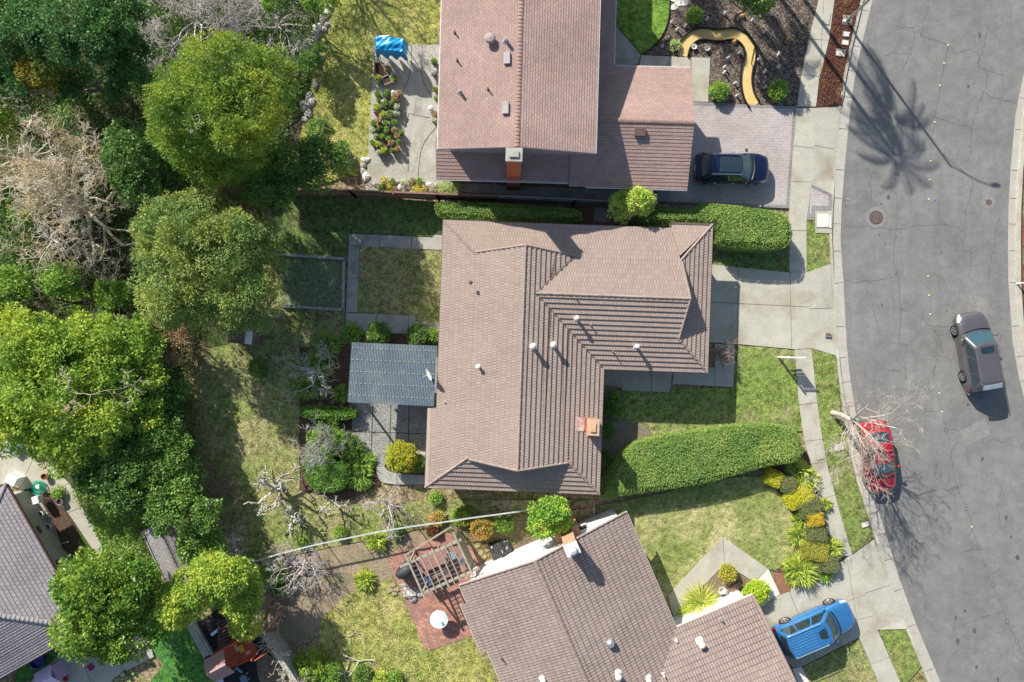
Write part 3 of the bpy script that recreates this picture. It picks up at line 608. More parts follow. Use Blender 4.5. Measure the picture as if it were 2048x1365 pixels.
# ================================================================ HOUSES
m_stucco_w = MAT("white_stucco", (.8, .78, .74), (.74, .72, .68), 2, .9, .3, 25, .1)
m_stucco_b = MAT("beige_stucco", (.5, .42, .33), (.45, .38, .3), 2, .9, .3, 25, .15)
m_stucco_g = MAT("mauve_siding", (.36, .31, .33), (.32, .28, .3), 2, .8, .2, 18, .15)
m_gut_brown = PLAIN("brown_gutter", (.14, .1, .075), .5); m_gut_white = PLAIN("white_gutter", (.66, .64, .62), .45); m_gut_red = PLAIN("dark_red_gutter", (.12, .045, .04), .5)
m_glass = PLAIN("window_glass", (.03, .04, .05), .08, .6); m_white = PLAIN("white_paint", (.8, .79, .76), .5); m_pipe = PLAIN("white_vent_pipe", (.82, .78, .7), .5)
m_galv = PLAIN("galvanised_metal", (.55, .56, .55), .35, .5, .7); m_darkpipe = PLAIN("dark_vent", (.1, .08, .07), .6)
m_brown = PLAIN("brown_paint", (.2, .13, .1), .6)
# concrete-tile roof: warm brown tiles
m_tile = BRICK("brown_concrete_tile", (.41, .32, .268), (.35, .272, .23), (.21, .155, .135), .16, .30, .014, weather=(.44, .355, .29), bstr=.6)
m_tile2 = BRICK("grey_brown_concrete_tile", (.38, .3, .26), (.3, .24, .21), (.14, .1, .085), .17, .34, .02, weather=(.43, .35, .31), bstr=.7, offset=0.)
m_cap = MAT("ridge_tile", (.36, .28, .235), (.28, .215, .185), 4, .85, .3, 18, .3, big=((.4, .34, .24), .8, .55, .75))
m_shing = BRICK("red_mottled_shingle", (.44, .29, .235), (.34, .25, .23), (.18, .13, .115), .24, .145, .008, mott=(.42, .29, .24), mottm=.25, bstr=.3)
m_redcap = MAT("red_ridge_shingle", (.4, .26, .21), (.3, .2, .17), 4, .9, .3, 20, .4)
m_grey_sh = BRICK("grey_shingle", (.33, .305, .31), (.27, .25, .26), (.1, .09, .095), .25, .22, .012, mott=(.36, .33, .33), mottm=.25, bstr=.4)
m_greycap = MAT("grey_ridge_shingle", (.33, .31, .31), (.27, .25, .26), 4, .9, .3, 20, .4)
m_redbrick = BRICK("red_brick", (.5, .13, .06), (.42, .1, .05), (.35, .2, .14), .22, .075, .01, kind="Object", mottm=.2)
m_wornbrick = BRICK("worn_orange_brick", (.55, .25, .14), (.45, .2, .12), (.5, .36, .26), .22, .075, .012, kind="Object", mott=(.55, .38, .25))
def roof_plane(mb, poly, eave_dir, course, t):
    """poly: 3D planar polygon (Vectors); eave_dir: horizontal direction of the eave; stepped courses rising from the eave"""
    n = (poly[1] - poly[0]).cross(poly[2] - poly[0])
    for i in range(2, len(poly) - 1):
        q = (poly[i] - poly[0]).cross(poly[i + 1] - poly[0]); n = n + q
    if n.z < 0: n = -n; poly = poly[::-1]
    n.normalize(); e = Vector((*eave_dir, 0)).normalized(); e = (e - n * e.dot(n)).normalized(); s = n.cross(e)
    if s.z < 0: s = -s
    d0 = min(p.dot(s) for p in poly); d1 = max(p.dot(s) for p in poly); k = 0
    nc = max(1, int(math.ceil((d1 - d0) / course - 1e-3)))
    for k in range(nc):
        lo = d0 + k * course; hi = min(lo + course, d1)
        P = clip(poly, -s, -lo); P = clip(P, s, hi) if P else P
        if len(P) < 3: continue
        P2 = [p for i, p in enumerate(P) if (p - P[i - 1]).length > 1e-5]
        if len(P2) < 3: continue
        L = [p + n * (t * (1 - (p.dot(s) - lo) / course)) for p in P2]
        mb.face(L, [(p.dot(e), p.dot(s) - d0) for p in P2])
        low = [i for i in range(len(P2)) if abs(P2[i].dot(s) - lo) < 1e-4 and abs(P2[(i + 1) % len(P2)].dot(s) - lo) < 1e-4]
        for i in low:
            a, b = P2[i], P2[(i + 1) % len(P2)]; mb.face([a - n * .02, b - n * .02, b + n * t, a + n * t], [(a.dot(e), 0), (b.dot(e), 0), (b.dot(e), .03), (a.dot(e), .03)])
def cap_row(mb, a, b, w=.22, h=.07, pitch=.36):
    a, b = Vector(a), Vector(b); d = b - a; L = d.length; x = d.normalized(); y = Vector((0, 0, 1)).cross(x).normalized(); z = x.cross(y); n = max(1, round(L / pitch)); st = L / n
    for i in range(n):
        p = a + x * st * i; q = a + x * (st * (i + 1) + .03); A = []; B = []
        for u, v in ((-1, -.3), (-.6, .5), (0, 1), (.6, .5), (1, -.3)):
            A.append(p + y * u * w / 2 + z * (v * h + .02)); B.append(q + y * u * w / 2 * .92 + z * (v * h * .8 - .005))
        mb.grid([A, B], sm=False); mb.face(A[::-1])
def cap_objs(rows, mat, parent, name="ridge_cap", w=.22, h=.07, pitch=.36):
    for a, b in rows: mb = MB(); cap_row(mb, a, b, w, h, pitch); mb.build(name, mat, parent)
def gutter(mb, pts, w=.11):
    for a, b in zip(pts[:-1], pts[1:]): mb.beam(Vector(a) + Vector((0, 0, -.06)), Vector(b) + Vector((0, 0, -.06)), w, .11)
def pipe(parent, x, y, z, r, h, mat=None, cap=True, name="vent_pipe"):
    mb = MB(); mb.tube((x, y, z - .1), (x, y, z + h), r, r, 12)
    if cap: mb.lathe((x, y, z + h - .02), [(r * 1.05, 0), (r * 1.5, .02), (r * 1.5, .09), (r * .9, .14), (.001, .16)], 14)
    mb.lathe((x, y, z - .04), [(r * 2.4, 0), (r * 1.2, .12)], 12)
    return mb.build(name, mat or m_pipe, parent)
def wall_ring(mb, poly, z0, z1):
    P = list(poly)
    if sum(P[i][0] * P[(i + 1) % len(P)][1] - P[(i + 1) % len(P)][0] * P[i][1] for i in range(len(P))) < 0: P = P[::-1]
    for i in range(len(P)):
        a, b = P[i], P[(i + 1) % len(P)]; mb.face([(*a, z0), (*b, z0), (*b, z1), (*a, z1)])
def window(parent, c, w, h, rz):
    """window on a wall: c = centre on the wall face, rz = heading of outward normal"""
    R = Matrix.Rotation(rz, 3, 'Z'); f = MB()
    for s in (-1, 1):
        f.box(Vector(c) + R @ Vector((.03, s * w / 2, 0)), (.1, .07, h + .07), M=R); f.box(Vector(c) + R @ Vector((.035, 0, s * h / 2)), (.1, w - .08, .07), M=R)
    f.box(Vector(c) + R @ Vector((.03, 0, 0)), (.06, .04, h - .08), M=R)
    fr = f.build("window", m_white, parent); g = MB(); g.box(Vector(c) + R @ Vector((.005, 0, 0)), (.03, w - .08, h - .08), M=R); g.build("pane", m_glass, fr)

# ---------------- middle house
mh = thing("tile_roof_house", "single-storey L-shaped house with brown concrete tile roof in the centre of the photo", "house")
PT = .335; ZE = 2.75
def E(px, py, z=ZE): return W(px, py, z)
nw, sw1, sw2, sw3, sw = E(889, 438), E(872, 817), E(856, 817), E(849, 972), E(849, 972)
se, ie, es, ne = E(1198, 993), E(1208, 737), E(1411, 747), E(1429, 449)
# axes: slightly rotated (about 1.7 degrees clockwise)
ang = math.radians(-2.05); ax = Vector((math.cos(ang), math.sin(ang), 0)); ay = Vector((-math.sin(ang), math.cos(ang), 0))
def LC(p): return (p.dot(ax), p.dot(ay))
def WP(u, v, z): q = ax * u + ay * v; return Vector((q.x, q.y, z))
uW = LC((nw + sw1) / 2)[0]; uW2 = LC((sw2 + sw3) / 2)[0]; vN = LC((nw + E(1351, 461)) / 2)[1]; vN2 = LC(E(1390, 448))[1]
uE = LC((se + ie) / 2)[0]; vS = LC((sw + se) / 2)[1]; vI = LC((ie + es) / 2)[1]; uEE = LC((es + ne) / 2)[0]
uR = (uW + uE) / 2; zR = ZE + PT * (uE - uR); vR = (vN + vI) / 2; zR2 = ZE + PT * (vN - vR)
gm_ = 2.0                                                    # hip run up to the gablet base
zg = ZE + PT * gm_; ov = .12; pr_ = .5
jog_u = uW; vJ = LC(E(864, 817))[1]
P_ = lambda u, v: WP(u, v, min(ZE + PT * 99, 0))
def zW(u): return ZE + PT * (u - uW)
def zEe(u): return ZE + PT * (uE - u)
roof = MB(); C_ = .30; T_ = .065
# west slope
vGn = vN - gm_; vGs = vS + gm_
zw2 = ZE + PT * (uW2 - uW)
west = [WP(uR, vGn + ov, zR), WP(uR, vGs - ov, zR), WP(uW + gm_, vGs - ov, zg), WP(uW2, vGs - ov, zw2), WP(uW2, vJ, zw2), WP(uW, vJ, ZE), WP(uW, vGn, ZE), WP(uW, vGn + ov, ZE), ]
west_main = [WP(uR, vGn + pr_, zR), WP(uR, vGs - pr_, zR), WP(uW + gm_, vGs - ov, zg), WP(uW + gm_, vGn + ov, zg)]
roof_plane(roof, west_main, ay.xy, C_, T_)
west_low = [WP(uW + gm_, vGn, zg), WP(uW, vN, ZE), WP(uW, vJ, ZE), WP(uW + gm_, vJ, zg)]
roof_plane(roof, west_low, ay.xy, C_, T_)
vSw = vS; west_low2 = [WP(uW + gm_, vJ, zg), WP(uW2, vJ, zw2), WP(uW2, vS, zw2), WP(uW + gm_, vGs, zg)]
roof_plane(roof, west_low2, ay.xy, C_, T_)
# south hip
roof_plane(roof, [WP(uW2, vS, zw2), WP(uE, vS, ZE), WP(uE - gm_, vGs, zg), WP(uW + gm_, vGs, zg)], ax.xy, C_, T_)
# east slope of the main wing, down to the east eave and the valley
uV = uE; vV = vI; tR = (zR2 - ZE) / PT
uq = uE - tR                                                   # where the wing ridge meets the east slope
roof_plane(roof, [WP(uR, vGn + pr_, zR), WP(uR, vGs - pr_, zR), WP(uE - gm_, vGs - ov, zg), WP(uE - gm_, vI + gm_, zg), WP(uq, vR, zR2), WP(uE - gm_, vGn + ov, zg)], ay.xy, C_, T_)
roof_plane(roof, [WP(uE - gm_, vGs, zg), WP(uE, vS, ZE), WP(uE, vI, ZE), WP(uE - gm_, vI + gm_, zg)], ay.xy, C_, T_)
# north slope: hip of the main wing and the whole wing
roof_plane(roof, [WP(uW, vN, ZE), WP(uEE - 2.9, vN, ZE), WP(uEE - gm_, vN, ZE), WP(uEE - gm_, vN - gm_, zg), WP(uW + gm_, vGn, zg)], ax.xy, C_, T_)
roof_plane(roof, [WP(uE - gm_, vN - gm_, zg), WP(uq, vR, zR2), WP(uEE - gm_ + pr_, vR, zR2), WP(uEE - gm_ + ov, vN - gm_, zg)], ax.xy, C_, T_)
dz = PT * (vN2 - vN)
roof_plane(roof, [WP(uEE - 2.45, vN2, ZE - dz), WP(uEE, vN2, ZE - dz), WP(uEE - gm_, vN2 - gm_ - dz * 0, zg - dz * 0 - .0), WP(uEE - 2.45, vN, ZE)], ax.xy, C_, T_)
# south slope of the wing
roof_plane(roof, [WP(uE, vI, ZE), WP(uEE, vI, ZE), WP(uEE - gm_, vI + gm_, zg), WP(uE - gm_, vI + gm_, zg)], ax.xy, C_, T_)
roof_plane(roof, [WP(uE - gm_, vI + gm_, zg), WP(uEE - gm_ + ov, vI + gm_, zg), WP(uEE - gm_ + pr_, vR, zR2), WP(uq, vR, zR2)], ax.xy, C_, T_)
# east hip
roof_plane(roof, [WP(uEE, vI, ZE), WP(uEE, vN2, ZE), WP(uEE - gm_, vN - gm_, zg), WP(uEE - gm_, vI + gm_, zg)], ay.xy, C_, T_)
# gablet triangles
for tri in ([WP(uW + gm_, vGn, zg), WP(uE - gm_, vGn, zg), WP(uR, vGn, zR - .05)], [WP(uE - gm_, vGs, zg), WP(uW + gm_, vGs, zg), WP(uR, vGs, zR - .05)], [WP(uEE - gm_, vN - gm_, zg), WP(uEE - gm_, vI + gm_, zg), WP(uEE - gm_, vR, zR2 - .05)]):
    roof.face(tri, mi=1)
ro = roof.build("roof", [m_tile, m_brown], mh)
up = Vector((0, 0, .03)); rows_ = [(a + up, b + up) for a, b in ((WP(uR, vGn + pr_, zR), WP(uR, vGs - pr_, zR)), (WP(uq, vR, zR2), WP(uEE - gm_ + pr_, vR, zR2)),
             (WP(uW, vN, ZE), WP(uW + gm_, vGn, zg)), (WP(uW + gm_, vGn + ov, zg), WP(uR, vGn + pr_, zR)), (WP(uE - gm_, vGn + ov, zg), WP(uR, vGn + pr_, zR)),
             (WP(uW2, vS, zw2), WP(uW + gm_, vGs, zg)), (WP(uE, vS, ZE), WP(uE - gm_, vGs, zg)), (WP(uW + gm_, vGs - ov, zg), WP(uR, vGs - pr_, zR)), (WP(uE - gm_, vGs - ov, zg), WP(uR, vGs - pr_, zR)),
             (WP(uEE, vI, ZE), WP(uEE - gm_, vI + gm_, zg)), (WP(uEE, vN2, ZE), WP(uEE - gm_, vN - gm_, zg)), (WP(uEE - gm_ + ov, vI + gm_, zg), WP(uEE - gm_ + pr_, vR, zR2)), (WP(uEE - gm_ + ov, vN - gm_, zg), WP(uEE - gm_ + pr_, vR, zR2)))]
cap_objs(rows_, m_cap, ro, 'ridge_cap', .17, .06)
va = MB()
for a, b in ((WP(uE, vI, ZE), WP(uE - gm_, vI + gm_, zg)), (WP(uE - gm_, vI + gm_, zg), WP(uq, vR, zR2)), (WP(uq, vR, zR2), WP(uE - gm_, vGn + ov, zg))): va.beam(a + up * 1.6, b + up * 1.6, .1, .02)
va.build("valley", PLAIN("valley_flashing", (.16, .12, .09), .7), ro)
gt = MB()
gutter(gt, [WP(uW2, vS, zw2), WP(uE, vS, ZE), WP(uE, vI, ZE), WP(uEE, vI, ZE), WP(uEE, vN2, ZE), WP(uEE - 2.45, vN2, ZE), WP(uEE - 2.45, vN, ZE), WP(uW, vN, ZE), WP(uW, vJ, ZE), WP(uW2, vJ, zw2), WP(uW2, vS, zw2)])
gt.build("gutter", m_gut_brown, mh)
wl = MB(); o_ = .55
wall_ring(wl, [WP(u, v, 0).xy[:] for u, v in ((uW + o_, vN - o_), (uEE - o_, vN - o_), (uEE - o_, vI + o_), (uE - o_, vI + o_), (uE - o_, vS + o_), (uW2 + o_, vS + o_), (uW2 + o_, vJ - o_), (uW + o_, vJ - o_))], 0, ZE + .02)
wl.build("walls", m_stucco_b, mh)
sf = MB(); sp_ = [WP(u, v, 0) for u, v in ((uW, vN), (uEE, vN), (uEE, vI), (uE, vI), (uE, vS), (uW2, vS), (uW2, vJ), (uW, vJ))]
sf.face([(p.x, p.y, ZE - .1) for p in sp_[::-1]][::-1]); sf.build("soffit", m_stucco_b, mh)
# garage door and windows
gd = MB(); gc = WP(uEE - o_ + .03, vR, 1.15); 
for k in range(4): gd.box(WP(uEE - o_ + .03, vR, .42 + k * .55), (.05, 4.9, .53), M=Matrix((ax, ay, Vector((0, 0, 1)))).transposed())
gd.build("garage_door", m_white, mh)
for u, v, w_, rz in ((uE - o_, (vI + vS) / 2 + 1, 2.2, ang), (uE - o_ + 2.4, vI + o_, 1.4, ang - PI / 2), ((uW + uE) / 2, vS + o_, 1.6, ang - PI / 2), (uW + o_, vN - 3, 1.6, ang + PI), (uW + o_, vR - 5, 2.2, ang + PI), (uR + 5, vN - o_, 1.5, ang + PI / 2)):
    window(mh, WP(u, v, 1.6), w_, 1.15, rz)
def rz_at(u, v):
    """roof height of the middle house at local u, v"""
    a = min(zW(u), zEe(u), zR); a = a if u < uE else -9
    b = min(ZE + PT * (vN - v), ZE + PT * (v - vI), ZE + PT * (uEE - u) if u > uEE - gm_ else 99)
    return max(a, b if v > vI else -9)
def on_mh(px, py, r, h, mat=None, cap=True):
    z = 3.3
    for _ in range(6): p = W(px, py, z + h); z = rz_at(*LC(p))
    pipe(ro, p.x, p.y, z, r, h, mat, cap)
for px, py, r, h, m_, c_ in ((1065, 693, .11, .55, None, True), (1106, 690, .11, .55, None, True), (957, 734, .08, .35, None, True), (941, 565, .05, .12, m_darkpipe, False), (890, 806, .04, .15, m_galv, False), (1154, 636, .09, .55, None, True), (1182, 650, .04, .3, m_galv, False), (1152, 596, .04, .2, m_galv, False), (1275, 693, .09, .55, None, True), (1227, 703, .04, .4, m_galv, False)):
    on_mh(px, py, r, h, m_, c_)
# chimney on the east slope
p = W(1186, 855, 4.3); u0, v0 = LC(p); ch = MB(); ch.box((p.x, p.y, 3.4), (.62, .85, 1.8), rz=ang); cho = ch.build("chimney", m_redbrick, ro)
ch = MB(); ch.box((p.x, p.y, 4.34), (.7, .93, .09), rz=ang); ch.box((p.x, p.y, 4.42), (.3, .5, .1), rz=ang); ch.build("chimney_cap", MAT("worn_mortar", (.62, .45, .3), (.55, .3, .18), 5, .9), cho)
q = WP(u0 - .62, v0 + .02, 0); z = rz_at(u0 - .62, v0); fl = MB(); fl.box((q.x, q.y, z + .04), (.55, .8, .05), M=Matrix((Vector((ax.x, ax.y, -PT)).normalized(), ay, Vector((ax.x * PT, ax.y * PT, 1)).normalized())).transposed()); fl.build("flashing", MAT("painted_flashing", (.5, .2, .12), (.75, .7, .65), 3, .8), cho)
# satellite dish on a mast at the west eave
dish = thing("satellite_dish", "white satellite dish on a mast at the west eave beside the corrugated patio cover", "satellite dish", (*W(868, 748, 3.1).xy, 3.0))
d = MB(); cc = Vector((-.22, .0, .35)); nrm_ = Vector((-.85, -.35, .38)).normalized(); a1 = nrm_.orthogonal().normalized(); a2 = nrm_.cross(a1); rows = []
for k in range(6): rr_ = .38 * k / 5; rows.append([cc + (a1 * math.cos(t) + a2 * math.sin(t)) * max(rr_, .002) + nrm_ * (rr_ ** 2 * .45) for t in [2 * PI * i / 24 for i in range(24)]])
d.grid(rows, close=True); d.build("reflector", m_white, dish)
d = MB(); d.tube((.2, .05, -.25), (0, 0, 0), .025); d.tube((0, 0, 0), cc, .025); d.tube(cc, cc + nrm_ * .42 - Vector((0, 0, .12)), .015); d.box(cc + nrm_ * .44 - Vector((0, 0, .12)), (.08, .08, .1)); d.build("mast", m_galv, dish)

# ---------------- top house (two storeys)
th = thing("two_storey_house", "two-storey house with mottled red shingle roof at the top of the photo", "house")
Z2 = 5.5; pw = .2
ang2 = math.radians(-1.6); bx = Vector((math.cos(ang2), math.sin(ang2), 0)); by = Vector((-math.sin(ang2), math.cos(ang2), 0))
def L2(p): return (p.dot(bx), p.dot(by))
def W2(u, v, z): q = bx * u + by * v; return Vector((q.x, q.y, z))
uWt = L2(W(878, 200, Z2))[0]; uEt = L2(W(1194, 200, Z2))[0]; vSt = L2(W(1035, 297, Z2 + .5))[1]; vNt = vSt + 15.5
uRt = (uWt + uEt) / 2; zRt = Z2 + pw * (uEt - uRt)
up2 = MB()
roof_plane(up2, [W2(uWt, vSt, Z2), W2(uRt, vSt, zRt), W2(uRt, vNt, zRt), W2(uWt, vNt, Z2)], by.xy, .145, .012)
roof_plane(up2, [W2(uEt, vSt, Z2), W2(uEt, vNt, Z2), W2(uRt, vNt, zRt), W2(uRt, vSt, zRt)], by.xy, .145, .016)
for s in (uWt, uEt): up2.beam(W2(s, vSt, Z2 - .1), W2(uRt, vSt, zRt - .1), .05, .2, mi=1)
upr = up2.build("upper_roof", [m_shing, m_stucco_g], th)
cap_objs([(W2(uRt, vSt, zRt + .01), W2(uRt, vNt, zRt + .01))], m_redcap, upr, "ridge_cap", .26, .025, .2)
# lower roofs
ZL = 2.85; pl = .34
vSg = L2(W(1270, 377, ZL))[1]; vNg = L2(W(1300, 134, ZL))[1]; uEg = L2(W(1378, 260, ZL))[0]; uStep = L2(W(1172, 350, ZL))[0]; uWl = L2(W(873, 330, ZL))[0]
vRg = (vSg + vNg) / 2; zRg = ZL + pl * (vNg - vRg); uStrip = L2(W(1230, 60, ZL))[0]
lo = MB(); inn = 1.2
roof_plane(lo, [W2(uEt - inn, vRg, zRg), W2(uEt - inn, vSg, ZL), W2(uEg, vSg, ZL), W2(uEg, vRg, zRg)], bx.xy, .2, .02)
roof_plane(lo, [W2(uStrip, vNg, ZL), W2(uEg, vNg, ZL), W2(uEg, vRg, zRg), W2(uStrip - (vNg - vRg), vRg, zRg)], bx.xy, .2, .014)
roof_plane(lo, [W2(uStrip, vNt, ZL), W2(uStrip, vNg, ZL), W2(uStrip - (vNg - vRg), vRg, zRg), W2(uStrip - (vNg - vRg), vNt, zRg)], by.xy, .2, .014)
vSl = L2(W(1000, 362, ZL))[1]
roof_plane(lo, [W2(uWl, vSl, ZL), W2(uStep, vSl, ZL), W2(uStep, vSt + 1.2, ZL + pl * (vSt + 1.2 - vSl)), W2(uWl, vSt + 1.2, ZL + pl * (vSt + 1.2 - vSl))], bx.xy, .2, .02)
lr = lo.build("lower_roof", [m_shing], th)
cap_objs([(W2(uEt - inn, vRg, zRg + .01), W2(uEg, vRg, zRg + .01))], m_redcap, lr, "ridge_cap", .28, .035, .2)
w = MB()
wall_ring(w, [W2(u, v, 0).xy[:] for u, v in ((uWt + .5, vSt + .45), (uEt - .5, vSt + .45), (uEt - .5, vNt - .5), (uWt + .5, vNt - .5))], 0, Z2 + .05)
w.face([W2(uWt + .5, vSt + .45, Z2 + .05), W2(uEt - .5, vSt + .45, Z2 + .05), W2(uRt, vSt + .45, zRt - .1)])
wall_ring(w, [W2(u, v, 0).xy[:] for u, v in ((uWl + .5, vSl + .6), (uStep, vSl + .6), (uStep, vSt + .4), (uWl + .5, vSt + .4))], 0, ZL + .05)
wall_ring(w, [W2(u, v, 0).xy[:] for u, v in ((uEt - .6, vSg + .6), (uEg - .3, vSg + .6), (uEg - .3, vNg - .5), (uEt - .6, vNg - .5))], 0, ZL + .05)
w.face([W2(uEg - .3, vSg + .6, ZL + .05), W2(uEg - .3, vNg - .5, ZL + .05), W2(uEg - .3, vRg, zRg - .12)])
w.build("walls", m_stucco_g, th)
g = MB(); gutter(g, [W2(uWl, vSl, ZL), W2(uStep, vSl, ZL)]); gutter(g, [W2(uStep, vSg, ZL), W2(uEg, vSg, ZL)]); gutter(g, [W2(uEg, vNg, ZL), W2(uStrip, vNg, ZL), W2(uStrip, vNt, ZL)]); gutter(g, [W2(uEt, vSt, Z2), W2(uEt, vNt, Z2)]); gutter(g, [W2(uWt, vSt, Z2), W2(uWt, vNt, Z2)])
g.build("gutter", m_gut_white, th)
gd = MB()
for k in range(4): gd.box(W2(uEg - .27, vRg, .42 + k * .55), (.05, 4.8, .53), rz=ang2)
gd.build("garage_door", m_white, th)
for u, v, z, rz in ((uWt + .5, vSt + 3, 4.3, ang2 + PI), (uWt + .5, vSt + 8, 4.3, ang2 + PI), (uEt - .5, vSt + 9, 4.5, ang2), (uWt + .5, vSt + 5, 1.5, ang2 + PI)): window(th, W2(u, v, z), 1.4, 1.1, rz)
p = W(1028, 310, 7.1); ch = MB(); ch.box((p.x, p.y, 3.5), (.78, .62, 7.1), rz=ang2); co_ = ch.build("chimney", m_redbrick, th)
ch = MB(); ch.box((p.x, p.y, 7.1), (.88, .72, .12), rz=ang2); ch.box((p.x, p.y, 7.2), (.5, .3, .1), rz=ang2); ch.build("chimney_cap", m_conc2, co_)
def on_top(px, py, h):
    z = 6
    for _ in range(6): p = W(px, py, z + h); u, v = L2(p); z = min(Z2 + pw * (u - uWt), Z2 + pw * (uEt - u))
    return p, z
for px, py, r, h, m_, c_ in ((909, 62, .04, .3, m_darkpipe, False), (1012, 76, .09, .45, m_galv, False), (914, 118, .04, .3, m_darkpipe, False), (919, 180, .08, .4, m_galv, False), (976, 176, .04, .3, m_darkpipe, False)):
    p, z = on_top(px, py, h); pipe(upr, p.x, p.y, z, r, h, m_, c_)
p, z = on_top(980, 76, .35); t = MB(); t.lathe((p.x, p.y, z - .05), [(.16, 0), (.16, .2), (.27, .25), (.3, .35), (.22, .46), (.001, .5)], 18); t.build("roof_turbine", MAT("brown_grey_metal", (.4, .33, .29), (.34, .28, .25), 5, .5), upr)
for px, py in ((1014, 116), (1011, 216)):
    p, z = on_top(px, py, .1); t = MB(); t.box((p.x, p.y, z + .08), (.34, .62, .14), M=Matrix((Vector((1, 0, pw)).normalized(), Vector((0, 1, 0)), Vector((-pw, 0, 1)).normalized())).transposed()); t.build("box_vent", PLAIN("lilac_grey_metal", (.36, .31, .31), .5), upr)
p = W(1278, 267, 3.7); t = MB(); zz = ZL + pl * (L2(p)[1] - vSg); t.box((p.x, p.y, zz + .1), (.62, .4, .2), M=Matrix((Vector((1, 0, 0)), Vector((0, 1, pl)).normalized(), Vector((0, -pl, 1)).normalized())).transposed()); t.build("box_vent", m_brown, lr)

# ---------------- lower right house (turned about 23 degrees)
sh = thing("gabled_tile_house", "white-walled gabled house with brown tile roof at the lower right, turned at an angle", "house")
a3 = math.radians(23.2); cx = Vector((math.cos(a3), math.sin(a3), 0)); cy = Vector((-math.sin(a3), math.cos(a3), 0))
def L3(p): return (p.dot(cx), p.dot(cy))
def W3(u, v, z): q = cx * u + cy * v; return Vector((q.x, q.y, z))
ZS = 2.75; ps = .30; ZSR = 4.45
uE3 = L3(W(1300, 1135, ZS))[0]; uR3 = L3(W(1110, 1215, ZSR))[0]; uW3 = L3(W(928, 1191, ZS + .2))[0]; vN3 = L3(W(1254, 1024, ZS))[1]
zE3 = ZSR - ps * (uE3 - uR3); zW3 = ZSR - ps * (uR3 - uW3); vS3 = vN3 - 19
vA3 = L3(W(935, 1206, zW3))[1]; vB3 = L3(W(962, 1306, zW3))[1]; vG3 = L3(W(1352, 1257, ZS))[1]; uG3 = L3(W(1545, 1280, ZS))[0]
r3 = MB(); CT = .34
roof_plane(r3, [W3(uE3, vN3, zE3), W3(uR3, vN3, ZSR), W3(uR3, vS3, ZSR), W3(uE3, vS3, zE3)], cy.xy, CT, .035)
roof_plane(r3, [W3(uW3, vN3, zW3), W3(uW3, vS3, zW3), W3(uR3, vS3, ZSR), W3(uR3, vN3, ZSR)], cy.xy, CT, .035)
st_ = .42
roof_plane(r3, [W3(uW3 + .05, vA3, zW3), W3(uW3 + .05, vB3, zW3), W3(uW3 - st_, vB3, zW3 - st_ * ps), W3(uW3 - st_, vA3, zW3 - st_ * ps)], cy.xy, CT, .035)
# garage wing: slope facing up-left, ridge parallel to its north eave
wd3 = 5.4; zG3 = zE3 + ps * wd3
kk = (zG3 - zE3) / ps
roof_plane(r3, [W3(uE3, vG3, zE3 + .01), W3(uG3, vG3, zE3 + .01), W3(uG3, vG3 - wd3, zG3), W3(uE3 - kk, vG3 - wd3, zG3)], cx.xy, CT, .035)
roof_plane(r3, [W3(uE3 - kk, vG3 - wd3, zG3), W3(uG3, vG3 - wd3, zG3), W3(uG3, vG3 - 2 * wd3, zE3), W3(uE3, vG3 - 2 * wd3, zE3)], cx.xy, CT, .035)
r3o = r3.build("roof", [m_tile2], sh)
cap_objs([(W3(uR3, vN3, ZSR + .03), W3(uR3, vS3, ZSR + .03)), (W3(uE3 - kk, vG3 - wd3, zG3 + .03), W3(uG3, vG3 - wd3, zG3 + .03))], m_cap, r3o, "ridge_cap", .24, .06, .42)
cap_objs([(a + up, b + up) for a, b in ((W3(uW3, vN3, zW3), W3(uR3, vN3, ZSR)), (W3(uE3, vN3, zE3), W3(uR3, vN3, ZSR)), (W3(uG3, vG3, zE3), W3(uG3, vG3 - wd3, zG3)), (W3(uG3, vG3 - 2 * wd3, zE3), W3(uG3, vG3 - wd3, zG3)))], m_cap, r3o, "rake_trim", .16, .05, .42)
g = MB(); gutter(g, [W3(uE3, vN3, zE3), W3(uE3, vG3, zE3), W3(uG3, vG3, zE3)]); gutter(g, [W3(uW3, vN3, zW3), W3(uW3, vA3, zW3)]); gutter(g, [W3(uW3 - st_, vA3, zW3 - .12), W3(uW3 - st_, vB3, zW3 - .12)]); gutter(g, [W3(uW3, vB3, zW3), W3(uW3, vS3, zW3)])
g.build("gutter", PLAIN("pink_white_gutter", (.62, .52, .47), .5), sh)
w = MB(); i3 = .55
wall_ring(w, [W3(u, v, 0).xy[:] for u, v in ((uW3 + i3, vN3 - .2), (uE3 - i3, vN3 - .2), (uE3 - i3, vG3 - i3), (uG3 - .3, vG3 - i3), (uG3 - .3, vG3 - 2 * wd3 + i3), (uE3 - i3, vG3 - 2 * wd3 + i3), (uE3 - i3, vS3), (uW3 + i3, vS3))], 0, zE3 + .1)
w.face([W3(uW3 + i3, vN3 - .2, zE3 + .1), W3(uE3 - i3, vN3 - .2, zE3 + .1), W3(uR3, vN3 - .2, ZSR - .03), W3(uW3 + i3, vN3 - .2, zW3 + .02)])
w.face([W3(uG3 - .3, vG3 - i3, zE3 + .1), W3(uG3 - .3, vG3 - wd3, zG3 - .1), W3(uG3 - .3, vG3 - 2 * wd3 + i3, zE3 + .1)])
w.build("walls", m_stucco_w, sh)
gd = MB()
for k in range(4): gd.box(W3(uG3 - .27, vG3 - wd3, .42 + k * .55), (.05, 4.9, .53), rz=a3)
gd.build("garage_door", m_brown, sh)
for u, v, rz in ((uE3 - i3, vN3 - 3, a3), (uE3 - i3, vN3 - 6, a3), (uW3 + i3, vA3 - 1.5, a3 + PI), (uR3 + 2.6, vN3 - .2, a3 + PI / 2)): window(sh, W3(u, v, 1.6), 1.6, 1.1, rz)
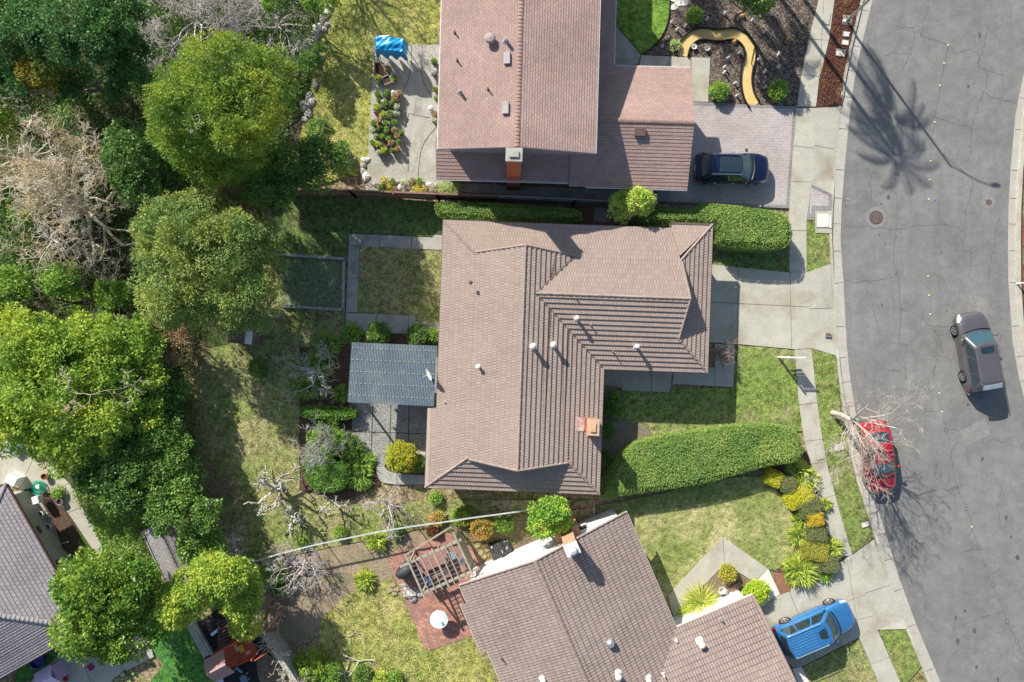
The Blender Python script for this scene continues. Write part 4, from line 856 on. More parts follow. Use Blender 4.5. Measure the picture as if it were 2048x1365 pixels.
# brick chimney on the north gable
p = W(1147, 1106, 5.2); u, v = L3(p); ch = MB(); ch.box(W3(u, vN3 + .12, 1.3), (1.5, .66, 2.6), rz=a3)
ch.box(W3(u, vN3 + .02, 3.6), (.72, .6, 3.1), rz=a3); cho = ch.build("chimney", m_wornbrick, sh)
ch = MB(); ch.box(W3(u, vN3 + .02, 5.18), (.8, .68, .1), rz=a3); ch.lathe(W3(u, vN3 + .02, 5.22), [(.2, 0), (.2, .1), (.26, .14), (.22, .3), (.001, .38)], 16); ch.build("chimney_cap", MAT("white_metal_cap", (.75, .74, .7), (.68, .67, .63), 4, .5), cho)
def on3(px, py, h, g_=False):
    z = 4
    for _ in range(6): p = W(px, py, z + h); u, v = L3(p); z = max(ZSR - ps * abs(u - uR3), (zE3 + ps * min(vG3 - v, v - vG3 + 2 * wd3)) if v < vG3 else -9)
    return p, z
p, z = on3(1221, 1289, .3); t = MB(); t.lathe((p.x, p.y, z - .1), [(.18, 0), (.18, .2), (.25, .26), (.22, .42), (.1, .5), (.001, .52)], 18); t.build("roof_turbine", m_galv, r3o)
for px, py, r, h, m_, c_ in ((1404, 1291, .13, .4, None, True), (1445, 1243, .05, .35, m_galv, False), (1354, 1284, .05, .2, m_pipe, False), (1237, 1355, .12, .4, None, True), (1004, 1322, .04, .35, m_darkpipe, False), (1329, 1354, .05, .35, m_pipe, False), (1298, 1362, .1, .3, None, True), (1086, 1362, .1, .3, None, True)):
    p, z = on3(px, py, h); pipe(r3o, p.x, p.y, z, r, h, m_, c_)

# ---------------- lower left house
lh = thing("hipped_shingle_house", "house with grey shingle hip roof and dark red gutters in the lower left corner", "house")
d1 = (W(135, 1186) - W(42, 1023)).normalized(); a4 = math.atan2(d1.y, d1.x)        # along the NE eave, heading down-right
ex_ = Vector((d1.x, d1.y, 0)); ey_ = Vector((-d1.y, d1.x, 0))                       # ey points up-right (outward)
ZH = 2.7; pc = W(176, 1257, ZH); pn = W(7, 972, ZH); Lh = (pc - pn).length; D_ = 5.4; pz = .36; zh = ZH + pz * D_
r4 = MB(); Q = lambda a, b, z: Vector((pc.x, pc.y, 0)) - ex_ * a - ey_ * b + Vector((0, 0, z))   # a along back up the eave, b inward
roof_plane(r4, [Q(0, 0, ZH), Q(Lh, 0, ZH), Q(Lh - 0, D_ * 0 + 0, ZH), Q(Lh - D_, D_, zh), Q(D_, D_, zh)] if False else [Q(0, 0, ZH), Q(Lh, 0, ZH), Q(Lh - D_, D_, zh), Q(D_, D_, zh)], ex_.xy, .22, .02)
roof_plane(r4, [Q(0, 0, ZH), Q(D_, D_, zh), Q(D_, 16, zh), Q(0, 16, ZH)], ey_.xy, .17, .03)
roof_plane(r4, [Q(Lh, 0, ZH), Q(Lh, 16, ZH), Q(Lh - D_, 16, zh), Q(Lh - D_, D_, zh)], ey_.xy, .22, .02)
r4.face([Q(D_, D_, zh), Q(Lh - D_, D_, zh), Q(Lh - D_, 16, zh), Q(D_, 16, zh)][::-1])
r4o = r4.build("roof", m_grey_sh, lh)
cap_objs([(Q(0, 0, ZH + .02), Q(D_, D_, zh + .02))], m_greycap, r4o, "ridge_cap", .34, .09, .24); cap_objs([(Q(Lh, 0, ZH + .02), Q(Lh - D_, D_, zh + .02)), (Q(D_, D_, zh + .02), Q(Lh - D_, D_, zh + .02))], m_greycap, r4o, "ridge_cap", .22, .05, .24)
g = MB(); gutter(g, [Q(0, 16, ZH), Q(0, -.0, ZH), Q(Lh, 0, ZH), Q(Lh, 16, ZH)], .13); g.build("gutter", m_gut_red, lh)
w = MB(); wall_ring(w, [Q(a, b, 0).xy[:] for a, b in ((.55, .82), (Lh - .55, .82), (Lh - .55, 16), (.55, 16))], 0, ZH + .1); w.build("walls", MAT("sage_grey_stucco", (.47, .48, .42), (.43, .44, .385), 2, .9, .2, 22, .12), lh)
for a in (4.2, 6.6): w = MB(); w.box(Q(a, .8, 1.1), (.5, .04, .25), rz=a4); w.build("wall_vent", m_darkpipe, lh)

# ---------------- small shed between the yards
sd_ = thing("garden_shed", "small shed with weathered grey shingle roof half hidden by foliage, left of the lower yard", "shed")
A_ = W(345, 1035, 2.3); B_ = W(392, 1135, 2.3); Cc = W(336, 1182, 2.1); Dd = W(282, 1063, 2.1); r1, r2 = W(312, 1050, 2.75), W(362, 1158, 2.75)
s = MB(); dd_ = (r2 - r1).normalized()
def _pl(a, b, c_, d__): roof_plane(s, [a, b, c_, d__], dd_.xy, .25, .02)
_pl(r1, r2, Cc + (r2 - r1) * 0, Dd); 
_pl(A_, B_, r2, r1)
so_ = s.build("roof", BRICK("weathered_shingle", (.33, .31, .3), (.27, .25, .25), (.13, .12, .12), .3, .25, .012, bstr=.4), sd_)
s = MB(); cap_row(s, r1 + up, r2 + up, .22, .05, .3); s.build("ridge_caps", m_greycap, so_)
s = MB(); s.lathe(((W(347, 1108, 2.6)).x, (W(347, 1108, 2.6)).y, 2.58), [(.26, -.05), (.24, .03), (.001, .035)], 9); s.build("bare_patch", MAT("bare_plywood", (.24, .17, .12), (.16, .12, .1), 4), so_)
w = MB(); cen = (A_ + B_ + Cc + Dd) / 4
wall_ring(w, [(cen + (p - cen) * .86).xy[:] for p in (A_, B_, Cc, Dd)], 0, 2.25); w.build("walls", PLAIN("shed_boards", (.3, .26, .22), .85), sd_)
# small sheet-metal box shed by the trees
t = thing("tool_shed", "small box shed with brown and white sheet roof under the acacia at the lawn edge", "shed", (*W(482, 668, 1.9).xy, 0), -.1)
s = MB(); s.box((0, 0, 1.9), (1.5, 1.2, .05)); s.build("roof", PLAIN("rust_brown_sheet", (.2, .11, .09), .7), t)
s = MB(); s.box((.5, .05, 1.94), (.42, 1.25, .03)); s.build("white_panel", m_white, t)
s = MB(); s.box((0, 0, .95), (1.35, 1.05, 1.85)); s.build("walls", m_brown, t)
# ================================================================ VEGETATION
L_con = LEAF("cypress_foliage", (.13, .2, .02), (.07, .14, .018), (.22, .25, .02), .3, nscale=.35)
L_dark = LEAF("dark_evergreen_leaves", (.04, .1, .02), (.07, .15, .025), (.03, .07, .015), .25)
L_aca = LEAF("acacia_foliage", (.15, .21, .05), (.1, .155, .045), (.23, .25, .05), .3, nscale=.6)
L_yel = LEAF("yellow_green_leaves", (.19, .27, .03), (.11, .2, .025), (.26, .3, .03), .35, nscale=.45)
L_fic = LEAF("glossy_green_leaves", (.1, .175, .015), (.055, .12, .012), (.16, .22, .02), .3, rough=.35, nscale=.6)
L_ivy = LEAF("ivy_leaves", (.08, .15, .03), (.12, .2, .035), (.05, .1, .02), .3, rough=.4, nscale=.8)
L_ivyb = LEAF("bright_ivy_leaves", (.14, .24, .035), (.2, .28, .04), (.09, .18, .025), .35, nscale=.6)
L_laur = LEAF("laurel_leaves", (.08, .15, .02), (.13, .2, .03), (.05, .1, .018), .25, rough=.35)
L_hedge = LEAF("hedge_leaves", (.13, .2, .04), (.09, .155, .03), (.19, .24, .05), .25, nscale=.5)
L_hedged = LEAF("dark_hedge_leaves", (.08, .18, .02), (.05, .13, .015), (.12, .2, .02), .25, nscale=.7)
L_gold = LEAF("golden_hedge_leaves", (.4, .38, .01), (.3, .31, .015), (.42, .33, .02), .3, nscale=1.2)
L_olive = LEAF("olive_brown_hedge_leaves", (.13, .14, .05), (.09, .11, .035), (.17, .13, .07), .25, nscale=1.2)
L_orange = LEAF("orange_hedge_leaves", (.45, .3, .02), (.35, .26, .01), (.4, .2, .02), .3)
L_strap = LEAF("strap_leaves", (.14, .23, .03), (.08, .16, .02), (.2, .28, .04), .3, rough=.4, nscale=1.5)
L_strapy = LEAF("yellow_strap_leaves", (.24, .29, .03), (.13, .2, .03), (.33, .35, .05), .3, rough=.4, nscale=1.5)
L_red = LEAF("reddish_leaves", (.13, .02, .01), (.06, .03, .01), (.2, .09, .02), .3)
L_autumn = LEAF("rusty_leaves", (.42, .2, .05), (.3, .22, .05), (.2, .22, .04), .3, nscale=1.)
L_pale = LEAF("pale_silver_leaves", (.3, .36, .14), (.2, .27, .09), (.4, .42, .2), .3)
L_grass = LEAF("grass_blades", (.13, .22, .025), (.09, .17, .02), (.22, .24, .06), .3, nscale=.25)
L_drybr = LEAF("dry_brown_leaves", (.22, .15, .08), (.14, .1, .05), (.3, .2, .1), .2)
B_bark = MAT("grey_brown_bark", (.24, .19, .14), (.16, .13, .1), 6, .9, .5, 22, .5)
B_pale = MAT("pale_bare_twigs", (.8, .73, .6), (.62, .56, .45), 3, .9, 0, 8, .3, big=((.62, .46, .24), .9, .45, .62))
B_lav = MAT("lavender_grey_twigs", (.66, .6, .58), (.52, .46, .44), 3, .9, 0, 8, .3)
B_dark = MAT("dark_twigs", (.17, .13, .11), (.12, .1, .09), 3, .9, 0, 8, .3)
B_street = MAT("street_tree_bark", (.56, .49, .42), (.46, .4, .35), 4, .9, .2, 14, .4)
B_lichen = MAT("lichened_bark", (.62, .6, .52), (.42, .38, .3), 5, .9, .3, 14, .5)

def trunk_segs(base, top, r0, spread_pts, k=5, r1=.12):
    S = []; base = Vector(base); top = Vector(top); p = base; prev = r0
    for i in range(k):
        q = base + (top - base) * ((i + 1) / k) + Vector((rnd.gauss(0, .08), rnd.gauss(0, .08), 0)); rr = r0 + (r1 - r0) * (i + 1) / k
        S.append((tuple(p), tuple(q), prev, rr)); p = q; prev = rr
        if i >= 1:
            for _ in range(3):
                if not len(spread_pts): break
                t = Vector(spread_pts[rnd.randrange(len(spread_pts))]); m = q * .5 + t * .5 + Vector((rnd.gauss(0, .2), rnd.gauss(0, .2), -.2))
                S.append((tuple(q), tuple(m), rr * .5, rr * .3)); S.append((tuple(m), tuple(t), rr * .3, .02))
    return S
def leafy(name, label, cat, lobes, leafmat, n_clump, per, rc, L, Wd, trunk_px=None, group=None, r0=.25, **kw):
    """lobes in pixels: (px, py, z_mid, radius_px_x, radius_px_y, rz_m)"""
    wl = []
    sub = kw.pop('sub', 1.6 if min(l[3] for l in lobes) > 36 or max(l[3] for l in lobes) > 55 else 0)
    for px, py, z, rx, ry, rz in lobes:
        z = z * (.93 if z > 4 else 1); c = W(px, py, z); k = (H - z) / H / 32; wl.append((c.x, c.y, z, rx * k, ry * k, rz))
    cx_ = sum(l[0] for l in wl) / len(wl); cy_ = sum(l[1] for l in wl) / len(wl)
    if trunk_px: q = W(*trunk_px); cx_, cy_ = q.x, q.y
    t = thing(name, label, cat, (cx_, cy_, GZ), group=group)
    loc = [(l[0] - cx_, l[1] - cy_, l[2] - GZ, *l[3:]) for l in wl]
    o, C = crown("crown", loc, leafmat, t, n_clump, per, rc, L, Wd, sub=sub, **kw)
    zt = max(l[2] for l in loc); tc = (sum(l[0] for l in loc) / len(loc) * .5, sum(l[1] for l in loc) / len(loc) * .5, zt)
    segs_mesh("trunk", trunk_segs((0, 0, -GZ), tc, r0, C[:60]), B_bark, t, 6)
    return t
# big trees on the left
leafy("cypress_tree", "large yellow-green feathery evergreen, the tallest crown at the upper left of the yard", "tree",
      [(455, 140, 7.2, 85, 62, 2.6), (400, 235, 7, 75, 82, 2.6), (500, 215, 7.2, 80, 90, 2.8), (450, 315, 5.6, 80, 62, 2.2), (545, 160, 5.6, 45, 60, 2.), (365, 185, 6, 42, 50, 2.), (350, 265, 5.2, 38, 52, 2)], L_con, 2300, 44, .3, .16, .05, trunk_px=(545, 330), r0=.4, spiky=.4, up=.25)
leafy("evergreen_tree", "dark green spreading tree between the tall yellow-green evergreen and the brown fence", "tree",
      [(640, 335, 4.2, 62, 50, 1.6), (575, 345, 4, 50, 50, 1.5), (540, 385, 4, 45, 30, 1.5)], LEAF("mid_dark_foliage", (.07, .13, .02), (.1, .17, .02), (.05, .1, .02), .3), 330, 55, .4, .17, .07, r0=.22)
leafy("acacia_tree", "grey-green fine-leaved tree over the lawn edge left of the raised garden frame", "tree",
      [(430, 500, 5, 110, 70, 2.2), (360, 560, 4.6, 85, 90, 2), (480, 580, 4, 80, 75, 1.8), (400, 440, 5, 75, 55, 2), (525, 530, 4, 45, 60, 1.4), (440, 640, 3, 75, 40, 1.3), (330, 470, 4, 50, 60, 1.8), (470, 430, 3.6, 50, 45, 1.3)], L_aca, 1800, 44, .36, .18, .06, trunk_px=(470, 585), r0=.3, spiky=.3)
leafy("yellow_green_tree", "huge yellow-green broadleaf crown filling the left edge below the bare tree", "tree",
      [(60, 700, 4.6, 95, 70, 2.), (165, 720, 4.3, 95, 80, 2.), (90, 800, 4.9, 100, 85, 2.2), (195, 830, 4.2, 75, 80, 1.8), (260, 740, 3.2, 60, 75, 1.4), (20, 850, 4.2, 60, 55, 1.7), (140, 890, 4.2, 65, 55, 1.6), (262, 690, 3., 55, 50, 1.3), (20, 660, 4.4, 60, 45, 1.8), (240, 780, 3, 75, 90, 1.1), (120, 760, 3.6, 120, 110, 1.2)], L_yel, 2100, 42, .4, .19, .1, trunk_px=(235, 790), r0=.42)
leafy("laurel_tree", "dark glossy green tree below the large yellow-green crown at the left", "tree",
      [(250, 930, 2.8, 85, 60, 1.4), (310, 870, 2.5, 60, 70, 1.3), (335, 950, 2.6, 60, 55, 1.2), (270, 990, 2.8, 60, 40, 1.2), (325, 800, 2.2, 35, 60, 1.)], L_laur, 1000, 46, .42, .17, .1, r0=.22)
leafy("ivy_tree", "dark green ivy-like tree beside the weathered grey shed", "tree",
      [(365, 1030, 3.4, 65, 40, 1.1), (400, 1085, 3, 45, 45, 1.), (340, 1010, 3, 40, 25, 1.)], L_laur, 260, 50, .36, .16, .1, r0=.15)
leafy("ficus_tree", "dense glossy round tree between the grey-roofed house and the toy patio", "tree",
      [(215, 1190, 5.2, 85, 75, 2), (190, 1250, 5, 65, 60, 2), (265, 1250, 4.6, 60, 60, 1.8), (270, 1170, 4.5, 50, 50, 1.6), (175, 1150, 4.2, 45, 45, 1.5)], L_fic, 1000, 45, .36, .19, .1, r0=.28)
leafy("privet_tree", "bright green arching tree over the black play surface, left of the pruned stump", "tree",
      [(345, 1210, 4, 46, 42, 1.3), (400, 1175, 4.2, 55, 40, 1.4), (455, 1150, 4.4, 50, 38, 1.4), (484, 1190, 3.4, 33, 48, 1.2), (494, 1238, 2.6, 26, 32, 1.), (425, 1130, 3.6, 30, 25, 1.)], LEAF("privet_leaves", (.2, .27, .03), (.11, .2, .025), (.28, .32, .04), .35, nscale=.8), 520, 52, .36, .17, .09, r0=.2)
leafy("woodland_tree", "dark evergreen tree behind the photo's upper left corner beside the pale brush", "tree",
      [(170, 70, 6, 75, 60, 2), (235, 40, 6, 60, 50, 2), (110, 95, 5, 50, 40, 1.6), (250, 100, 5, 45, 45, 1.6)], L_dark, 420, 50, .42, .18, .1, r0=.25)
leafy("woodland_tree", "very dark shrubby tree on the far left edge under the upper left corner", "tree",
      [(20, 100, 4.5, 55, 60, 1.6), (60, 60, 5, 45, 40, 1.5), (30, 180, 4, 45, 40, 1.4), (20, 20, 4, 60, 45, 1.5)], L_dark, 300, 50, .42, .17, .09)
leafy("autumn_shrub", "green shrub with orange and yellow tips near the upper left edge", "shrub",
      [(85, 145, 4, 42, 40, 1.3), (65, 125, 4.4, 20, 20, .8)], LEAF("turning_leaves", (.16, .18, .02), (.08, .12, .02), (.4, .26, .03), .3, nscale=.9), 150, 45, .34, .16, .08)
leafy("woodland_shrub", "bright yellow-green shrub on the left edge above the pale bare tree", "shrub", [(10, 225, 4, 26, 30, 1.2), (0, 260, 4, 30, 35, 1.2)], L_yel, 110, 45, .36, .16, .08)
leafy("woodland_shrub", "dark glossy shrub between the bare tree and the tall yellow-green evergreen", "shrub", [(265, 320, 3.6, 48, 55, 1.4), (280, 375, 3.4, 38, 35, 1.2), (255, 280, 3.2, 30, 30, 1.)], L_ivy, 240, 50, .36, .16, .1)
leafy("woodland_shrub", "dark shrub in the gap above the big bare tree", "shrub", [(270, 165, 3.2, 50, 35, 1.2), (150, 170, 3, 55, 35, 1.2)], L_dark, 200, 45, .4, .16, .09)
leafy("woodland_shrub", "bright green ivy mound at the left edge above the huge yellow-green crown", "shrub", [(25, 590, 2.6, 45, 50, 1.1), (60, 610, 2, 35, 35, .8)], L_ivyb, 240, 45, .36, .15, .1)
leafy("woodland_shrub", "green ivy mound in the middle of the bare twigs on the left", "shrub", [(130, 560, 2.6, 40, 30, 1.), (60, 430, 2.6, 25, 25, .9), (40, 400, 2.2, 35, 35, .9)], L_ivyb, 200, 45, .34, .15, .1)
leafy("woodland_shrub", "bright ivy patch between the bare twigs and the large yellow-green crown", "shrub", [(200, 650, 2.4, 60, 22, .8), (230, 590, 2, 35, 25, .7)], L_ivyb, 200, 45, .34, .15, .1)
leafy("brown_shrub", "brown-leaved shrub in shade between the acacia and the tall evergreen", "shrub", [(465, 410, 3.4, 32, 38, 1.1)], L_drybr, 90, 45, .36, .14, .08)
leafy("brown_shrub", "dry brown shrub below the acacia at the edge of the lawn", "shrub", [(355, 690, 1.8, 40, 40, .8), (330, 660, 2, 40, 25, .8)], L_drybr, 130, 40, .36, .12, .06)
leafy("woodland_shrub", "small leafy shrub below the stone edging at the top of the long lawn", "shrub", [(620, 130, 1.6, 18, 22, .7), (640, 110, 1.4, 16, 18, .6)], L_ivy, 70, 45, .26, .12, .07, r0=.05)
leafy("woodland_shrub", "yellow-green shrub at the top edge above the rocky bed", "shrub", [(640, 5, 2.4, 35, 22, .9), (560, 5, 2.6, 30, 20, .9)], L_ivyb, 110, 45, .3, .14, .08, r0=.08)
leafy("woodland_shrub", "small green shrub below the long rocky bed, beside the lawn", "shrub", [(640, 265, 1.4, 22, 24, .6)], L_ivy, 50, 45, .26, .12, .07, r0=.05)
# bare trees -----------------------------------------------------
def bare(name, label, cat, base_px, stems, mat, lev, kids=(3, 5), curl=.35, up=.12, lk=.62, group=None, rmin=.011, side=.9, r_under=4, steps=4, rk=.6):
    q = W(*base_px); t = thing(name, label, cat, (q.x, q.y, GZ), group=group); S = []; T = []
    for d, L, r, z0 in stems:
        st = Vector((0, 0, z0)); 
        grow(S, st, d, L, r, lev, curl, kids, up, lk, rk, steps, rmin, side)
    thick = [s for s in S if s[2] > rmin * r_under]; thin = [s for s in S if s[2] <= rmin * r_under]
    zmax = max(s[3] for s in stems)
    thick += [((0, 0, -GZ), (0, 0, max(zmax, .05)), stems[0][2] * 1.25, stems[0][2])]
    segs_mesh("trunk", thick, mat, t, 6)
    if thin: segs_mesh("twigs", thin, mat, t, 3)
    return t
def rdirs(n, up, lo, hi, r, z0=0.): return [(Vector((math.cos(2 * PI * (i + rnd.random() * .6) / n), math.sin(2 * PI * (i + rnd.random() * .6) / n), up * rnd.uniform(.6, 1.4))), rnd.uniform(lo, hi), r, z0) for i in range(n)]
bare("bare_tree", "big pale leafless tree with a tangle of crooked twigs at the left of the photo", "tree", (205, 430), rdirs(8, .5, 2.8, 3.6, .15, 1.6) + rdirs(4, 2., 2.4, 3., .12, 1.6), B_pale, 5, (3, 4), .42, .03, .67, rmin=.011, side=.95, rk=.66)
bare("bare_tree", "second pale leafless tree whose crooked crown reaches the left edge of the photo", "tree", (95, 340), rdirs(8, .7, 2.4, 3.1, .13, 1.8), B_pale, 5, (3, 4), .42, .03, .67, rmin=.011, side=.95, rk=.66)
bare("bare_tree", "brown-grey leafless tree with fine twigs between the pale bare tree and the acacia", "tree", (215, 600), rdirs(8, .6, 2.3, 3., .09, .4), B_dark, 4, (3, 4), .35, .04, .62, rmin=.011)
bare("bare_brush", "lavender-grey leafless brush along the top edge beside the tall yellow-green evergreen", "brush", (400, 50), rdirs(14, .7, 2.4, 3.2, .06, .3), B_lav, 5, (3, 4), .38, .02, .64, rmin=.009)
bare("bare_brush", "lavender-grey leafless brush at the top, right of the tall yellow-green evergreen", "brush", (560, 60), rdirs(10, .6, 1.7, 2.4, .05, .2), B_lav, 4, (3, 4), .4, .02, .62, rmin=.011)
bare("bare_brush", "thin bare vines over dark ivy near the upper left corner", "brush", (260, 120), rdirs(7, .6, 2., 2.8, .04, .6), B_dark, 3, (3, 5), .45, .0, .62, rmin=.01)
bare("bare_brush", "pale bare vines tangled in the huge yellow-green crown", "brush", (300, 775), [(Vector((1, .1, .1)), 2., .018, 5.9), (Vector((-1, .3, .1)), 1.6, .016, 5.9), (Vector((.2, -1, .1)), 1.4, .016, 5.9)], B_pale, 3, (2, 4), .4, .0, .6, rmin=.01)
bare("bare_brush", "pale dead twigs poking from the tall yellow-green evergreen", "brush", (505, 318), [(Vector((1, .1, .1)), 1.1, .025, 7.9), (Vector((-1, .4, .2)), 1., .025, 7.9), (Vector((.2, -1, .1)), 1., .025, 7.9)], B_pale, 3, (2, 4), .4, .0, .6, rmin=.009)
# pruned garden trees
bare("pruned_fruit_tree", "knobbly lichened fruit tree with stubby pruned branches on the lower lawn", "tree", (562, 968), rdirs(6, .7, 1., 1.5, .13, .8), B_lichen, 2, (3, 4), .5, .1, .6, rmin=.04, side=1.)
bare("pruned_fruit_tree", "smaller lichened pruned tree right of the knobbly fruit tree, near the white property line", "tree", (600, 1030), rdirs(5, .9, .7, 1.1, .09, .6), B_lichen, 2, (3, 4), .5, .1, .6, rmin=.03, side=1.)
bare("pruned_fruit_tree", "low lichened pruned tree just right of the triangular hedge's shadow", "tree", (668, 1000), rdirs(4, .8, .6, 1., .07, .6), B_lichen, 2, (2, 4), .5, .1, .6, rmin=.025, side=1.)
bare("bare_fruit_tree", "leafless tree with brown twigs below the triangular clipped hedge", "tree", (778, 1003), rdirs(7, .8, .9, 1.4, .05, .25), B_lav, 3, (3, 5), .4, .08, .6, rmin=.009)
bare("bare_fruit_tree", "leafless reddish tree at the left edge of the lower lawn", "tree", (432, 935), rdirs(6, .7, .9, 1.3, .05, .4), MAT("reddish_twigs", (.33, .22, .18), (.25, .17, .14), 3, .9, 0), 3, (3, 5), .35, .08, .6, rmin=.009)
bare("bare_fruit_tree", "leafless reddish tree just below the other reddish one at the lawn's left edge", "tree", (462, 975), rdirs(6, .7, .8, 1.1, .045, .3), MAT("reddish_twigs", (.33, .22, .18), (.25, .17, .14), 3, .9, 0), 3, (3, 4), .35, .08, .6, rmin=.009)
bare("bare_fruit_tree", "pale leafless sapling above the arching privet tree", "tree", (475, 1078), rdirs(6, .9, .8, 1.1, .04, .3), B_lav, 3, (3, 5), .4, .08, .6, rmin=.009)
bare("bare_fruit_tree", "pale bushy leafless tree just below the white property line, left of the strap-leaved plant", "tree", (612, 1120), rdirs(8, .8, 1.0, 1.5, .06, .3), B_lav, 3, (4, 5), .45, .06, .62, rmin=.01)
bare("bare_fruit_tree", "small leafless tree with pale twigs beside the lower eave of the middle house", "tree", (1012, 1008), rdirs(7, .9, .5, .8, .035, .3), B_pale, 3, (2, 4), .35, .1, .6, rmin=.008)
bare("bare_fruit_tree", "bare spreading shrub tree over strap leaves left of the patio cover", "tree", (640, 745), rdirs(6, .5, 1.3, 1.9, .06, .4), B_lav, 3, (3, 4), .4, .05, .62, rmin=.01)
bare("bare_fruit_tree", "bare upright tree near the upper corner of the patio cover", "tree", (662, 712), rdirs(6, 1., .7, 1., .045, .4), B_pale, 3, (2, 4), .35, .1, .6, rmin=.01)
bare("bare_fruit_tree", "grey dead twiggy tree over the bright bush left of the aggregate patio", "tree", (655, 880), rdirs(9, .8, 1.0, 1.5, .04, .5), MAT("silver_twigs", (.42, .42, .38), (.34, .34, .3), 3, .9, 0), 3, (4, 5), .4, .05, .62, rmin=.009)
bare("bare_shrub", "round leafless shrub with reddish twigs at the east eave of the middle house", "shrub", (1432, 705), [(Vector((rnd.gauss(0, .6), rnd.gauss(0, .6), 1.)), rnd.uniform(.7, 1.), .014, 0) for _ in range(34)], MAT("tawny_twigs", (.5, .38, .27), (.42, .26, .2), 3, .9, 0), 2, (3, 5), .12, .05, .55, rmin=.008, side=.5)
# bulk bare trunk stump at the play yard
t = thing("pruned_stump_tree", "thick pollarded trunk with two cut limbs right of the play yard", "tree", (*W(566, 1213).xy, GZ)); S = []
for d, L, r in (((-.08, -.05, 1.), 2.7, .2), ((.4, .25, .9), 2.2, .13), ((-.5, .5, .6), 1.2, .11), ((.15, -.45, .9), 2., .12)): grow(S, (0, 0, .3), d, L, r, 0, .2, steps=5)
S.append(((0, 0, -.1), (0, 0, .4), .26, .2)); segs_mesh("trunk", S, MAT("tan_bark", (.42, .3, .19), (.33, .24, .16), 5, .9, .3, 18, .4), t, 8)
# street tree leaning over the red car
q = W(1664, 826); t = thing("street_tree", "leafless street tree whose bare crown spreads over the parked red car", "tree", (q.x, q.y, GZ)); S = []
base = Vector((0, 0, -.1)); fork = Vector((.12, -.22, 2.1)); S += [(tuple(base), (.05, -.02, 1.1), .19, .15), ((.05, -.02, 1.1), tuple(fork), .15, .13)]
for d, L, r in (((.8, .1, 1.1), 2.0, .075), ((.5, -.6, 1.2), 2.0, .08), ((-.1, -.8, 1.2), 1.9, .07), ((-.6, -.5, 1.1), 1.7, .06), ((.1, .8, 1.2), 1.8, .07), ((-.75, .3, 1.1), 1.6, .05), ((.6, .5, 1.5), 2.1, .08), ((.1, -.3, 1.5), 2.2, .08), ((-.35, -1., .9), 2.2, .06), ((.45, -1., .9), 2.3, .07), ((-.9, -.35, 1.), 1.9, .05)):
    grow(S, fork + Vector(d) * .05, d, L * 1.2, r * .8, 4, .16, (3, 4), .05, .6, .62, 4, .006, .68)
segs_mesh("trunk", [s for s in S if s[2] > .03], B_street, t, 6); segs_mesh("twigs", [s for s in S if s[2] <= .03], B_street, t, 3)
# another bare tree north of the frame throws its shadow on the top lawn
bare("bare_tree", "leafless tree just above the top edge whose branch shadows fall on the long lawn", "tree", (650, -120), rdirs(8, 1.5, 2., 2.8, .09, 2.2), B_dark, 4, (3, 4), .25, .1, .6, rmin=.011)
# palms above the frame throw the frond shadows on road and driveway
def palm(px, py, h, label, n=34, fl=2.6):
    q = W(px, py); t = thing("palm_tree", label, "palm tree", (q.x, q.y, GZ))
    segs_mesh("trunk", [((0, 0, -.1), (.05, 0, h * .5), .14, .11), ((.05, 0, h * .5), (.1, 0, h), .11, .12)], B_bark, t, 8); V = []; F = []; nn = 0; parts_v = []
    for i in range(n):
        a = 2 * PI * i / n * 2.4 + rnd.random() * .3; el = rnd.uniform(-.4, 1.1); d = Vector((math.cos(a) * math.cos(el), math.sin(a) * math.cos(el), math.sin(el))); p = Vector((.1, 0, h)); L = fl * rnd.uniform(.8, 1.1); k = 26; pts = []
        for j in range(k): pts.append((p.copy(), d.copy())); p = p + d * L / k; d = (d + Vector((0, 0, -.065))).normalized()
        for j, (p, d) in enumerate(pts):
            if j < 3: continue
            s = d.cross(Vector((0, 0, 1))).normalized(); ll = .5 * math.sin(PI * (j + 2) / (k + 3)) ** .6
            for sg in (-1, 1):
                e = (s * sg + d * .55 + Vector((0, 0, -.25))).normalized(); w_ = d * .032; b0 = len(V)
                V += [tuple(p - w_), tuple(p + w_), tuple(p + e * ll + w_ * .3), tuple(p + e * ll - w_ * .3)]; F.append((b0, b0 + 1, b0 + 2, b0 + 3))
            if j < k - 1: b0 = len(V); w_ = s * .02; q2 = pts[j + 1][0]; V += [tuple(p - w_), tuple(p + w_), tuple(q2 + w_), tuple(q2 - w_)]; F.append((b0, b0 + 1, b0 + 2, b0 + 3))
    link("crown", np_mesh("crown", V, F), t, L_dark)
palm(1560, -62, 7.2, "feather palm above the top edge by the sidewalk, casting its frond shadow on the street", 22, 3.)
palm(1528, -45, 8.6, "taller feather palm above the top edge whose fronds shade the street near the driveway", 19, 2.7)
palm(1474, -36, 3.8, "short palm above the gravel garden near the top edge", 26, 2.2)
palm(1240, -190, 6.4, "palm above the top edge behind the two-storey house", 26, 2.2)
leafy("garden_tree", "dark leafy tree at the top edge of the gravel garden", "tree", [(1515, 5, 3, 26, 26, 1.1), (1490, -25, 3.4, 40, 25, 1.2)], L_ivy, 150, 50, .34, .15, .08, r0=.1)
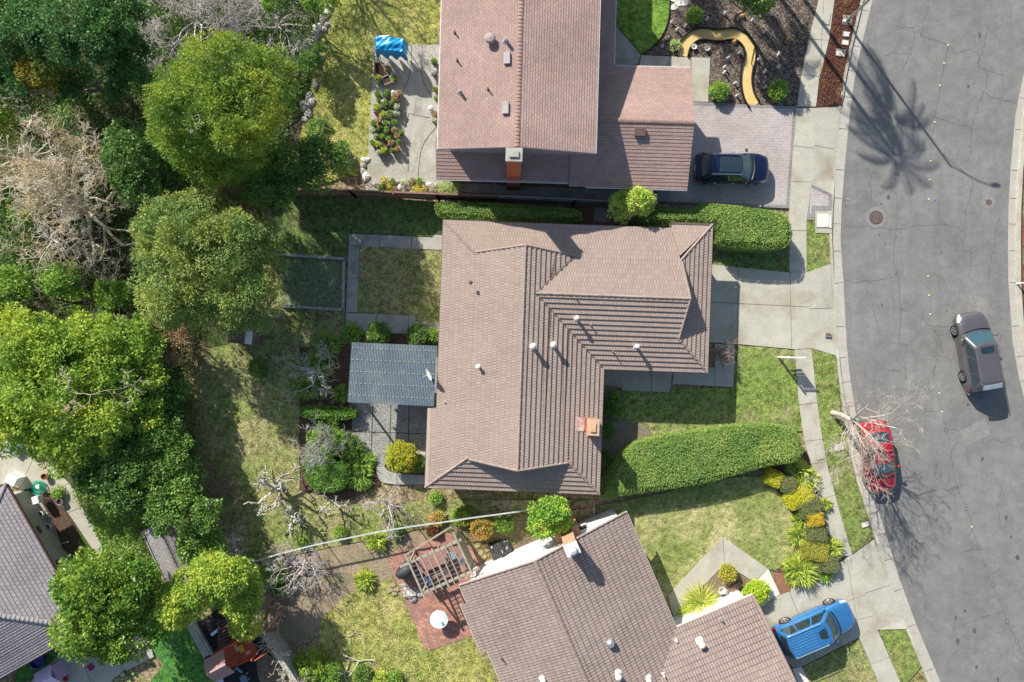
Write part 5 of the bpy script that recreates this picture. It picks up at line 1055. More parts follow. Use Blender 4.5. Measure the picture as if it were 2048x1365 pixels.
# hedges -----------------------------------------------------------
def hedge(name, label, poly, h, mat, dens=620, leaf=.085, group=None, cat="hedge", smooth=1, bulge=.12, round_=.22, bumpy=.06, core=None):
    """clipped hedge: poly = outline of the top in pixels seen at height h"""
    top = [Vector(p) for p in wp(smooth_poly(poly, smooth), h)]
    if sum(top[i].cross(top[(i + 1) % len(top)]) for i in range(len(top))) < 0: top = top[::-1]
    c = sum(top, Vector((0, 0))) / len(top); P = []
    for i in range(len(top)):
        a, b = top[i], top[(i + 1) % len(top)]; n_ = max(1, int((b - a).length / .22)); P += [a + (b - a) * (j / n_) for j in range(n_)]
    nP = len(P); nrm = []
    for i in range(nP): d = (P[(i + 1) % nP] - P[i - 1]).normalized(); nrm.append(Vector((d.y, -d.x)))
    q = Vector((c.x, c.y, GZ)); rows = []; h0_ = h; h = h - .11
    for z, o in ((-GZ, -.2), (.15, -.12), (h * .5 - GZ, -.08), (h - GZ - round_, -.08), (h - GZ - round_ * .35, -round_ * .3), (h - GZ, -round_)):
        rows.append([Vector((P[i].x + nrm[i].x * o - c.x, P[i].y + nrm[i].y * o - c.y, z)) for i in range(nP)])
    t = thing(name, label, cat, q, group=group)
    mb = MB(); mb.grid(rows, close=True); topring = rows[-1]; h = h0_
    for tr in triang(topring): 
        T = [topring[i] for i in tr]
        if (T[1] - T[0]).cross(T[2] - T[0]).z < 0: T = T[::-1]
        mb.face(T)
    mb.build("branches", core or L_core, t)
    # leaves over top and sides
    tp = sample_poly([(v.x, v.y) for v in topring], 1); A = abs(sum(Vector(topring[i].xy).cross(topring[(i + 1) % nP].xy) for i in range(nP))) / 2
    n1 = int(A * dens); xy = sample_poly([(v.x, v.y) for v in topring], n1)
    zz = h - GZ + .02 + bumpy * (np.sin(xy[:, 0] * 2.3 + xy[:, 1] * 1.7) * .5 + np.sin(xy[:, 0] * 5.1 - xy[:, 1] * 4.3) * .35) + rng.uniform(-.05, .03, n1)
    Pt = np.column_stack([xy, zz]); Dt = rng.normal(size=(n1, 3)) * np.array([1, 1, .45]) + np.array([0, 0, .25])
    per = sum((P[(i + 1) % nP] - P[i]).length for i in range(nP)); n2 = int(per * h * dens * .8)
    k = rng.integers(0, nP, n2); f = rng.random(n2); zr = rng.random(n2) ** .8
    Pa = np.array([tuple(p) for p in P]) - np.array([c.x, c.y]); Nn = np.array([tuple(p) for p in nrm]); base_ = Pa[k] * (1 - f)[:, None] + Pa[(k + 1) % nP] * f[:, None]
    z_ = zr * (h - GZ); ins = np.where(z_ > h - GZ - round_, (z_ - (h - GZ - round_)) / round_, 0) ** 2 * round_ + rng.uniform(-.05, .03, n2)
    Ps = np.column_stack([base_ - Nn[k] * ins[:, None], z_]); Ds = np.column_stack([Nn[k], np.full(n2, .4)]) + rng.normal(size=(n2, 3)) * .7
    nr = np.vstack([np.tile([0., 0, 1.], (n1, 1)), np.column_stack([Nn[k], np.full(n2, .3)])]) + rng.normal(size=(n1 + n2, 3)) * .5
    V, F = leaf_np(np.vstack([Pt, Ps]), np.vstack([Dt, Ds]), leaf * rng.uniform(.7, 1.3, n1 + n2), leaf * .6, nrm=nr)
    link("foliage", np_mesh("foliage", V, F), t, mat); return t
L_core = PLAIN("hedge_core", (.09, .15, .03), .95, .1)
hedge("long_hedge", "long clipped green hedge below the paver driveway, right of the small flowering tree", [(1272, 436), (1300, 420), (1345, 417), (1385, 422), (1398, 410), (1425, 407), (1480, 413), (1538, 420), (1572, 428), (1583, 445), (1587, 470), (1578, 492), (1552, 496), (1478, 494), (1437, 487), (1438, 462), (1428, 448), (1350, 447), (1290, 452)], 1.9, L_hedge, round_=.3)
hedge("long_hedge", "big curving clipped hedge between the two front lawns", [(1196, 998), (1212, 962), (1235, 925), (1262, 893), (1310, 880), (1380, 868), (1450, 856), (1520, 852), (1575, 855), (1598, 868), (1606, 890), (1608, 912), (1590, 926), (1545, 930), (1490, 945), (1420, 965), (1330, 980), (1260, 990), (1225, 997)], 1.5, L_hedge, round_=.28)
hedge("low_hedge", "narrow hedge against the north wall of the middle house, half in shade", [(868, 408), (880, 403), (920, 408), (980, 406), (1080, 414), (1140, 418), (1163, 424), (1163, 440), (1120, 443), (1000, 440), (905, 434), (876, 432)], 1.75, L_hedge)
hedge("low_hedge", "short straight clipped hedge above the grey twiggy tree left of the patio", [(598, 816), (640, 815), (710, 820), (709, 838), (640, 837), (600, 834)], .9, L_hedged, round_=.12)
hedge("low_hedge", "triangular clipped hedge on the lower lawn beside the arching strap leaves", [(605, 918), (616, 910), (638, 924), (660, 927), (696, 926), (697, 950), (690, 976), (660, 985), (632, 984), (606, 950)], .9, L_hedged, round_=.15)
def cube_hedge(x, y, w_, d_, rz, h, mat, label, sm=1, grp="clipped shrubs beside the sidewalk"):
    a = math.radians(rz); P = [(x + (u * math.cos(a) - v * math.sin(a)), y + (u * math.sin(a) + v * math.cos(a))) for u, v in ((-w_ / 2, -d_ / 4), (-w_ / 4, -d_ / 2), (w_ / 4, -d_ / 2), (w_ / 2, -d_ / 4), (w_ / 2, d_ / 4), (w_ / 4, d_ / 2), (-w_ / 4, d_ / 2), (-w_ / 2, d_ / 4))] if label.startswith('round') else [(x + (u * math.cos(a) - v * math.sin(a)) * .98, y + (u * math.sin(a) + v * math.cos(a)) * .98) for u, v in ((-.5 * w_, -.38 * d_), (-.42 * w_, -.5 * d_), (.42 * w_, -.5 * d_), (.5 * w_, -.38 * d_), (.5 * w_, .38 * d_), (.42 * w_, .5 * d_), (-.42 * w_, .5 * d_), (-.5 * w_, .38 * d_))]
    hedge("clipped_shrub", label, P, h, mat, 1100, .06, grp, "shrub", sm, round_=.09, bumpy=.02, core=PLAIN("gold_core", (.36, .32, .03), .9, .1) if mat in (L_gold, L_orange) else None)
for a in ((1549, 957, 34, 30, 25, .7, L_gold, "golden square clipped shrub, topmost of the row beside the sidewalk"), (1578, 971, 32, 32, 0, .75, L_olive, "round brownish clipped shrub next to the topmost golden square one"),
          (1601, 996, 54, 34, -28, .75, L_gold, "golden rectangular clipped shrub, the widest golden one"), (1622, 1015, 46, 34, -25, .8, L_olive, "dark olive clipped shrub right of the widest golden one"),
          (1634, 1041, 30, 24, -10, .9, L_orange, "small orange-yellow clipped shrub in the middle of the row"), (1635, 1070, 42, 32, 3, .8, L_olive, "dark olive square clipped shrub below the orange-yellow one"),
          (1632, 1104, 52, 34, 10, .8, LEAF("yellowing_olive_leaves", (.3, .26, .03), (.2, .2, .03), (.38, .3, .03), .25), "yellowing olive clipped shrub above the largest spiky plant"), (1664, 1130, 28, 32, -10, .8, L_olive, "small brown-green square clipped shrub nearest the driveway"), (1637, 1132, 22, 26, 0, .6, L_olive, "smallest brownish clipped shrub against the largest spiky plant")):
    cube_hedge(*a)
# round bushes
def bush(px, py, r_px, h, mat, label, n=90, per=40, L=.1, Wd=.06, name="round_bush", cat="bush", group=None, rc=.2):
    return leafy(name, label, cat, [(px, py, h * .55, r_px * .82, r_px * .82, h * .42)], mat, n, per, rc, L, Wd, r0=.05, group=group)
bush(803, 913, 37, 1.4, LEAF("golden_green_leaves", (.3, .31, .02), (.19, .22, .02), (.34, .3, .02), .3), "round golden-yellow bush beside the lower path of the middle house", 170, 50)
bush(833, 925, 18, .8, L_laur, "dark green plant squeezed between the golden bush and the house wall", 50, 40)
bush(756, 667, 27, .9, L_laur, "dark round bush below the shaded path slabs, left one of two", 80)
bush(838, 671, 26, .9, L_ivy, "round bush with bright right side at the wall below the path slabs", 80)
bush(868, 672, 14, .8, L_ivyb, "small bright bush at the wall above the patio cover", 40)
bush(655, 885, 48, 1.1, L_ivyb, "broad bright green bush under the grey twiggy tree", 200, 45)
bush(700, 895, 30, .9, L_laur, "dark leafy bush left of the aggregate patio", 90)
bush(1438, 184, 20, .8, L_ivyb, "round green shrub with dry twiggy middle beside the concrete walk", 80)
bush(1556, 182, 21, .9, L_ivyb, "round green shrub at the right end of the gravel garden", 80)
bush(1388, 32, 15, .8, L_ivyb, "small yellow-green shrub in the gravel above the golden path", 50)
bush(1350, 92, 9, .4, L_pale, "tiny pale shrub beside the left end of the golden path", 20, 30)
bush(1456, 1146, 17, .8, LEAF("olive_gold_leaves", (.3, .28, .03), (.2, .22, .03), (.35, .22, .04), .3), "round olive-gold bush inside the bend of the angled front walk", 70)
bush(1512, 1183, 27, 1., LEAF("lime_leaves", (.3, .4, .02), (.16, .3, .02), (.4, .44, .02), .3), "bright lime bush at the garage corner of the lower right house", 120)
bush(872, 998, 10, .5, L_ivyb, "tiny bright green bush below the lower left eave of the middle house", 30, 30)
bush(898, 378, 23, .8, L_pale, "pale silvery bush at the end of the succulent row by the fence", 90, 40, .09, .03)
bush(518, 737, 20, 1., L_laur, "dark round shrub alone on the shaded lawn", 60, 35)
bush(548, 1145, 30, 1.2, L_ivyb, "green bush below the white property line near its left end", 100)
bush(560, 1175, 18, .8, L_ivy, "small green bush above the pollarded trunk", 40)
bush(620, 1330, 38, 1.2, L_yel, "yellow-green bush right of the ivy-covered wall at the bottom edge", 110)
bush(660, 1345, 25, 1., L_ivyb, "green bush at the bottom edge near the fallen branches", 60)
bush(965, 1055, 24, 1., L_autumn, "rust and orange shrub left of the leafy tree, near the tarp", 90)
bush(1008, 1046, 22, .9, L_ivyb, "green and yellow shrub right of the rusty shrub", 80)
bush(925, 1030, 22, .7, L_yel, "low yellow-green shrub on the white property line", 60)
bush(875, 1038, 15, .6, L_autumn, "small yellow and rust plant on the white property line above the pergola", 35)
bush(868, 1062, 13, .5, L_red, "small dark red plant above the pergola", 35)
bush(762, 1358, 16, .6, L_strapy, "small yellow plant at the bottom edge of the lower yard", 40)
bush(725, 1350, 20, .7, L_laur, "dark spiky plant at the bottom edge left of the small yellow plant", 40)
bush(790, 1345 + 12, 14, .5, L_ivyb, "small green tuft at the bottom edge right of the dark spiky plant", 30)
bush(1215, 815, 14, .7, L_ivy, "small shrub against the east wall of the middle house", 40)
bush(1213, 860, 15, .8, L_laur, "dark shrub below the small one against the east wall", 40)
bush(1208, 915, 14, .8, L_ivy, "shrub at the wall near the big curving hedge", 40)
bush(680, 1065, 12, .5, L_yel, "small yellowish weed clump just above the white property line", 25, 30)
bush(605, 1085, 12, .5, L_ivyb, "small green weed clump above the left part of the white property line", 25, 30)
bush(795, 1065, 14, .5, L_ivy, "low green plant above the property line left of the pergola", 30, 30)
bush(428, 1042, 24, 1., LEAF("tan_dry_leaves", (.3, .22, .12), (.2, .15, .08), (.34, .26, .12), .25), "round tan dry shrub below the two reddish leafless trees", 80)
bush(118, 985, 10, .5, L_ivyb, "tiny plant in the raised bed beside the green hose", 20, 30)
leafy("flowering_tree", "small yellow-green tree in the narrow side yard below the garage wing", "tree", [(1280, 405, 3., 26, 22, .9), (1245, 415, 2.4, 24, 26, .8), (1262, 395, 2.6, 24, 18, .8)], LEAF("pale_yellow_leaves", (.28, .34, .05), (.16, .26, .04), (.4, .4, .1), .35, nscale=1.3), 150, 45, .26, .13, .08, r0=.07)
t = leafy("leafy_tree", "small leafy tree with a thin leaning trunk beside the brick chimney", "tree", [(1100, 1020, 3.2, 38, 24, .9), (1085, 1050, 2.8, 26, 22, .8), (1120, 1045, 2.8, 20, 16, .7)], LEAF("fresh_leaves", (.16, .28, .03), (.1, .2, .02), (.25, .33, .04), .3, nscale=1.2), 190, 45, .26, .13, .08, trunk_px=(1098, 1068), r0=.07)
# strap-leaved clumps
def strap(px, py, r_px, h, mat, label, n=130, wd=.075, name="agapanthus", cat="plant", group=None, core=.62):
    n = int(n * 2.2); q = W(px, py, h * .5); R = r_px / 32; t = thing(name, label, cat, (q.x, q.y, GZ), group=group)
    u = unit(rng.normal(size=(n, 3))); u[:, 2] = np.abs(u[:, 2]) * 1.1; u = unit(u); f = rng.uniform(.35, 1, (n, 1)) ** .5
    P = u * f * np.array([R * core, R * core, h * .55]) * (1 + .15 * np.sin(np.arctan2(u[:, 1:2], u[:, :1]) * 5)); L = R * (1.05 - core) * rng.uniform(.7, 1.35, n)
    D = u * np.array([1, 1, .45]) + rng.normal(size=(n, 3)) * .28 + np.array([0, 0, .12])
    V1, F1 = leaf_np(P, D, L, wd * rng.uniform(.6, 1.2, n), .5, nrm=np.tile([0., 0, 1.], (n, 1)) + rng.normal(size=(n, 3)) * .35)
    link("leaves", np_mesh("leaves", V1, F1), t, mat)
    m = MB(); m.lathe((0, 0, 0), [(R * .6, -.05), (R * .5, h * .2), (.001, h * .35)], 12); m.build("root_crown", L_core, t); return t
for x, y, r, h, m_, lb, n_ in ((652, 690, 34, .8, L_strap, "arching green strap-leaved clump at the upper left of the planting bed", 170), (702, 668, 26, .7, L_strap, "strap-leaved clump just below the lower path slabs", 130), (628, 735, 40, .8, L_strap, "strap-leaved clump under the bare spreading shrub tree", 200), (615, 775, 30, .7, L_strap, "strap-leaved clump at the bed's left edge above the clay rings", 140), (682, 788, 22, .7, L_strap, "strap-leaved clump at the lower left corner of the patio cover", 110), (640, 778, 24, .6, L_strap, "strap-leaved clump between two others above the short straight hedge", 110),
    (722, 925, 32, .8, L_strap, "large arching strap-leaved clump right of the triangular hedge", 190), (718, 955, 32, .8, L_strap, "arching strap-leaved clump below the large one, beside the curved path", 180), (752, 1080, 28, .8, L_strapy, "bright strap-leaved clump just below the white property line", 200), (729, 1162, 25, .7, L_strapy, "bright strap-leaved clump alone in the lower yard", 200),
    (1232, 800, 20, .7, L_strap, "strap-leaved clump beside the front walk of the middle house", 90), (1236, 825, 18, .7, L_strap, "strap-leaved clump just below the one at the front walk", 90),
    (1600, 945, 30, .8, L_strapy, "yellow-green strap-leaved clump below the end of the big curving hedge", 200), (1622, 962, 24, .8, L_strapy, "yellow-green strap-leaved clump touching the sidewalk, uppermost", 160), (1598, 972, 22, .7, L_strapy, "strap-leaved clump between the round brown shrub and the sidewalk", 150), (1650, 1010, 16, .6, L_strapy, "small strap-leaved clump on the sidewalk side of the olive shrub", 100), (1603, 1042, 22, .7, L_strapy, "strap-leaved clump left of the orange-yellow clipped shrub", 150), (1600, 1072, 26, .7, L_strapy, "bright strap-leaved clump left of the dark square shrub", 180), (1665, 1100, 26, .8, L_strapy, "strap-leaved clump touching the sidewalk near the driveway", 170), (1603, 1143, 40, 1., L_strapy, "largest bright spiky clump at the corner of the driveway", 320), (1650, 1150, 20, .6, L_strap, "low strap leaves between the largest spiky clump and the driveway", 110)):
    strap(x, y, r, h, m_, lb, n_)
strap(1402, 1207, 45, .8, LEAF("grassy_blades", (.42, .4, .06), (.26, .33, .05), (.45, .36, .12), .3), "large fan of yellowing grass-like leaves at the white wall of the lower right house", 260, .03, "ornamental_grass", "plant", core=.25)
strap(1372, 1230, 26, .6, L_strapy, "green grassy tuft left of the large yellowing fan", 90, .03, "ornamental_grass", "plant", core=.2)
strap(590, 1330, 20, .5, L_yel, "yellow weedy tuft beside the ivy-covered wall", 100)
# ground cover (stuff) and grass
def cover(name, poly, mat, dens, L, Wd, z=GZ, hi=.25, kind="stuff"):
    P = wp(poly); A = abs(sum(Vector(P[i]).cross(Vector(P[(i + 1) % len(P)])) for i in range(len(P)))) / 2; n_ = int(A * dens); xy = sample_poly(P, n_)
    hm = np.clip(np.sin(xy[:, 0] * 1.1 + 2 * np.sin(xy[:, 1] * .7)) * np.sin(xy[:, 1] * 1.3 + xy[:, 0] * .4) * .5 + .5, 0, 1) * hi
    Pp = np.column_stack([xy, z + .03 + hm * rng.random(n_) ** .5]); D = rng.normal(size=(n_, 3)) * np.array([1, 1, .4]) + np.array([0, 0, .3])
    V, F = leaf_np(Pp, D, L * rng.uniform(.6, 1.3, n_), Wd); o = link(name, np_mesh(name, V, F), None, mat); o['kind'] = kind; return o
cover("ivy_ground_cover", [(-40, 540), (120, 520), (260, 560), (300, 680), (200, 680), (-40, 660)], L_ivyb, 130, .17, .12, hi=1.)
cover("ivy_ground_cover", [(150, 975), (260, 1000), (330, 1040), (320, 1190), (235, 1130), (205, 1090), (180, 1030)], L_ivyb, 260, .13, .1, hi=.5)
cover("woodland_ground_cover", [(-60, -60), (640, -60), (620, 160), (560, 340), (520, 420), (500, 560), (380, 680), (300, 700), (300, 560), (-60, 540)], L_ivy, 110, .17, .1, hi=.9)
cover("woodland_ground_cover", [(300, 700), (380, 690), (400, 850), (420, 1000), (400, 1120), (330, 1080), (250, 980), (300, 900)], L_ivy, 90, .15, .09, hi=.5)
cover("leaf_litter", [(380, 670), (420, 690), (400, 760), (430, 880), (380, 900), (340, 760)], L_drybr, 120, .12, .06, hi=.2)
cover("red_ground_cover", [(1668, -40), (1730, -40), (1719, 0), (1688, 140), (1680, 208), (1634, 214), (1638, 160), (1658, 80), (1667, 24)], L_red, 250, .08, .05, hi=.12)
cover("fallen_leaves", [(400, 700), (600, 640), (600, 980), (900, 985), (1180, 1000), (1040, 1020), (500, 1120), (420, 1100)], L_drybr, 7, .08, .05, hi=.02)
cover("fallen_leaves", [(1205, 785), (1470, 776), (1589, 701), (1607, 862), (1300, 868), (1205, 960)], L_drybr, 3, .07, .05, hi=.02)
cover("fallen_leaves", [(510, 1130), (940, 1045), (860, 1110), (640, 1365), (560, 1250)], L_drybr, 14, .08, .05, hi=.02)
cover("weeds", [(640, 1300), (860, 1290), (900, 1365), (640, 1400)], L_ivyb, 60, .1, .05, hi=.12)
cover("weeds", [(850, 1040), (1060, 1022), (1080, 1060), (985, 1120), (930, 1080)], L_yel, 90, .1, .05, hi=.2)
def grass(polys, dens, h, mat, name="grass"):
    Vs = []; Fs = []; k = 0
    for poly, d_ in polys:
        P = wp(poly); A = abs(sum(Vector(P[i]).cross(Vector(P[(i + 1) % len(P)])) for i in range(len(P)))) / 2; n_ = int(A * dens * d_); xy = sample_poly(P, n_)
        Pp = np.column_stack([xy, np.full(n_, GZ - .01)]); D = rng.normal(size=(n_, 3)) * np.array([1, 1, .2]) + np.array([0, 0, 1.])
        V, F = leaf_np(Pp, D, h * rng.uniform(.5, 1.5, n_), .03); Vs.append(V); Fs.append(F + k); k += len(V)
    o = link(name, np_mesh(name, np.vstack(Vs), np.vstack(Fs)), None, mat); o['kind'] = 'stuff'
GL1 = [([(640, 0), (880, 0), (880, 88), (748, 88), (738, 340), (700, 340), (625, 160)], 1), ([(595, 392), (880, 405), (880, 465), (699, 464), (690, 512), (540, 505)], .7), ([(722, 495), (880, 502), (878, 640), (831, 641), (829, 629), (717, 625)], .7),
       ([(400, 700), (600, 640), (690, 650), (600, 700), (600, 980), (700, 1010), (900, 985), (1180, 1000), (1040, 1020), (500, 1120), (420, 1100), (380, 800)], .7), ([(690, 1190), (790, 1150), (850, 1303), (945, 1270), (1000, 1365), (640, 1365), (610, 1290)], .7)]
GL2 = [([(1210, 785), (1344, 776), (1470, 780), (1476, 692), (1587, 703), (1596, 860), (1300, 868), (1215, 950)], 1), ([(1424, 500), (1575, 500), (1575, 544), (1424, 530)], 1), ([(1612, 443), (1627, 443), (1629, 470), (1660, 472), (1658, 525), (1612, 543)], 1.6), ([(1623, 700), (1671, 714), (1689, 880), (1732, 1030), (1743, 1073), (1703, 1107), (1678, 1023), (1644, 880), (1634, 802)], 1.6),
       ([(1195, 1014), (1420, 962), (1525, 955), (1575, 1010), (1590, 1110), (1534, 1134), (1444, 1071), (1335, 1187), (1256, 1040)], 1), ([(1758, 1262), (1810, 1262), (1838, 1332), (1801, 1365)], 1.6), ([(1234, 0), (1335, 0), (1330, 60), (1283, 108), (1234, 52)], 1.5), ([(1606, 1336), (1715, 1277), (1755, 1365), (1620, 1365)], .8)]
grass(GL1, 110, .08, L_grass, "grass")
grass(GL2, 120, .06, LEAF("lawn_blades", (.13, .2, .03), (.09, .155, .022), (.22, .24, .06), .3, nscale=.25), "grass")
# ================================================================ VEHICLES
def paint(name, c, metal=.5, rough=.3):
    m, nt, b = newmat(name, rough, .5); b.inputs["Base Color"].default_value = c4(c); b.inputs["Metallic"].default_value = metal
    b.inputs["Coat Weight"].default_value = 1; b.inputs["Coat Roughness"].default_value = .03; return m
m_tyre = PLAIN("tyre_rubber", (.03, .03, .03), .85, .2); m_rim = PLAIN("alloy", (.6, .6, .6), .3, .5, .8); m_carglass = PLAIN("car_glass", (.02, .035, .045), .04, .8); m_carglass.node_tree.nodes["Principled BSDF"].inputs["Coat Weight"].default_value = 1
m_windsh = PLAIN("windscreen_glass", (.035, .08, .1), .06, 1.); m_red = PLAIN("tail_lens", (.5, .01, .03), .2); m_lens = PLAIN("head_lens", (.75, .78, .8), .12); m_trim = PLAIN("black_trim", (.02, .02, .02), .5); m_chrome = PLAIN("chrome", (.8, .82, .85), .12, .5, 1.)
def smoothstep_interp(x, xs, ys): return float(np.interp(x, xs, ys))
def car(name, label, px, py, heading, z0, L, Wd, Ht, mat, top, plan, gh, wins, wb, rw=.35, extras=(), glass=None):
    """top: [(x_frac, z)] deck profile; plan: [(x_frac, w_frac)]; gh: xr, xf (belt), xr2, xf2 (roof), zbelt, wroof"""
    q = W(px, py); t = thing(name, label, "car", (q.x, q.y, z0), heading); hw = Wd / 2
    xa = [L * a for a, _ in top]; za = [b for _, b in top]; xp = [L * a for a, _ in plan]; wp_ = [hw * b for _, b in plan]; ws = [-wb / 2 - .05, wb / 2 - .05 + .0]
    ws = [-wb / 2, wb / 2]; ra = rw + .07
    def sec(x):
        zt = smoothstep_interp(x, xa, za); w = smoothstep_interp(x, xp, wp_); e = min(1, (L / 2 - abs(x)) / .35); zb = .22 + .1 * (1 - e)
        pts = [(0, zt), (.35 * w, zt - .004), (.66 * w, zt - .022), (.86 * w, zt - .06), (.955 * w, zt - .13), (.99 * w, zt - .22), (w, zt * .5 + .2), (.995 * w, .5), (.97 * w, .36), (.93 * w, zb)]
        ar = 0
        for c in ws:
            if abs(x - c) < ra: ar = max(ar, rw + math.sqrt(ra * ra - (x - c) ** 2))
        out = []
        for i, (y, z) in enumerate(pts):
            if ar and z < ar and i > 5: z = ar; y = max(y, w * .985)
            out.append((y, z))
        return out
    def surf(x, qv, side, off=0.):
        s = sec(x); i = min(int(qv), len(s) - 2); f = qv - i; y = s[i][0] * (1 - f) + s[i + 1][0] * f; z = s[i][1] * (1 - f) + s[i + 1][1] * f
        ny, nz = (s[i][1] - s[i + 1][1]), (s[i + 1][0] - s[i][0]); l = math.hypot(ny, nz) or 1
        if abs(nz) < 1e-9 and abs(ny) < 1e-9: ny, nz, l = 0, 1, 1
        ex = .0 if abs(x) < L / 2 - .3 else math.copysign(off * .6, x)
        return Vector((x + ex, side * (y + abs(ny) / l * off), z + abs(nz) / l * off))
    def patch(nm, xs, qs, side, mt, off=.007, nx=8, nq=5, par=t):
        mb = MB(); rows = [[surf(xs[0] + (xs[1] - xs[0]) * i / nx, qs[0] + (qs[1] - qs[0]) * j / nq, side, off) for j in range(nq + 1)] for i in range(nx + 1)]; mb.grid(rows); return mb.build(nm, mt, par)
    X = sorted(set([-L / 2, L / 2] + list(np.linspace(-L / 2, L / 2, 70)) + [c + ra * math.cos(a) for c in ws for a in np.linspace(.0, PI, 19)]))
    mb = MB(); rows = []
    for x in X:
        s = sec(x); rows.append([(x, -y, z) for y, z in s[::-1]] + [(x, y, z) for y, z in s[1:]])
    mb.grid(rows); mb.face(rows[0]); mb.face(rows[-1][::-1])
    xr, xf, xr2, xf2, zb, wr = gh; wbt = smoothstep_interp((xr + xf) / 2, xp, wp_) * .93
    def G(tt, face, s, off=0.):
        """greenhouse surface: tt 0 belt..1 roof; face F/R/L/B; s 0..1 (F,B: across from -y to +y; sides: rear to front)"""
        w = wbt + (wr - wbt) * tt; z = zb + (Ht - .055 - zb) * tt; x0 = xr + (xr2 - xr) * tt; x1 = xf + (xf2 - xf) * tt; k = .14
        if face == 'F': y = (2 * s - 1) * w * .93; return Vector((x1 - k * (y / w) ** 2 * 1.3 + off, y, z + off * .8))
        if face == 'B': y = (2 * s - 1) * w * .93; return Vector((x0 + k * (y / w) ** 2 - off, y, z + off * .5))
        sg = 1 if face == 'L' else -1; xx = x0 + .16 + (x1 - .2 - x0 - .16) * s; return Vector((xx, sg * (w + off - .0 * s), z + off * .4))
    rows = []
    for tt in (0, .25, .5, .75, 1):
        r = [G(tt, 'L', s) for s in np.linspace(1, 0, 9)] + [G(tt, 'B', s) for s in np.linspace(1, 0, 9)] + [G(tt, 'R', s) for s in np.linspace(0, 1, 9)] + [G(tt, 'F', s) for s in np.linspace(0, 1, 9)]
        rows.append(r)
    c = Vector(((xr2 + xf2) / 2, 0, Ht)); last = rows[-1]
    for f, dz in ((.96, .022), (.88, .036), (.6, .048), (.3, .053), (.02, .055)): rows.append([Vector((c.x + (p.x - c.x) * f, p.y * f, Ht - .055 + dz)) for p in last])
    rows.insert(0, [Vector((p.x, p.y, zb - .25)) for p in rows[0]])
    mb.grid(rows, close=True); body = mb.build("body", mat, t); 
    def win(nm, face, s0, s1, t0, t1, mt, s0t=None, s1t=None):
        m2 = MB(); s0t = s0 if s0t is None else s0t; s1t = s1 if s1t is None else s1t; R_ = []
        for i in range(7):
            tt = t0 + (t1 - t0) * i / 6; f = i / 6; R_.append([G(tt, face, (s0 + (s0t - s0) * f) + ((s1 + (s1t - s1) * f) - (s0 + (s0t - s0) * f)) * j / 8, .01) for j in range(9)])
        m2.grid(R_); return m2.build(nm, mt, t)
    win("windshield", 'F', .03, .97, .04, .95, m_windsh); win("rear_window", 'B', .07, .93, .2, .93, m_carglass)
    for a in wins:
        for fc in 'LR': win("side_window", fc, a[0], a[1], .06, .9, glass or m_carglass, a[2], a[3])
    for sg in (-1, 1):
        patch("headlight", (L / 2 - .5, L / 2 - .03), (3.6, 5.4), sg, m_lens); patch("taillight", (-L / 2 + .01, -L / 2 + .26), (3.9, 5.8), sg, m_red, nx=5)
        mm = MB(); x0 = xf - .42; p = Vector((x0, sg * (hw + .08), zb + .1)); mm.lathe(p, [(.001, -.07), (.09, -.05), (.105, .0), (.085, .06), (.001, .08)], 10, sm=True); 
        for i_, v in enumerate(mm.v): mm.v[i_] = (p.x + (v[0] - p.x) * .75, p.y + (v[1] - p.y) * 1.15, v[2])
        mm.build("mirror", mat, t)
        for xx in (xr + .3 + (xf - xr) * .22, xr + .25 + (xf - xr) * .58):
            a = surf(xx, 5.6, sg, .02); mm = MB(); mm.box(a, (.18, .03, .03)); mm.build("door_handle", m_chrome, body)
        mm = MB()
        for xx in (xr + (xf - xr) * .3, xr + (xf - xr) * .63, xf - .12):
            rr_ = [[surf(xx + dx, qv, sg, .003) for qv in np.linspace(4.2, 8, 12)] for dx in (-.008, .008)]; mm.grid(rr_)
        mm.build("door_seam", m_trim, body)
        for c_ in ws:
            wy = sg * (hw - .13); m2 = MB(); n = 28; prof = [(.6 * rw, -.1), (.93 * rw, -.11), (rw, -.07), (rw, .07), (.93 * rw, .11), (.62 * rw, .105)]
            m2.grid([[(c_ + r * math.cos(2 * PI * i / n), wy + sg * y, rw + r * math.sin(2 * PI * i / n)) for i in range(n)] for r, y in prof], close=True); wh = m2.build("wheel", m_tyre, t)
            m2 = MB(); m2.grid([[(c_ + r * math.cos(2 * PI * i / n), wy + sg * y, rw + r * math.sin(2 * PI * i / n)) for i in range(n)] for r, y in ((.66 * rw, .1), (.62 * rw, .12), (.58 * rw, .09))], close=True)
            for k in range(5):
                a = 2 * PI * k / 5 + .3
                for da in (-.13, .13):
                    p0 = Vector((c_ + .08 * rw * math.cos(a), wy + sg * .1, rw + .08 * rw * math.sin(a))); p1 = Vector((c_ + .62 * rw * math.cos(a + da), wy + sg * .1, rw + .62 * rw * math.sin(a + da))); m2.beam(p0, p1, .035, .03)
            m2.tube((c_, wy + sg * .06, rw), (c_, wy + sg * .12, rw), .05); m2.build("rim", m_rim, wh)
            m2 = MB(); m2.tube((c_, wy - sg * .02, rw), (c_, wy + sg * .04, rw), .62 * rw, n=20); m2.build("brake_well", m_trim, wh)
    m2 = MB(); m2.grid([[surf(L / 2 - .0, qv, s, .012) for qv in (5.5, 6.5, 7.5)] for s in (-1, -.5, 0, .5, 1)]); m2.build("grille", m_trim, t)
    m2 = MB(); m2.box((0, 0, .28), (L * .86, Wd * .78, .16)); m2.build("underbody", m_trim, t)
    m2 = MB(); m2.box((-L / 2 - .01, 0, .62), (.02, .34, .12)); m2.build("number_plate", m_white, t)
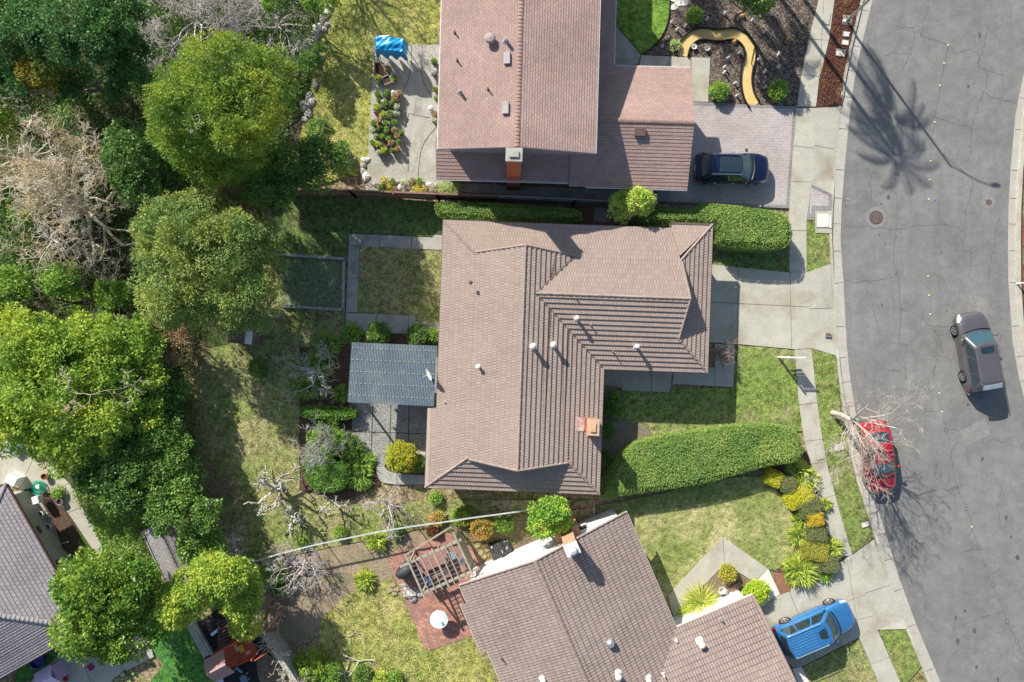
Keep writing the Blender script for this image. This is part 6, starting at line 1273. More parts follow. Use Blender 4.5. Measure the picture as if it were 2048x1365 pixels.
    # wiper cowl line at the base of the windscreen and bonnet edge
    m2 = MB(); m2.grid([[G(0, 'F', s, .05 + o_) + Vector((0, 0, .02)) for s in np.linspace(.02, .98, 12)] for o_ in (0, .07)]); m2.build("cowl", m_trim, t)
    for e in extras: e(t, body, surf, G)
    return t
def x_sunroof(x, w, l, z):
    def f(t, body, surf, G):
        m2 = MB(); m2.grid([[(x + l * (i / 4 - .5), w * (j / 6 - .5), z + .004 - .03 * abs(j / 6 - .5)) for j in range(7)] for i in range(5)]); m2.build("sunroof", m_carglass, t)
    return f
def x_rails(x0, x1, y, z, mt, r=.022):
    def f(t, body, surf, G):
        for s in (-1, 1): m2 = MB(); m2.tube((x0, s * y, z), (x1, s * y, z), r); m2.beam((x0 + .02, s * y, z - .08), (x0 + .02, s * y, z), .03, .04); m2.beam((x1 - .02, s * y, z - .08), (x1 - .02, s * y, z), .03, .04); m2.build("roof_rail", mt, t)
    return f
def x_ribs(x0, x1, y, n, z, mt):
    def f(t, body, surf, G):
        m2 = MB()
        for i in range(n): yy = -y + 2 * y * i / (n - 1); zz = z - .018 * (yy / y) ** 2; m2.beam((x0, yy, zz), (x1, yy, zz), .035, .02)
        m2.build("roof_ribs", mt, body)
    return f
def x_hood(n, x0, x1, y, mt):
    def f(t, body, surf, G):
        m2 = MB()
        for i in range(n):
            yy = (2 * i / (n - 1) - 1); q_ = abs(yy) * 1.9
            m2.grid([[surf(x, q_, 1 if yy >= 0 else -1, .006) + Vector((0, o_, 0)) for o_ in (-.008, .008)] for x in np.linspace(x0, x1, 8)])
        m2.build("hood_creases", mt, body)
    return f
def x_spoiler(mt, gx, z, w):
    def f(t, body, surf, G):
        m2 = MB(); m2.grid([[(gx - .3 * i / 4 , w * (j / 8 - .5) * (1 - .04 * i / 4), z - .05 - .05 * (i / 4) ** 2 - .06 * (2 * j / 8 - 1) ** 2) for j in range(9)] for i in range(5)]); m2.build("rear_spoiler", mt, t)
    return f
suv_top = [(-.5, .86), (-.48, 1.0), (-.44, 1.06), (.2, 1.06), (.28, 1.07), (.36, 1.02), (.43, .95), (.475, .86), (.5, .72)]
suv_plan = [(-.5, .76), (-.485, .86), (-.46, .93), (-.4, .98), (-.2, 1), (.25, 1), (.36, .97), (.43, .9), (.475, .79), (.492, .66), (.5, .52)]
p_blue = paint("navy_car_paint", (.006, .011, .05), .3); p_grey = paint("grey_car_paint", (.16, .145, .155), .5); p_red = paint("red_car_paint", (.42, .012, .02), .25); p_sky = paint("bright_blue_car_paint", (.04, .2, .46), .3)
car("compact_suv", "dark navy compact car with silver roof rails parked on the paver driveway", 1455, 344, math.radians(-1), CZ, 4.5, 1.85, 1.62, p_blue, suv_top, suv_plan, (-2.1, 1.15, -1.5, .35, 1.03, .62),
    [(.02, .3, .12, .3), (.33, .63, .33, .63), (.66, .97, .66, .9)], 2.65, .34, (x_sunroof(-.35, .9, 1.35, 1.625), x_rails(-1.5, .35, .6, 1.66, m_chrome), x_spoiler(p_blue, -1.45, 1.62, 1.2)))
car("large_suv", "grey suv with sunroof driving up the street", 1937, 703, math.radians(99.9), .024, 4.85, 1.92, 1.74, p_grey, suv_top, suv_plan, (-2.35, 1.3, -2.0, .55, 1.08, .66),
    [(.02, .28, .08, .28), (.3, .62, .3, .62), (.65, .97, .65, .9)], 2.88, .37, (x_sunroof(.1, .8, .42, 1.742), x_ribs(-1.85, -.2, .5, 9, 1.742, paint("grey_rib", (.22, .2, .21), .5)), x_rails(-1.95, .3, .66, 1.75, PLAIN("dull_rail", (.3, .29, .3), .3, .5, .7), .018), x_spoiler(PLAIN("silver_edge", (.55, .6, .62), .2, .5, .6), -1.98, 1.74, 1.25)))
sed_top = [(-.5, .7), (-.485, .86), (-.45, .93), (-.36, .96), (-.2, .98), (.2, .97), (.3, .93), (.4, .86), (.46, .77), (.5, .6)]
sed_plan = [(-.5, .6), (-.485, .76), (-.46, .86), (-.4, .95), (-.25, 1), (.2, 1), (.34, .97), (.42, .9), (.465, .79), (.488, .66), (.5, .48)]
car("parked_car", "bright red car parked at the kerb under the leafless street tree", 1745, 911, math.radians(-82.5), .024, 4.5, 1.8, 1.47, p_red, sed_top, sed_plan, (-1.75, 1.05, -.95, .28, .94, .58),
    [(.03, .22, .16, .24), (.25, .6, .26, .6), (.63, .97, .63, .9)], 2.65, .33, (x_hood(2, 1.2, 2.1, .5, p_red),))
car("large_suv", "bright blue boxy suv with ribbed roof parked on the lower right driveway", 1617, 1243, math.radians(23), CZ + .005, 4.95, 1.92, 1.83, p_sky, suv_top, suv_plan, (-2.4, 1.2, -2.12, .55, 1.12, .7),
    [(.02, .29, .05, .29), (.32, .64, .32, .64), (.68, .97, .68, .9)], 2.95, .38, (x_sunroof(.05, .62, .48, 1.832), x_ribs(-1.95, -.45, .5, 7, 1.835, paint("pale_blue_rib", (.1, .3, .56), .3)), x_rails(-2., .1, .68, 1.87, PLAIN("blue_silver_rail", (.35, .6, .7), .2, .5, .5), .02), x_hood(6, 1.35, 2.2, .6, paint("pale_blue_rib2", (.12, .3, .55), .3))))

# ================================================================ FENCES, POSTS, LAMPS
m_fence = MAT("weathered_redwood", (.3, .18, .13), (.22, .13, .1), 3, .9, .3, 14, .5); m_fgrey = MAT("grey_boards", (.3, .27, .24), (.22, .2, .18), 3, .9, .3, 14, .5)
def fence(name, label, pts, h, mat, board=.14, post=2.4, boards=True, cat="fence", postcol=None):
    P = [W(x, y, h + GZ) for x, y in pts]; P = [Vector((p.x, p.y, 0)) for p in P]; o0 = P[0]; t = thing(name, label, cat, (o0.x, o0.y, GZ)); P = [p - o0 for p in P]; mb = MB()
    for a, b in zip(P[:-1], P[1:]):
        d = b - a; L = d.length; n = max(1, int(L / (board + .008))); x = d / L; rz = math.atan2(x.y, x.x)
        for i in range(n): c_ = a + x * ((i + .5) * L / n); hh = h - rnd.uniform(0, .03); mb.box((c_.x, c_.y, hh / 2), (board, .022, hh), rz=rz + rnd.gauss(0, .01))
    mb.build("boards", mat, t); mb = MB(); yb = Vector((0, -.035, 0))
    for a, b in zip(P[:-1], P[1:]):
        for z in (.35, h - .3): mb.beam(a + yb + Vector((0, -.02, z)), b + yb + Vector((0, -.02, z)), .04, .09)
        mb.beam(a + Vector((0, 0, h + .015)), b + Vector((0, 0, h + .015)), .1, .03)
    mb.build("rails", mat, t)
    for a, b in zip(P[:-1], P[1:]):
        n = max(1, round((b - a).length / post))
        for i in range(n + 1): c_ = a + (b - a) * (i / n); mb = MB(); mb.box((c_.x, c_.y - .09, h / 2), (.09, .09, h + .06)); mb.build("post", postcol or mat, t)
    return t
fence("board_fence", "long brown board fence between the top yard and the middle house's back lawn", [(560, 378), (700, 381), (873, 388), (1000, 392)], 1.75, m_fence, postcol=m_fence)
fence("board_fence", "grey-brown board fence in the shaded passage north of the middle house", [(1002, 392.3), (1150, 399), (1226, 403)], 1.75, m_fgrey)
mb_t = thing("garden_gate", "narrow wooden gate in the side yard beside the low shaded hedge", "gate", (*W(1228, 440).xy, GZ)); mb = MB()
for k in range(8): mb.box((0, .0 + k * .15 - .5, .85), (.02, .14, 1.7))
mb.build("boards", m_fence, mb_t); mb = MB(); mb.box((.04, 0, 1.4), (.04, 1.2, .09)); mb.box((.04, 0, .4), (.04, 1.2, .09)); mb.build("rails", m_fence, mb_t)
# pale wire fence on the property line
pts = [(497, 1127), (560, 1108), (632, 1090), (700, 1076), (760, 1064), (820, 1054), (880, 1046), (940, 1037), (1000, 1029), (1062, 1020)]
P = [W(x, y, 1.5) for x, y in pts]; t = thing("wire_fence", "low wire mesh fence with pale top rail crossing the lower yards", "fence", (P[0].x, P[0].y, GZ)); o0 = Vector((P[0].x, P[0].y, 0)); P = [Vector((p.x, p.y, 0)) - o0 for p in P]
mb = MB()
for a, b in zip(P[:-1], P[1:]): mb.beam(a + Vector((0, 0, 1.36)), b + Vector((0, 0, 1.36)), .075, .05)
mb.build("top_rail", PLAIN("pale_rail", (.5, .53, .5), .6), t)
S = []
for a, b in zip(P[:-1], P[1:]):
    L = (b - a).length; n = int(L / .22)
    for i in range(n + 1):
        for s in (-1, 1):
            f0 = i / n; f1 = f0 + s * 1.1 / L
            if 0 <= f1 <= 1: S.append((tuple(a + (b - a) * f0 + Vector((0, 0, .08))), tuple(a + (b - a) * f1 + Vector((0, 0, 1.34))), .0025, .0025))
segs_mesh("wire_mesh", S, m_galv, t, 3)
for p in P: mb = MB(); mb.tube((p.x, p.y, -.05), (p.x, p.y, 1.38), .03); mb.build("post", m_galv, t)
# wall by the play yard, with dry vines
A, B = W(530, 1272, 1.7), W(650, 1455, 1.7); t = thing("vine_covered_wall", "pale lichened board wall with dry vines right of the play yard", "wall", (A.x, A.y, GZ)); d = (B - A).xy.to_3d(); mb = MB()
for i in range(40): c_ = d * ((i + .5) / 40); mb.box((c_.x, c_.y, .8), (d.length / 40 - .01, .05, 1.6 - rnd.uniform(0, .08)), rz=math.atan2(d.y, d.x))
mb.beam(Vector((0, 0, 1.62)), d + Vector((0, 0, 1.62)), .3, .05); mb.build("boards", MAT("lichened_boards", (.5, .47, .4), (.3, .28, .24), 5, .9, .4, 16, .6), t); S = []
for i in range(26): grow(S, d * (i / 26) + Vector((0, 0, 1.66)), Vector((rnd.gauss(0, 1), rnd.gauss(0, 1), .1)), .7, .015, 2, .6, (2, 4), 0., .6, rmin=.008)
segs_mesh("dry_vines", S, B_pale, t, 3)
for (x0, y0, x1, y1, w_, lb) in ((379, 1248, 414, 1312, .42, "wide pale stone edging wall left of the black play surface"), (389, 1246, 424, 1309, .14, "narrow pale kerb between the stone wall and the black play surface")):
    A, B = W(x0, y0, .3), W(x1, y1, .3); mb = MB(); mb.beam((A.x, A.y, GZ + .12), (B.x, B.y, GZ + .12), w_, .26); tag(mb.build("edging_wall", m_conc2), lb, "wall")
# raised garden frame
t = thing("raised_garden_bed", "shallow raised garden bed framed with grey timbers, in the shade of the acacia", "raised bed", (*W(630, 565).xy, GZ)); o0 = W(630, 565)
o0.z = 0
for a, b in (((560, 510), (692, 519)), ((690, 523), (688, 618)), ((568, 613), (686, 620))):
    mb = MB(); mb.beam(W(*a) - o0 + Vector((0, 0, .1)), W(*b) - o0 + Vector((0, 0, .1)), .16, .24); mb.build("timber", MAT("grey_timber", (.42, .42, .38), (.28, .29, .27), 3, .9, .3, 14, .5), t)
mb = MB(); mb.prism([(W(x, y) - o0).xy for x, y in ((560, 513), (688, 521), (685, 617), (566, 611))], -.05, .04); mb.build("soil", MAT("weedy_dark_soil", (.2, .24, .12), (.14, .18, .09), 2, .95, .5, 14, .8, big=((.4, .42, .38), 1.5, .62, .7)), t)
pts = [(560, 630), (690, 641)]; P = [W(x, y, .8) for x, y in pts]; t = thing("wire_fence", "very low dotted wire fence below the raised garden frame", "fence", (P[0].x, P[0].y, GZ)); dv = (P[1] - P[0]).xy.to_3d(); S = []
for i in range(60): S.append((tuple(dv * (i / 60)), tuple(dv * (i / 60) + Vector((0, 0, .6))), .012, .012))
for z in (.1, .35, .6): S.append(((0, 0, z), tuple(dv + Vector((0, 0, z))), .012, .012))
segs_mesh("wires", S, m_fgrey, t, 4)
# street lamp
q = W(1691, 45); t = thing("street_lamp", "tall grey street lamp at the top of the verge casting a long shadow", "street lamp", (q.x, q.y, GZ))
mb = MB(); mb.tube((0, 0, 0), (0, 0, 7.0), .09, .06, 12); mb.build("pole", m_galv, t); mb = MB(); mb.lathe((0, 0, 0), [(.24, 0), (.2, .04), (.11, .1), (.1, .3)], 12); 
for a in (.8, 2.4, 3.9, 5.5): mb.tube((.17 * math.cos(a), .17 * math.sin(a), 0), (.17 * math.cos(a), .17 * math.sin(a), .1), .018)
mb.build("base_plate", m_galv, t)
mb = MB(); pr = Vector((0, 0, 6.9))
for i in range(1, 9): s = i / 8; nx = Vector((2.05 * s, -.45 * s, 6.9 + .7 * math.sin(s * PI / 2))); mb.tube(pr, nx, .035, caps=False); pr = nx
mb.tube((.02, 0, 6.3), (.8, -.16, 7.32), .02); mb.build("arm", m_galv, t); mb = MB(); mb.lathe(pr + Vector((.25, -.04, -.08)), [(.001, -.06), (.13, -.03), (.15, .03), (.001, .09)], 14)
for i_, v in enumerate(mb.v): mb.v[i_] = (pr.x + .25 + (v[0] - pr.x - .25) * 2.2, v[1], v[2])
mb.build("lamp_head", m_galv, t)
mb = MB(); mb.prism([(W(x, y).x, W(x, y).y) for x, y in ((1684, 32), (1703, 35), (1700, 54), (1682, 51))], GZ, GZ + .04); mb.build("lamp_footing", m_conc2)['kind'] = 'structure'
# sign post
q = W(1555, 714); t = thing("sign_post", "white real-estate style sign post with hanging panel at the edge of the front lawn", "sign post", (q.x, q.y, GZ))
mb = MB(); mb.box((0, 0, .92), (.1, .1, 1.84)); mb.lathe((0, 0, 1.84), [(.07, 0), (.05, .05), (.001, .09)], 8); mb.build("post", m_white, t); mb = MB(); mb.box((.46, .0, 1.7), (1.05, .08, .09)); mb.build("arm", m_white, t)
mb = MB(); mb.box((.5, 0, 1.28), (.72, .02, .62)); mb.build("sign_panel", m_white, t); mb = MB(); mb.box((.5, 0, .88), (.72, .02, .13)); mb.box((.5, 0, .7), (.72, .02, .14)); mb.build("rider_panel", m_white, t)
mb = MB()
for x in (.2, .8): mb.tube((x, 0, 1.58), (x, 0, 1.67), .008)
mb.build("hook", m_galv, t); mb = MB(); mb.box((.13, 0, 1.25), (.12, .14, .2)); mb.build("flyer_box", m_white, t)
# utility lids
def lid(px, py, w_, d_, rz, mat, label, z=GZ + .02, cat="utility cover", h=.04):
    q = W(px, py); t = thing("utility_cover", label, cat, (q.x, q.y, z), math.radians(rz)); mb = MB(); mb.box((0, 0, h / 2), (w_, d_, h)); mb.build("frame", m_conc2, t); mb = MB(); mb.box((0, 0, h / 2 + .006), (w_ - .07, d_ - .07, h)); mb.tube((w_ * .25, 0, h), (w_ * .25, 0, h + .012), .015); mb.build("lid", mat, t)
lid(1690, 71, .42, .32, -8, m_white_conc, "small pale meter cover in the reddish planting, nearest the street lamp")
lid(1688, 88, .42, .32, -8, m_white_conc, "small pale meter cover in the reddish planting, middle of three")
lid(1679, 108, .62, .45, -8, m_white_conc, "largest pale meter cover in the reddish planting")
lid(1650, 40, .45, .75, -8, m_conc, "pale rectangular cover set in the sidewalk near the street lamp", CZ)
lid(1676, 894, .62, .42, 8, m_conc, "concrete cover in the verge grass beside the street tree")
lid(1636, 906, .5, .8, 14, m_conc, "rectangular concrete cover set in the sidewalk at the end of the curving hedge", CZ)
lid(1728, 1048, .5, .32, 16, m_white_conc, "white cover in the verge grass above the lower driveway")
lid(1654, 670, .38, .28, 0, m_iron, "small rusty cover in the concrete driveway apron", CZ - .02)
lid(1643, 442, .8, .9, 0, m_white_conc, "big square cover on the utility pad beside the pavers", CZ)
t = thing("utility_pipe", "white upright pipe lying flush beside the big square cover", "pipe", (*W(1658, 445).xy, CZ)); mb = MB(); mb.box((0, 0, .03), (.1, .78, .06)); mb.build("bar", m_white, t)
dotm = MB(); dotm.lathe((0, 0, 0), [(.06, 0), (.05, .5), (.001, .52)], 10); o = dotm.build("marker_post", m_white); o.location = (*W(2031, 568).xy, .14); tag(o, "short white marker on the far kerb", "marker post")

# ================================================================ GARDEN AND YARD OBJECTS
# patio cover
zc = 2.65; c00, c10, c11, c01 = W(703, 685, zc), W(874, 692, zc + .1), W(867, 813, zc + .1), W(695, 805, zc)
cen = (c00 + c11) / 2; t = thing("patio_cover", "flat corrugated grey patio roof on posts against the middle house's west wall", "patio cover", (cen.x, cen.y, GZ)); m_corr = MAT("weathered_shade_toned_sheet", (.13, .17, .2), (.11, .15, .175), 1.2, .65, .1, 14, .3, big=((.2, .225, .225), .7, .45, .7)); mb = MB(); NX = 54 * 8; o0 = Vector((cen.x, cen.y, GZ)); top_ = []; bot = []  # sheet base colour darkened to carry the tree shade on the cover
for i in range(NX + 1): s = i / NX; zz = .014 * math.cos(2 * PI * s * 54); a = c00.lerp(c10, s) - o0; b = c01.lerp(c11, s) - o0; top_.append(a + Vector((0, 0, zz))); bot.append(b + Vector((0, 0, zz)))
mid = [[top_[i].lerp(bot[i], f) for i in range(NX + 1)] for f in (0, .33, .66, 1)]; mb.grid(mid); mb.build("roof_sheets", m_corr, t)
mb = MB()
for k in range(5):
    f = (k + .45) / 5.1; a = c00.lerp(c01, f) - o0 + Vector((0, 0, .03)); b = c10.lerp(c11, f) - o0 + Vector((0, 0, .03))
    for j in range(18): c_ = a.lerp(b, (j + .5) / 18); mb.box(c_, (.13, .025, .012))
mb.build("nail_strips", PLAIN("pale_washers", (.5, .5, .42), .6), t)
for f in (0.02, .35, .68, .98): mb = MB(); mb.beam(c00.lerp(c01, f) - o0 - Vector((0, 0, .11)), c10.lerp(c11, f) - o0 - Vector((0, 0, .11)), .06, .14); mb.build("rafter", m_fgrey, t)
for c_ in (c00.lerp(c01, .04), c00.lerp(c01, .96)): mb = MB(); p = c_ - o0; mb.box((p.x + .15, p.y, zc / 2 - .1), (.1, .1, zc - .15)); mb.build("post", m_white, t)
# pergola
zp = 2.35; pa, pb, pc_, pd = W(819, 1126, zp), W(915, 1083, zp), W(943, 1143, zp), W(846, 1187, zp); cen = (pa + pc_) / 2; o0 = Vector((cen.x, cen.y, GZ)); t = thing("pergola", "weathered open timber pergola over the brick patio beside the white wall", "pergola", o0); m_oldw = MAT("silvered_wood", (.42, .38, .3), (.3, .27, .21), 4, .9, .3, 16, .5)
u = (pb - pa).normalized(); v = (pd - pa).normalized()
for a, b in ((pa - u * .6, pb + u * .25), (pd - u * .1, pc_ + u * .5)): mb = MB(); mb.beam(a - o0, b - o0, .13, .14); mb.build("beam", m_oldw, t)
for k in range(9):
    f = k / 8; a = pa.lerp(pb, f) - v * (.25 + (.35 if k in (0, 8) else 0)); b = pd.lerp(pc_, f) + v * .25; mb = MB(); mb.beam(a - o0 + Vector((0, 0, .1)), b - o0 + Vector((0, 0, .1)), .11 if k in (0, 4, 8) else .06, .09); mb.build("rafter", m_oldw, t)
mb = MB()
for k in range(1, 7): f = k / 7; mb.beam(pa.lerp(pd, f) - o0 + Vector((0, 0, .06)), pb.lerp(pc_, f) - o0 + Vector((0, 0, .06)), .025, .02)
mb.build("cross_wires", m_galv, t)
for c_ in (pa, pb, pc_, pd): mb = MB(); p = c_ - o0; mb.box((p.x, p.y, zp / 2 - .1), (.11, .11, zp - .1), rz=a3); mb.build("post", m_oldw, t)
mb = MB(); a = pb - o0 + Vector((0, 0, -.1)); b = pc_ - o0 + Vector((0, 0, -.1)); mb.face([a + v * -.3, b, b + Vector((.05, .02, -1.7)), a + Vector((.05, .02, -1.7)) - v * .3]); mb.build("shade_cloth", PLAIN("faded_shade_cloth", (.33, .31, .21), .9), t)
mb = MB(); mb.beam(pa + Vector((0, 0, -.1)) - o0 + v * -.5, pb + Vector((0, 0, -.15)) - o0 - v * .9, .08, .08); mb.build("brace", m_oldw, t)
def table(px, py, w_, d_, h, rz, mat, label, legs=4, name="table"):
    q = W(px, py, h); t = thing(name, label, "table", (q.x, q.y, GZ + .03), rz); mb = MB(); mb.box((0, 0, h), (w_, d_, .05)); mb.build("table_top", mat, t)
    for x in (-1, 1):
        for y in (-1, 1): mb = MB(); mb.box((x * (w_ / 2 - .08), y * (d_ / 2 - .08), h / 2), (.06, .06, h - .04)); mb.build("leg", mat, t)
    return t
table(865, 1118, 1.9, 1.0, .75, a3, MAT("reddish_table_wood", (.4, .2, .15), (.3, .15, .12), 4, .7), "long reddish table under the pergola")
table(886, 1148, 1.0, .5, .45, a3, MAT("reddish_bench_wood", (.3, .18, .15), (.24, .14, .12), 4, .7), "low reddish bench table under the lower edge of the pergola")
table(926, 1118, .5, .45, .5, a3, m_galv, "small grey side table under the right end of the pergola")
def chair(px, py, rz, mat, label, group=None):
    q = W(px, py, .5); t = thing("garden_chair", label, "chair", (q.x, q.y, GZ + .03), rz, group); mb = MB(); mb.box((0, 0, .43), (.48, .5, .04)); mb.build("seat", mat, t); mb = MB(); mb.box((-.25, 0, .68), (.04, .48, .5)); mb.build("backrest", mat, t)
    for x in (-1, 1):
        for y in (-1, 1): mb = MB(); mb.box((x * .2, y * .21, .21), (.04, .04, .42)); mb.build("leg", mat, t)
    return t
mt_ = PLAIN("blue_grey_metal", (.35, .45, .5), .5, .5, .4)
chair(902, 1112, .4, mt_, "pale blue-grey slatted chair under the pergola"); chair(855, 1160, 2., PLAIN("navy_metal", (.05, .08, .16), .5), "dark blue chair under the lower left corner of the pergola"); chair(872, 1152, 1.2, PLAIN("brown_metal", (.2, .13, .1), .5), "brown chair between the two reddish tables")
# covered grill
q = W(812, 1140, .6); t = thing("covered_grill", "black covered barbecue at the left end of the pergola", "barbecue", (q.x, q.y, GZ + .03), a3 + .1); mb = MB(); mb.grid([[(x * (1 + .04 * math.sin(3 * a_)), y * (1 + .04 * math.cos(5 * a_)), z) for x, y, a_ in [(sx * math.cos(a) * .62, sx * math.sin(a) * .36, a) for a in np.linspace(0, 2 * PI, 25)[:-1]]] for sx, z in ((1.08, 0), (1.05, .5), (1., .85), (.85, 1.05), (.4, 1.14), (.02, 1.16))], close=True); mb.build("cover", PLAIN("black_cover", (.035, .037, .04), .6), t)
mb = MB(); mb.tube((-.6, .1, .7), (-.6, -.25, .7), .02); mb.build("handle", m_galv, t)
# round white patio table
q = W(881, 1228); t = thing("round_table", "round white garden table casting a round shadow on the brick patio", "table", (q.x, q.y, GZ + .03)); mb = MB(); mb.lathe((0, 0, .74), [(.001, -.03), (.54, -.03), (.56, -.01), (.55, .015), (.001, .02)], 36); mb.build("table_top", m_white, t); mb = MB(); mb.tube((0, 0, 0), (0, 0, .72), .04)
for k in range(3): a = k * 2.1; mb.beam((0, 0, .04), (.35 * math.cos(a), .35 * math.sin(a), .03), .05, .04)
mb.build("pedestal", m_white, t); mb = MB(); mb.box((.22, -.22, .79), (.16, .2, .04), rz=.5); o = mb.build("folded_cloth", PLAIN("teal_cloth", (.1, .4, .5), .8), None); o.location = t.location; tag(o, "small teal folded cloth lying on the round white table", "cloth")
mb = MB(); mb.beam((.1, .4, .775), (.45, .1, .775), .1, .02); o = mb.build("napkin", PLAIN("pale_blue_cloth", (.5, .62, .7), .8), None); o.location = t.location; tag(o, "pale blue strip of cloth at the edge of the round white table", "cloth")
# tarps
def tarp(name, label, cat, poly, h0, hz, mat, amp=.12, n=26, parent=None, skirt=None, z0=GZ, fr=1.):
    P = wp(poly, h0 + z0); lo = (min(p.x for p in P), min(p.y for p in P)); hi = (max(p.x for p in P), max(p.y for p in P)); q = [Vector(((lo[0] + hi[0]) / 2, (lo[1] + hi[1]) / 2))]; q = q[0]
    t = thing(name, label, cat, (q.x, q.y, z0)); mb = MB(); rows = []; a, b, c_, d = [p - q for p in P]
    for i in range(n + 1):
        r = []
        for j in range(n + 1):
            s, f = i / n, j / n; p = a.lerp(b, s).lerp(d.lerp(c_, s), f); e = min(s, 1 - s, f, 1 - f); z = h0 + hz * math.sin(PI * s) * math.sin(PI * f) + amp * (math.sin(9 * s * fr + 5 * f * fr) * math.sin(7 * f * fr - 4 * s * fr)) + amp * .5 * abs(math.sin(17 * s * fr + 9 * f * fr)) + rnd.gauss(0, amp * .1)
            if skirt and e < .06: z = h0 - skirt * (1 - e / .06) * (.8 + .3 * math.sin(20 * (s + f))); p = p * (1.04 + .02 * math.sin(25 * (s - f)))
            elif not skirt and e == 0: z = .01
            r.append((p.x, p.y, max(z, .01)))
        rows.append(r)
    mb.grid(rows); mb.build("cloth", mat, t); return t
m_btarp = PLAIN("blue_tarpaulin", (.01, .3, .62), .35); m_blk = PLAIN("black_plastic_sheet", (.045, .045, .045), .25, .6)
t = tarp("tarp_covered_swing", "garden swing wrapped in a bright blue tarpaulin at the top corner of the patio", "covered swing", [(747, 70), (812, 76), (809, 107), (749, 101)], 1.7, .12, m_btarp, .06, 40, skirt=1.)
for x, y in ((-.8, .4), (.8, .4), (.8, -.4), (-.8, -.4)): mb = MB(); mb.tube((x, y, 0), (x * .9, y * .9, 1.6), .03); mb.build("leg", m_galv, t)
mb = MB(); mb.tube((-.75, .62, 1.3), (-.1, .62, 1.45), .03); mb.tube((-.75, .62, 1.3), (-.75, .3, 1.3), .03); mb.build("handle", m_galv, t)
tarp("black_tarp", "crumpled black plastic sheet over a pile beside the white wall", "tarp", [(976, 1088), (1018, 1080), (1030, 1120), (988, 1131)], .25, .22, m_blk, .14)
# barrels
for x, y, lb in ((548, 408, "black plastic tub in shade at the upper left corner of the shaded lawn"),):
    q = W(x, y); t = thing("plastic_tub", lb, "tub", (q.x, q.y, GZ)); mb = MB(); mb.lathe((0, 0, 0), [(.25, 0), (.33, .35), (.35, .36), (.31, .35), (.24, .04), (.001, .03)], 20); mb.build("bowl", m_black, t)
# rings of clay in the bed
for i, (x, y) in enumerate(((644, 808), (667, 804), (685, 812), (705, 811))):
    q = W(x, y); t = thing("log_round", "%s from the left of the four round wooden stumps above the short straight hedge" % ORD[i], "log round", (q.x, q.y, GZ), group="round stumps along the hedge"); mb = MB(); mb.lathe((0, 0, 0), [(.16, 0), (.165, .16), (.13, .18), (.001, .175)], 16); mb.build("stump", m_brown, t)
# pots --------------------------------------------------------
m_terra = PLAIN("terracotta", (.4, .17, .09), .8, .2); m_darkpot = PLAIN("dark_glazed_pot", (.06, .07, .07), .3); m_stone = MAT("stone_pot", (.42, .38, .3), (.33, .3, .24), 6); m_tealp = PLAIN("teal_pot", (.02, .35, .28), .4); m_redp = PLAIN("dusty_pink_pot", (.5, .12, .15), .6); m_soilp = PLAIN("potting_soil", (.07, .045, .03), .95)
plants = {"green": LEAF("potted_green", (.15, .26, .03), (.09, .17, .025), (.2, .26, .04), .3), "yellow": LEAF("potted_yellow", (.35, .38, .04), (.2, .28, .03), (.42, .36, .05), .3), "bronze": LEAF("potted_bronze", (.28, .2, .11), (.2, .2, .1), (.38, .22, .14), .3), "pale": LEAF("potted_pale", (.4, .42, .3), (.28, .34, .2), (.5, .46, .34), .3), "white": LEAF("white_flowers", (.8, .8, .78), (.6, .66, .6), None, .2)}
pots = [("round", 777, 142, 8, "terra", "bronze"), ("round", 788, 153, 6, "stone", "pale"), ("round", 758, 160, 7, "stone", "yellow"), ("round", 791, 163, 6, "stone", "green"), ("square", 775, 162, 8, "stone", None), ("box", 756, 140, 5, "terra", None),
 ("round", 869, 126, 7, "dark", "green"), ("round", 869, 149, 7, "dark", "white"), ("round", 757, 192, 7, "stone", "green"), ("round", 774, 191, 9, "dark", "green"), ("round", 793, 199, 9, "terra", "bronze"), ("round", 800, 190, 6, "stone", "bronze"), ("square", 756, 218, 8, "stone", "yellow"), ("round", 774, 212, 9, "dark", "green"), ("round", 796, 217, 7, "dark", "pale"), ("round", 787, 208, 6, "dark", "green"),
 ("round", 781, 231, 9, "stone", "green"), ("round", 767, 232, 8, "stone", "yellow"), ("round", 795, 230, 7, "stone", "pale"), ("round", 758, 245, 7, "pink", "bronze"), ("round", 774, 250, 7, "stone", "green"), ("round", 790, 247, 6, "teal", "green"), ("round", 748, 250, 6, "terra", "green"), ("round", 747, 264, 6, "dark", "pale"), ("round", 759, 260, 6, "terra", "green"), ("round", 776, 264, 7, "dark", "green"), ("round", 790, 263, 6, "stone", "bronze"),
 ("round", 752, 275, 6, "terra", "pale"), ("round", 765, 276, 6, "dark", "green"), ("round", 779, 279, 7, "stone", "green"), ("round", 796, 275, 6, "terra", "bronze"), ("round", 757, 291, 7, "stone", "yellow"), ("round", 772, 289, 6, "terra", None), ("round", 785, 290, 7, "dark", "bronze"), ("round", 799, 287, 5, "stone", "green"), ("round", 769, 303, 8, "dark", "yellow"), ("round", 787, 303, 6, "dark", "green"), ("round", 759, 308, 5, "dark", "pale"), ("round", 746, 288, 5, "stone", "green"),
 ("round", 797, 300, 5, "pink", "bronze"), ("round", 872, 182, 5, "terra", "green"), ("round", 874, 200, 5, "stone", "green"), ("round", 871, 232, 5, "terra", "bronze"), ("round", 870, 245, 5, "dark", "pale"), ("round", 759, 203, 5, "dark", "green"), ("round", 803, 268, 5, "dark", "green")]
pm = {"terra": m_terra, "stone": m_stone, "dark": m_darkpot, "teal": m_tealp, "pink": m_redp}; pn = {"terra": "terracotta", "stone": "buff stone", "dark": "dark glazed", "teal": "teal", "pink": "dusty pink"}
seen = {}
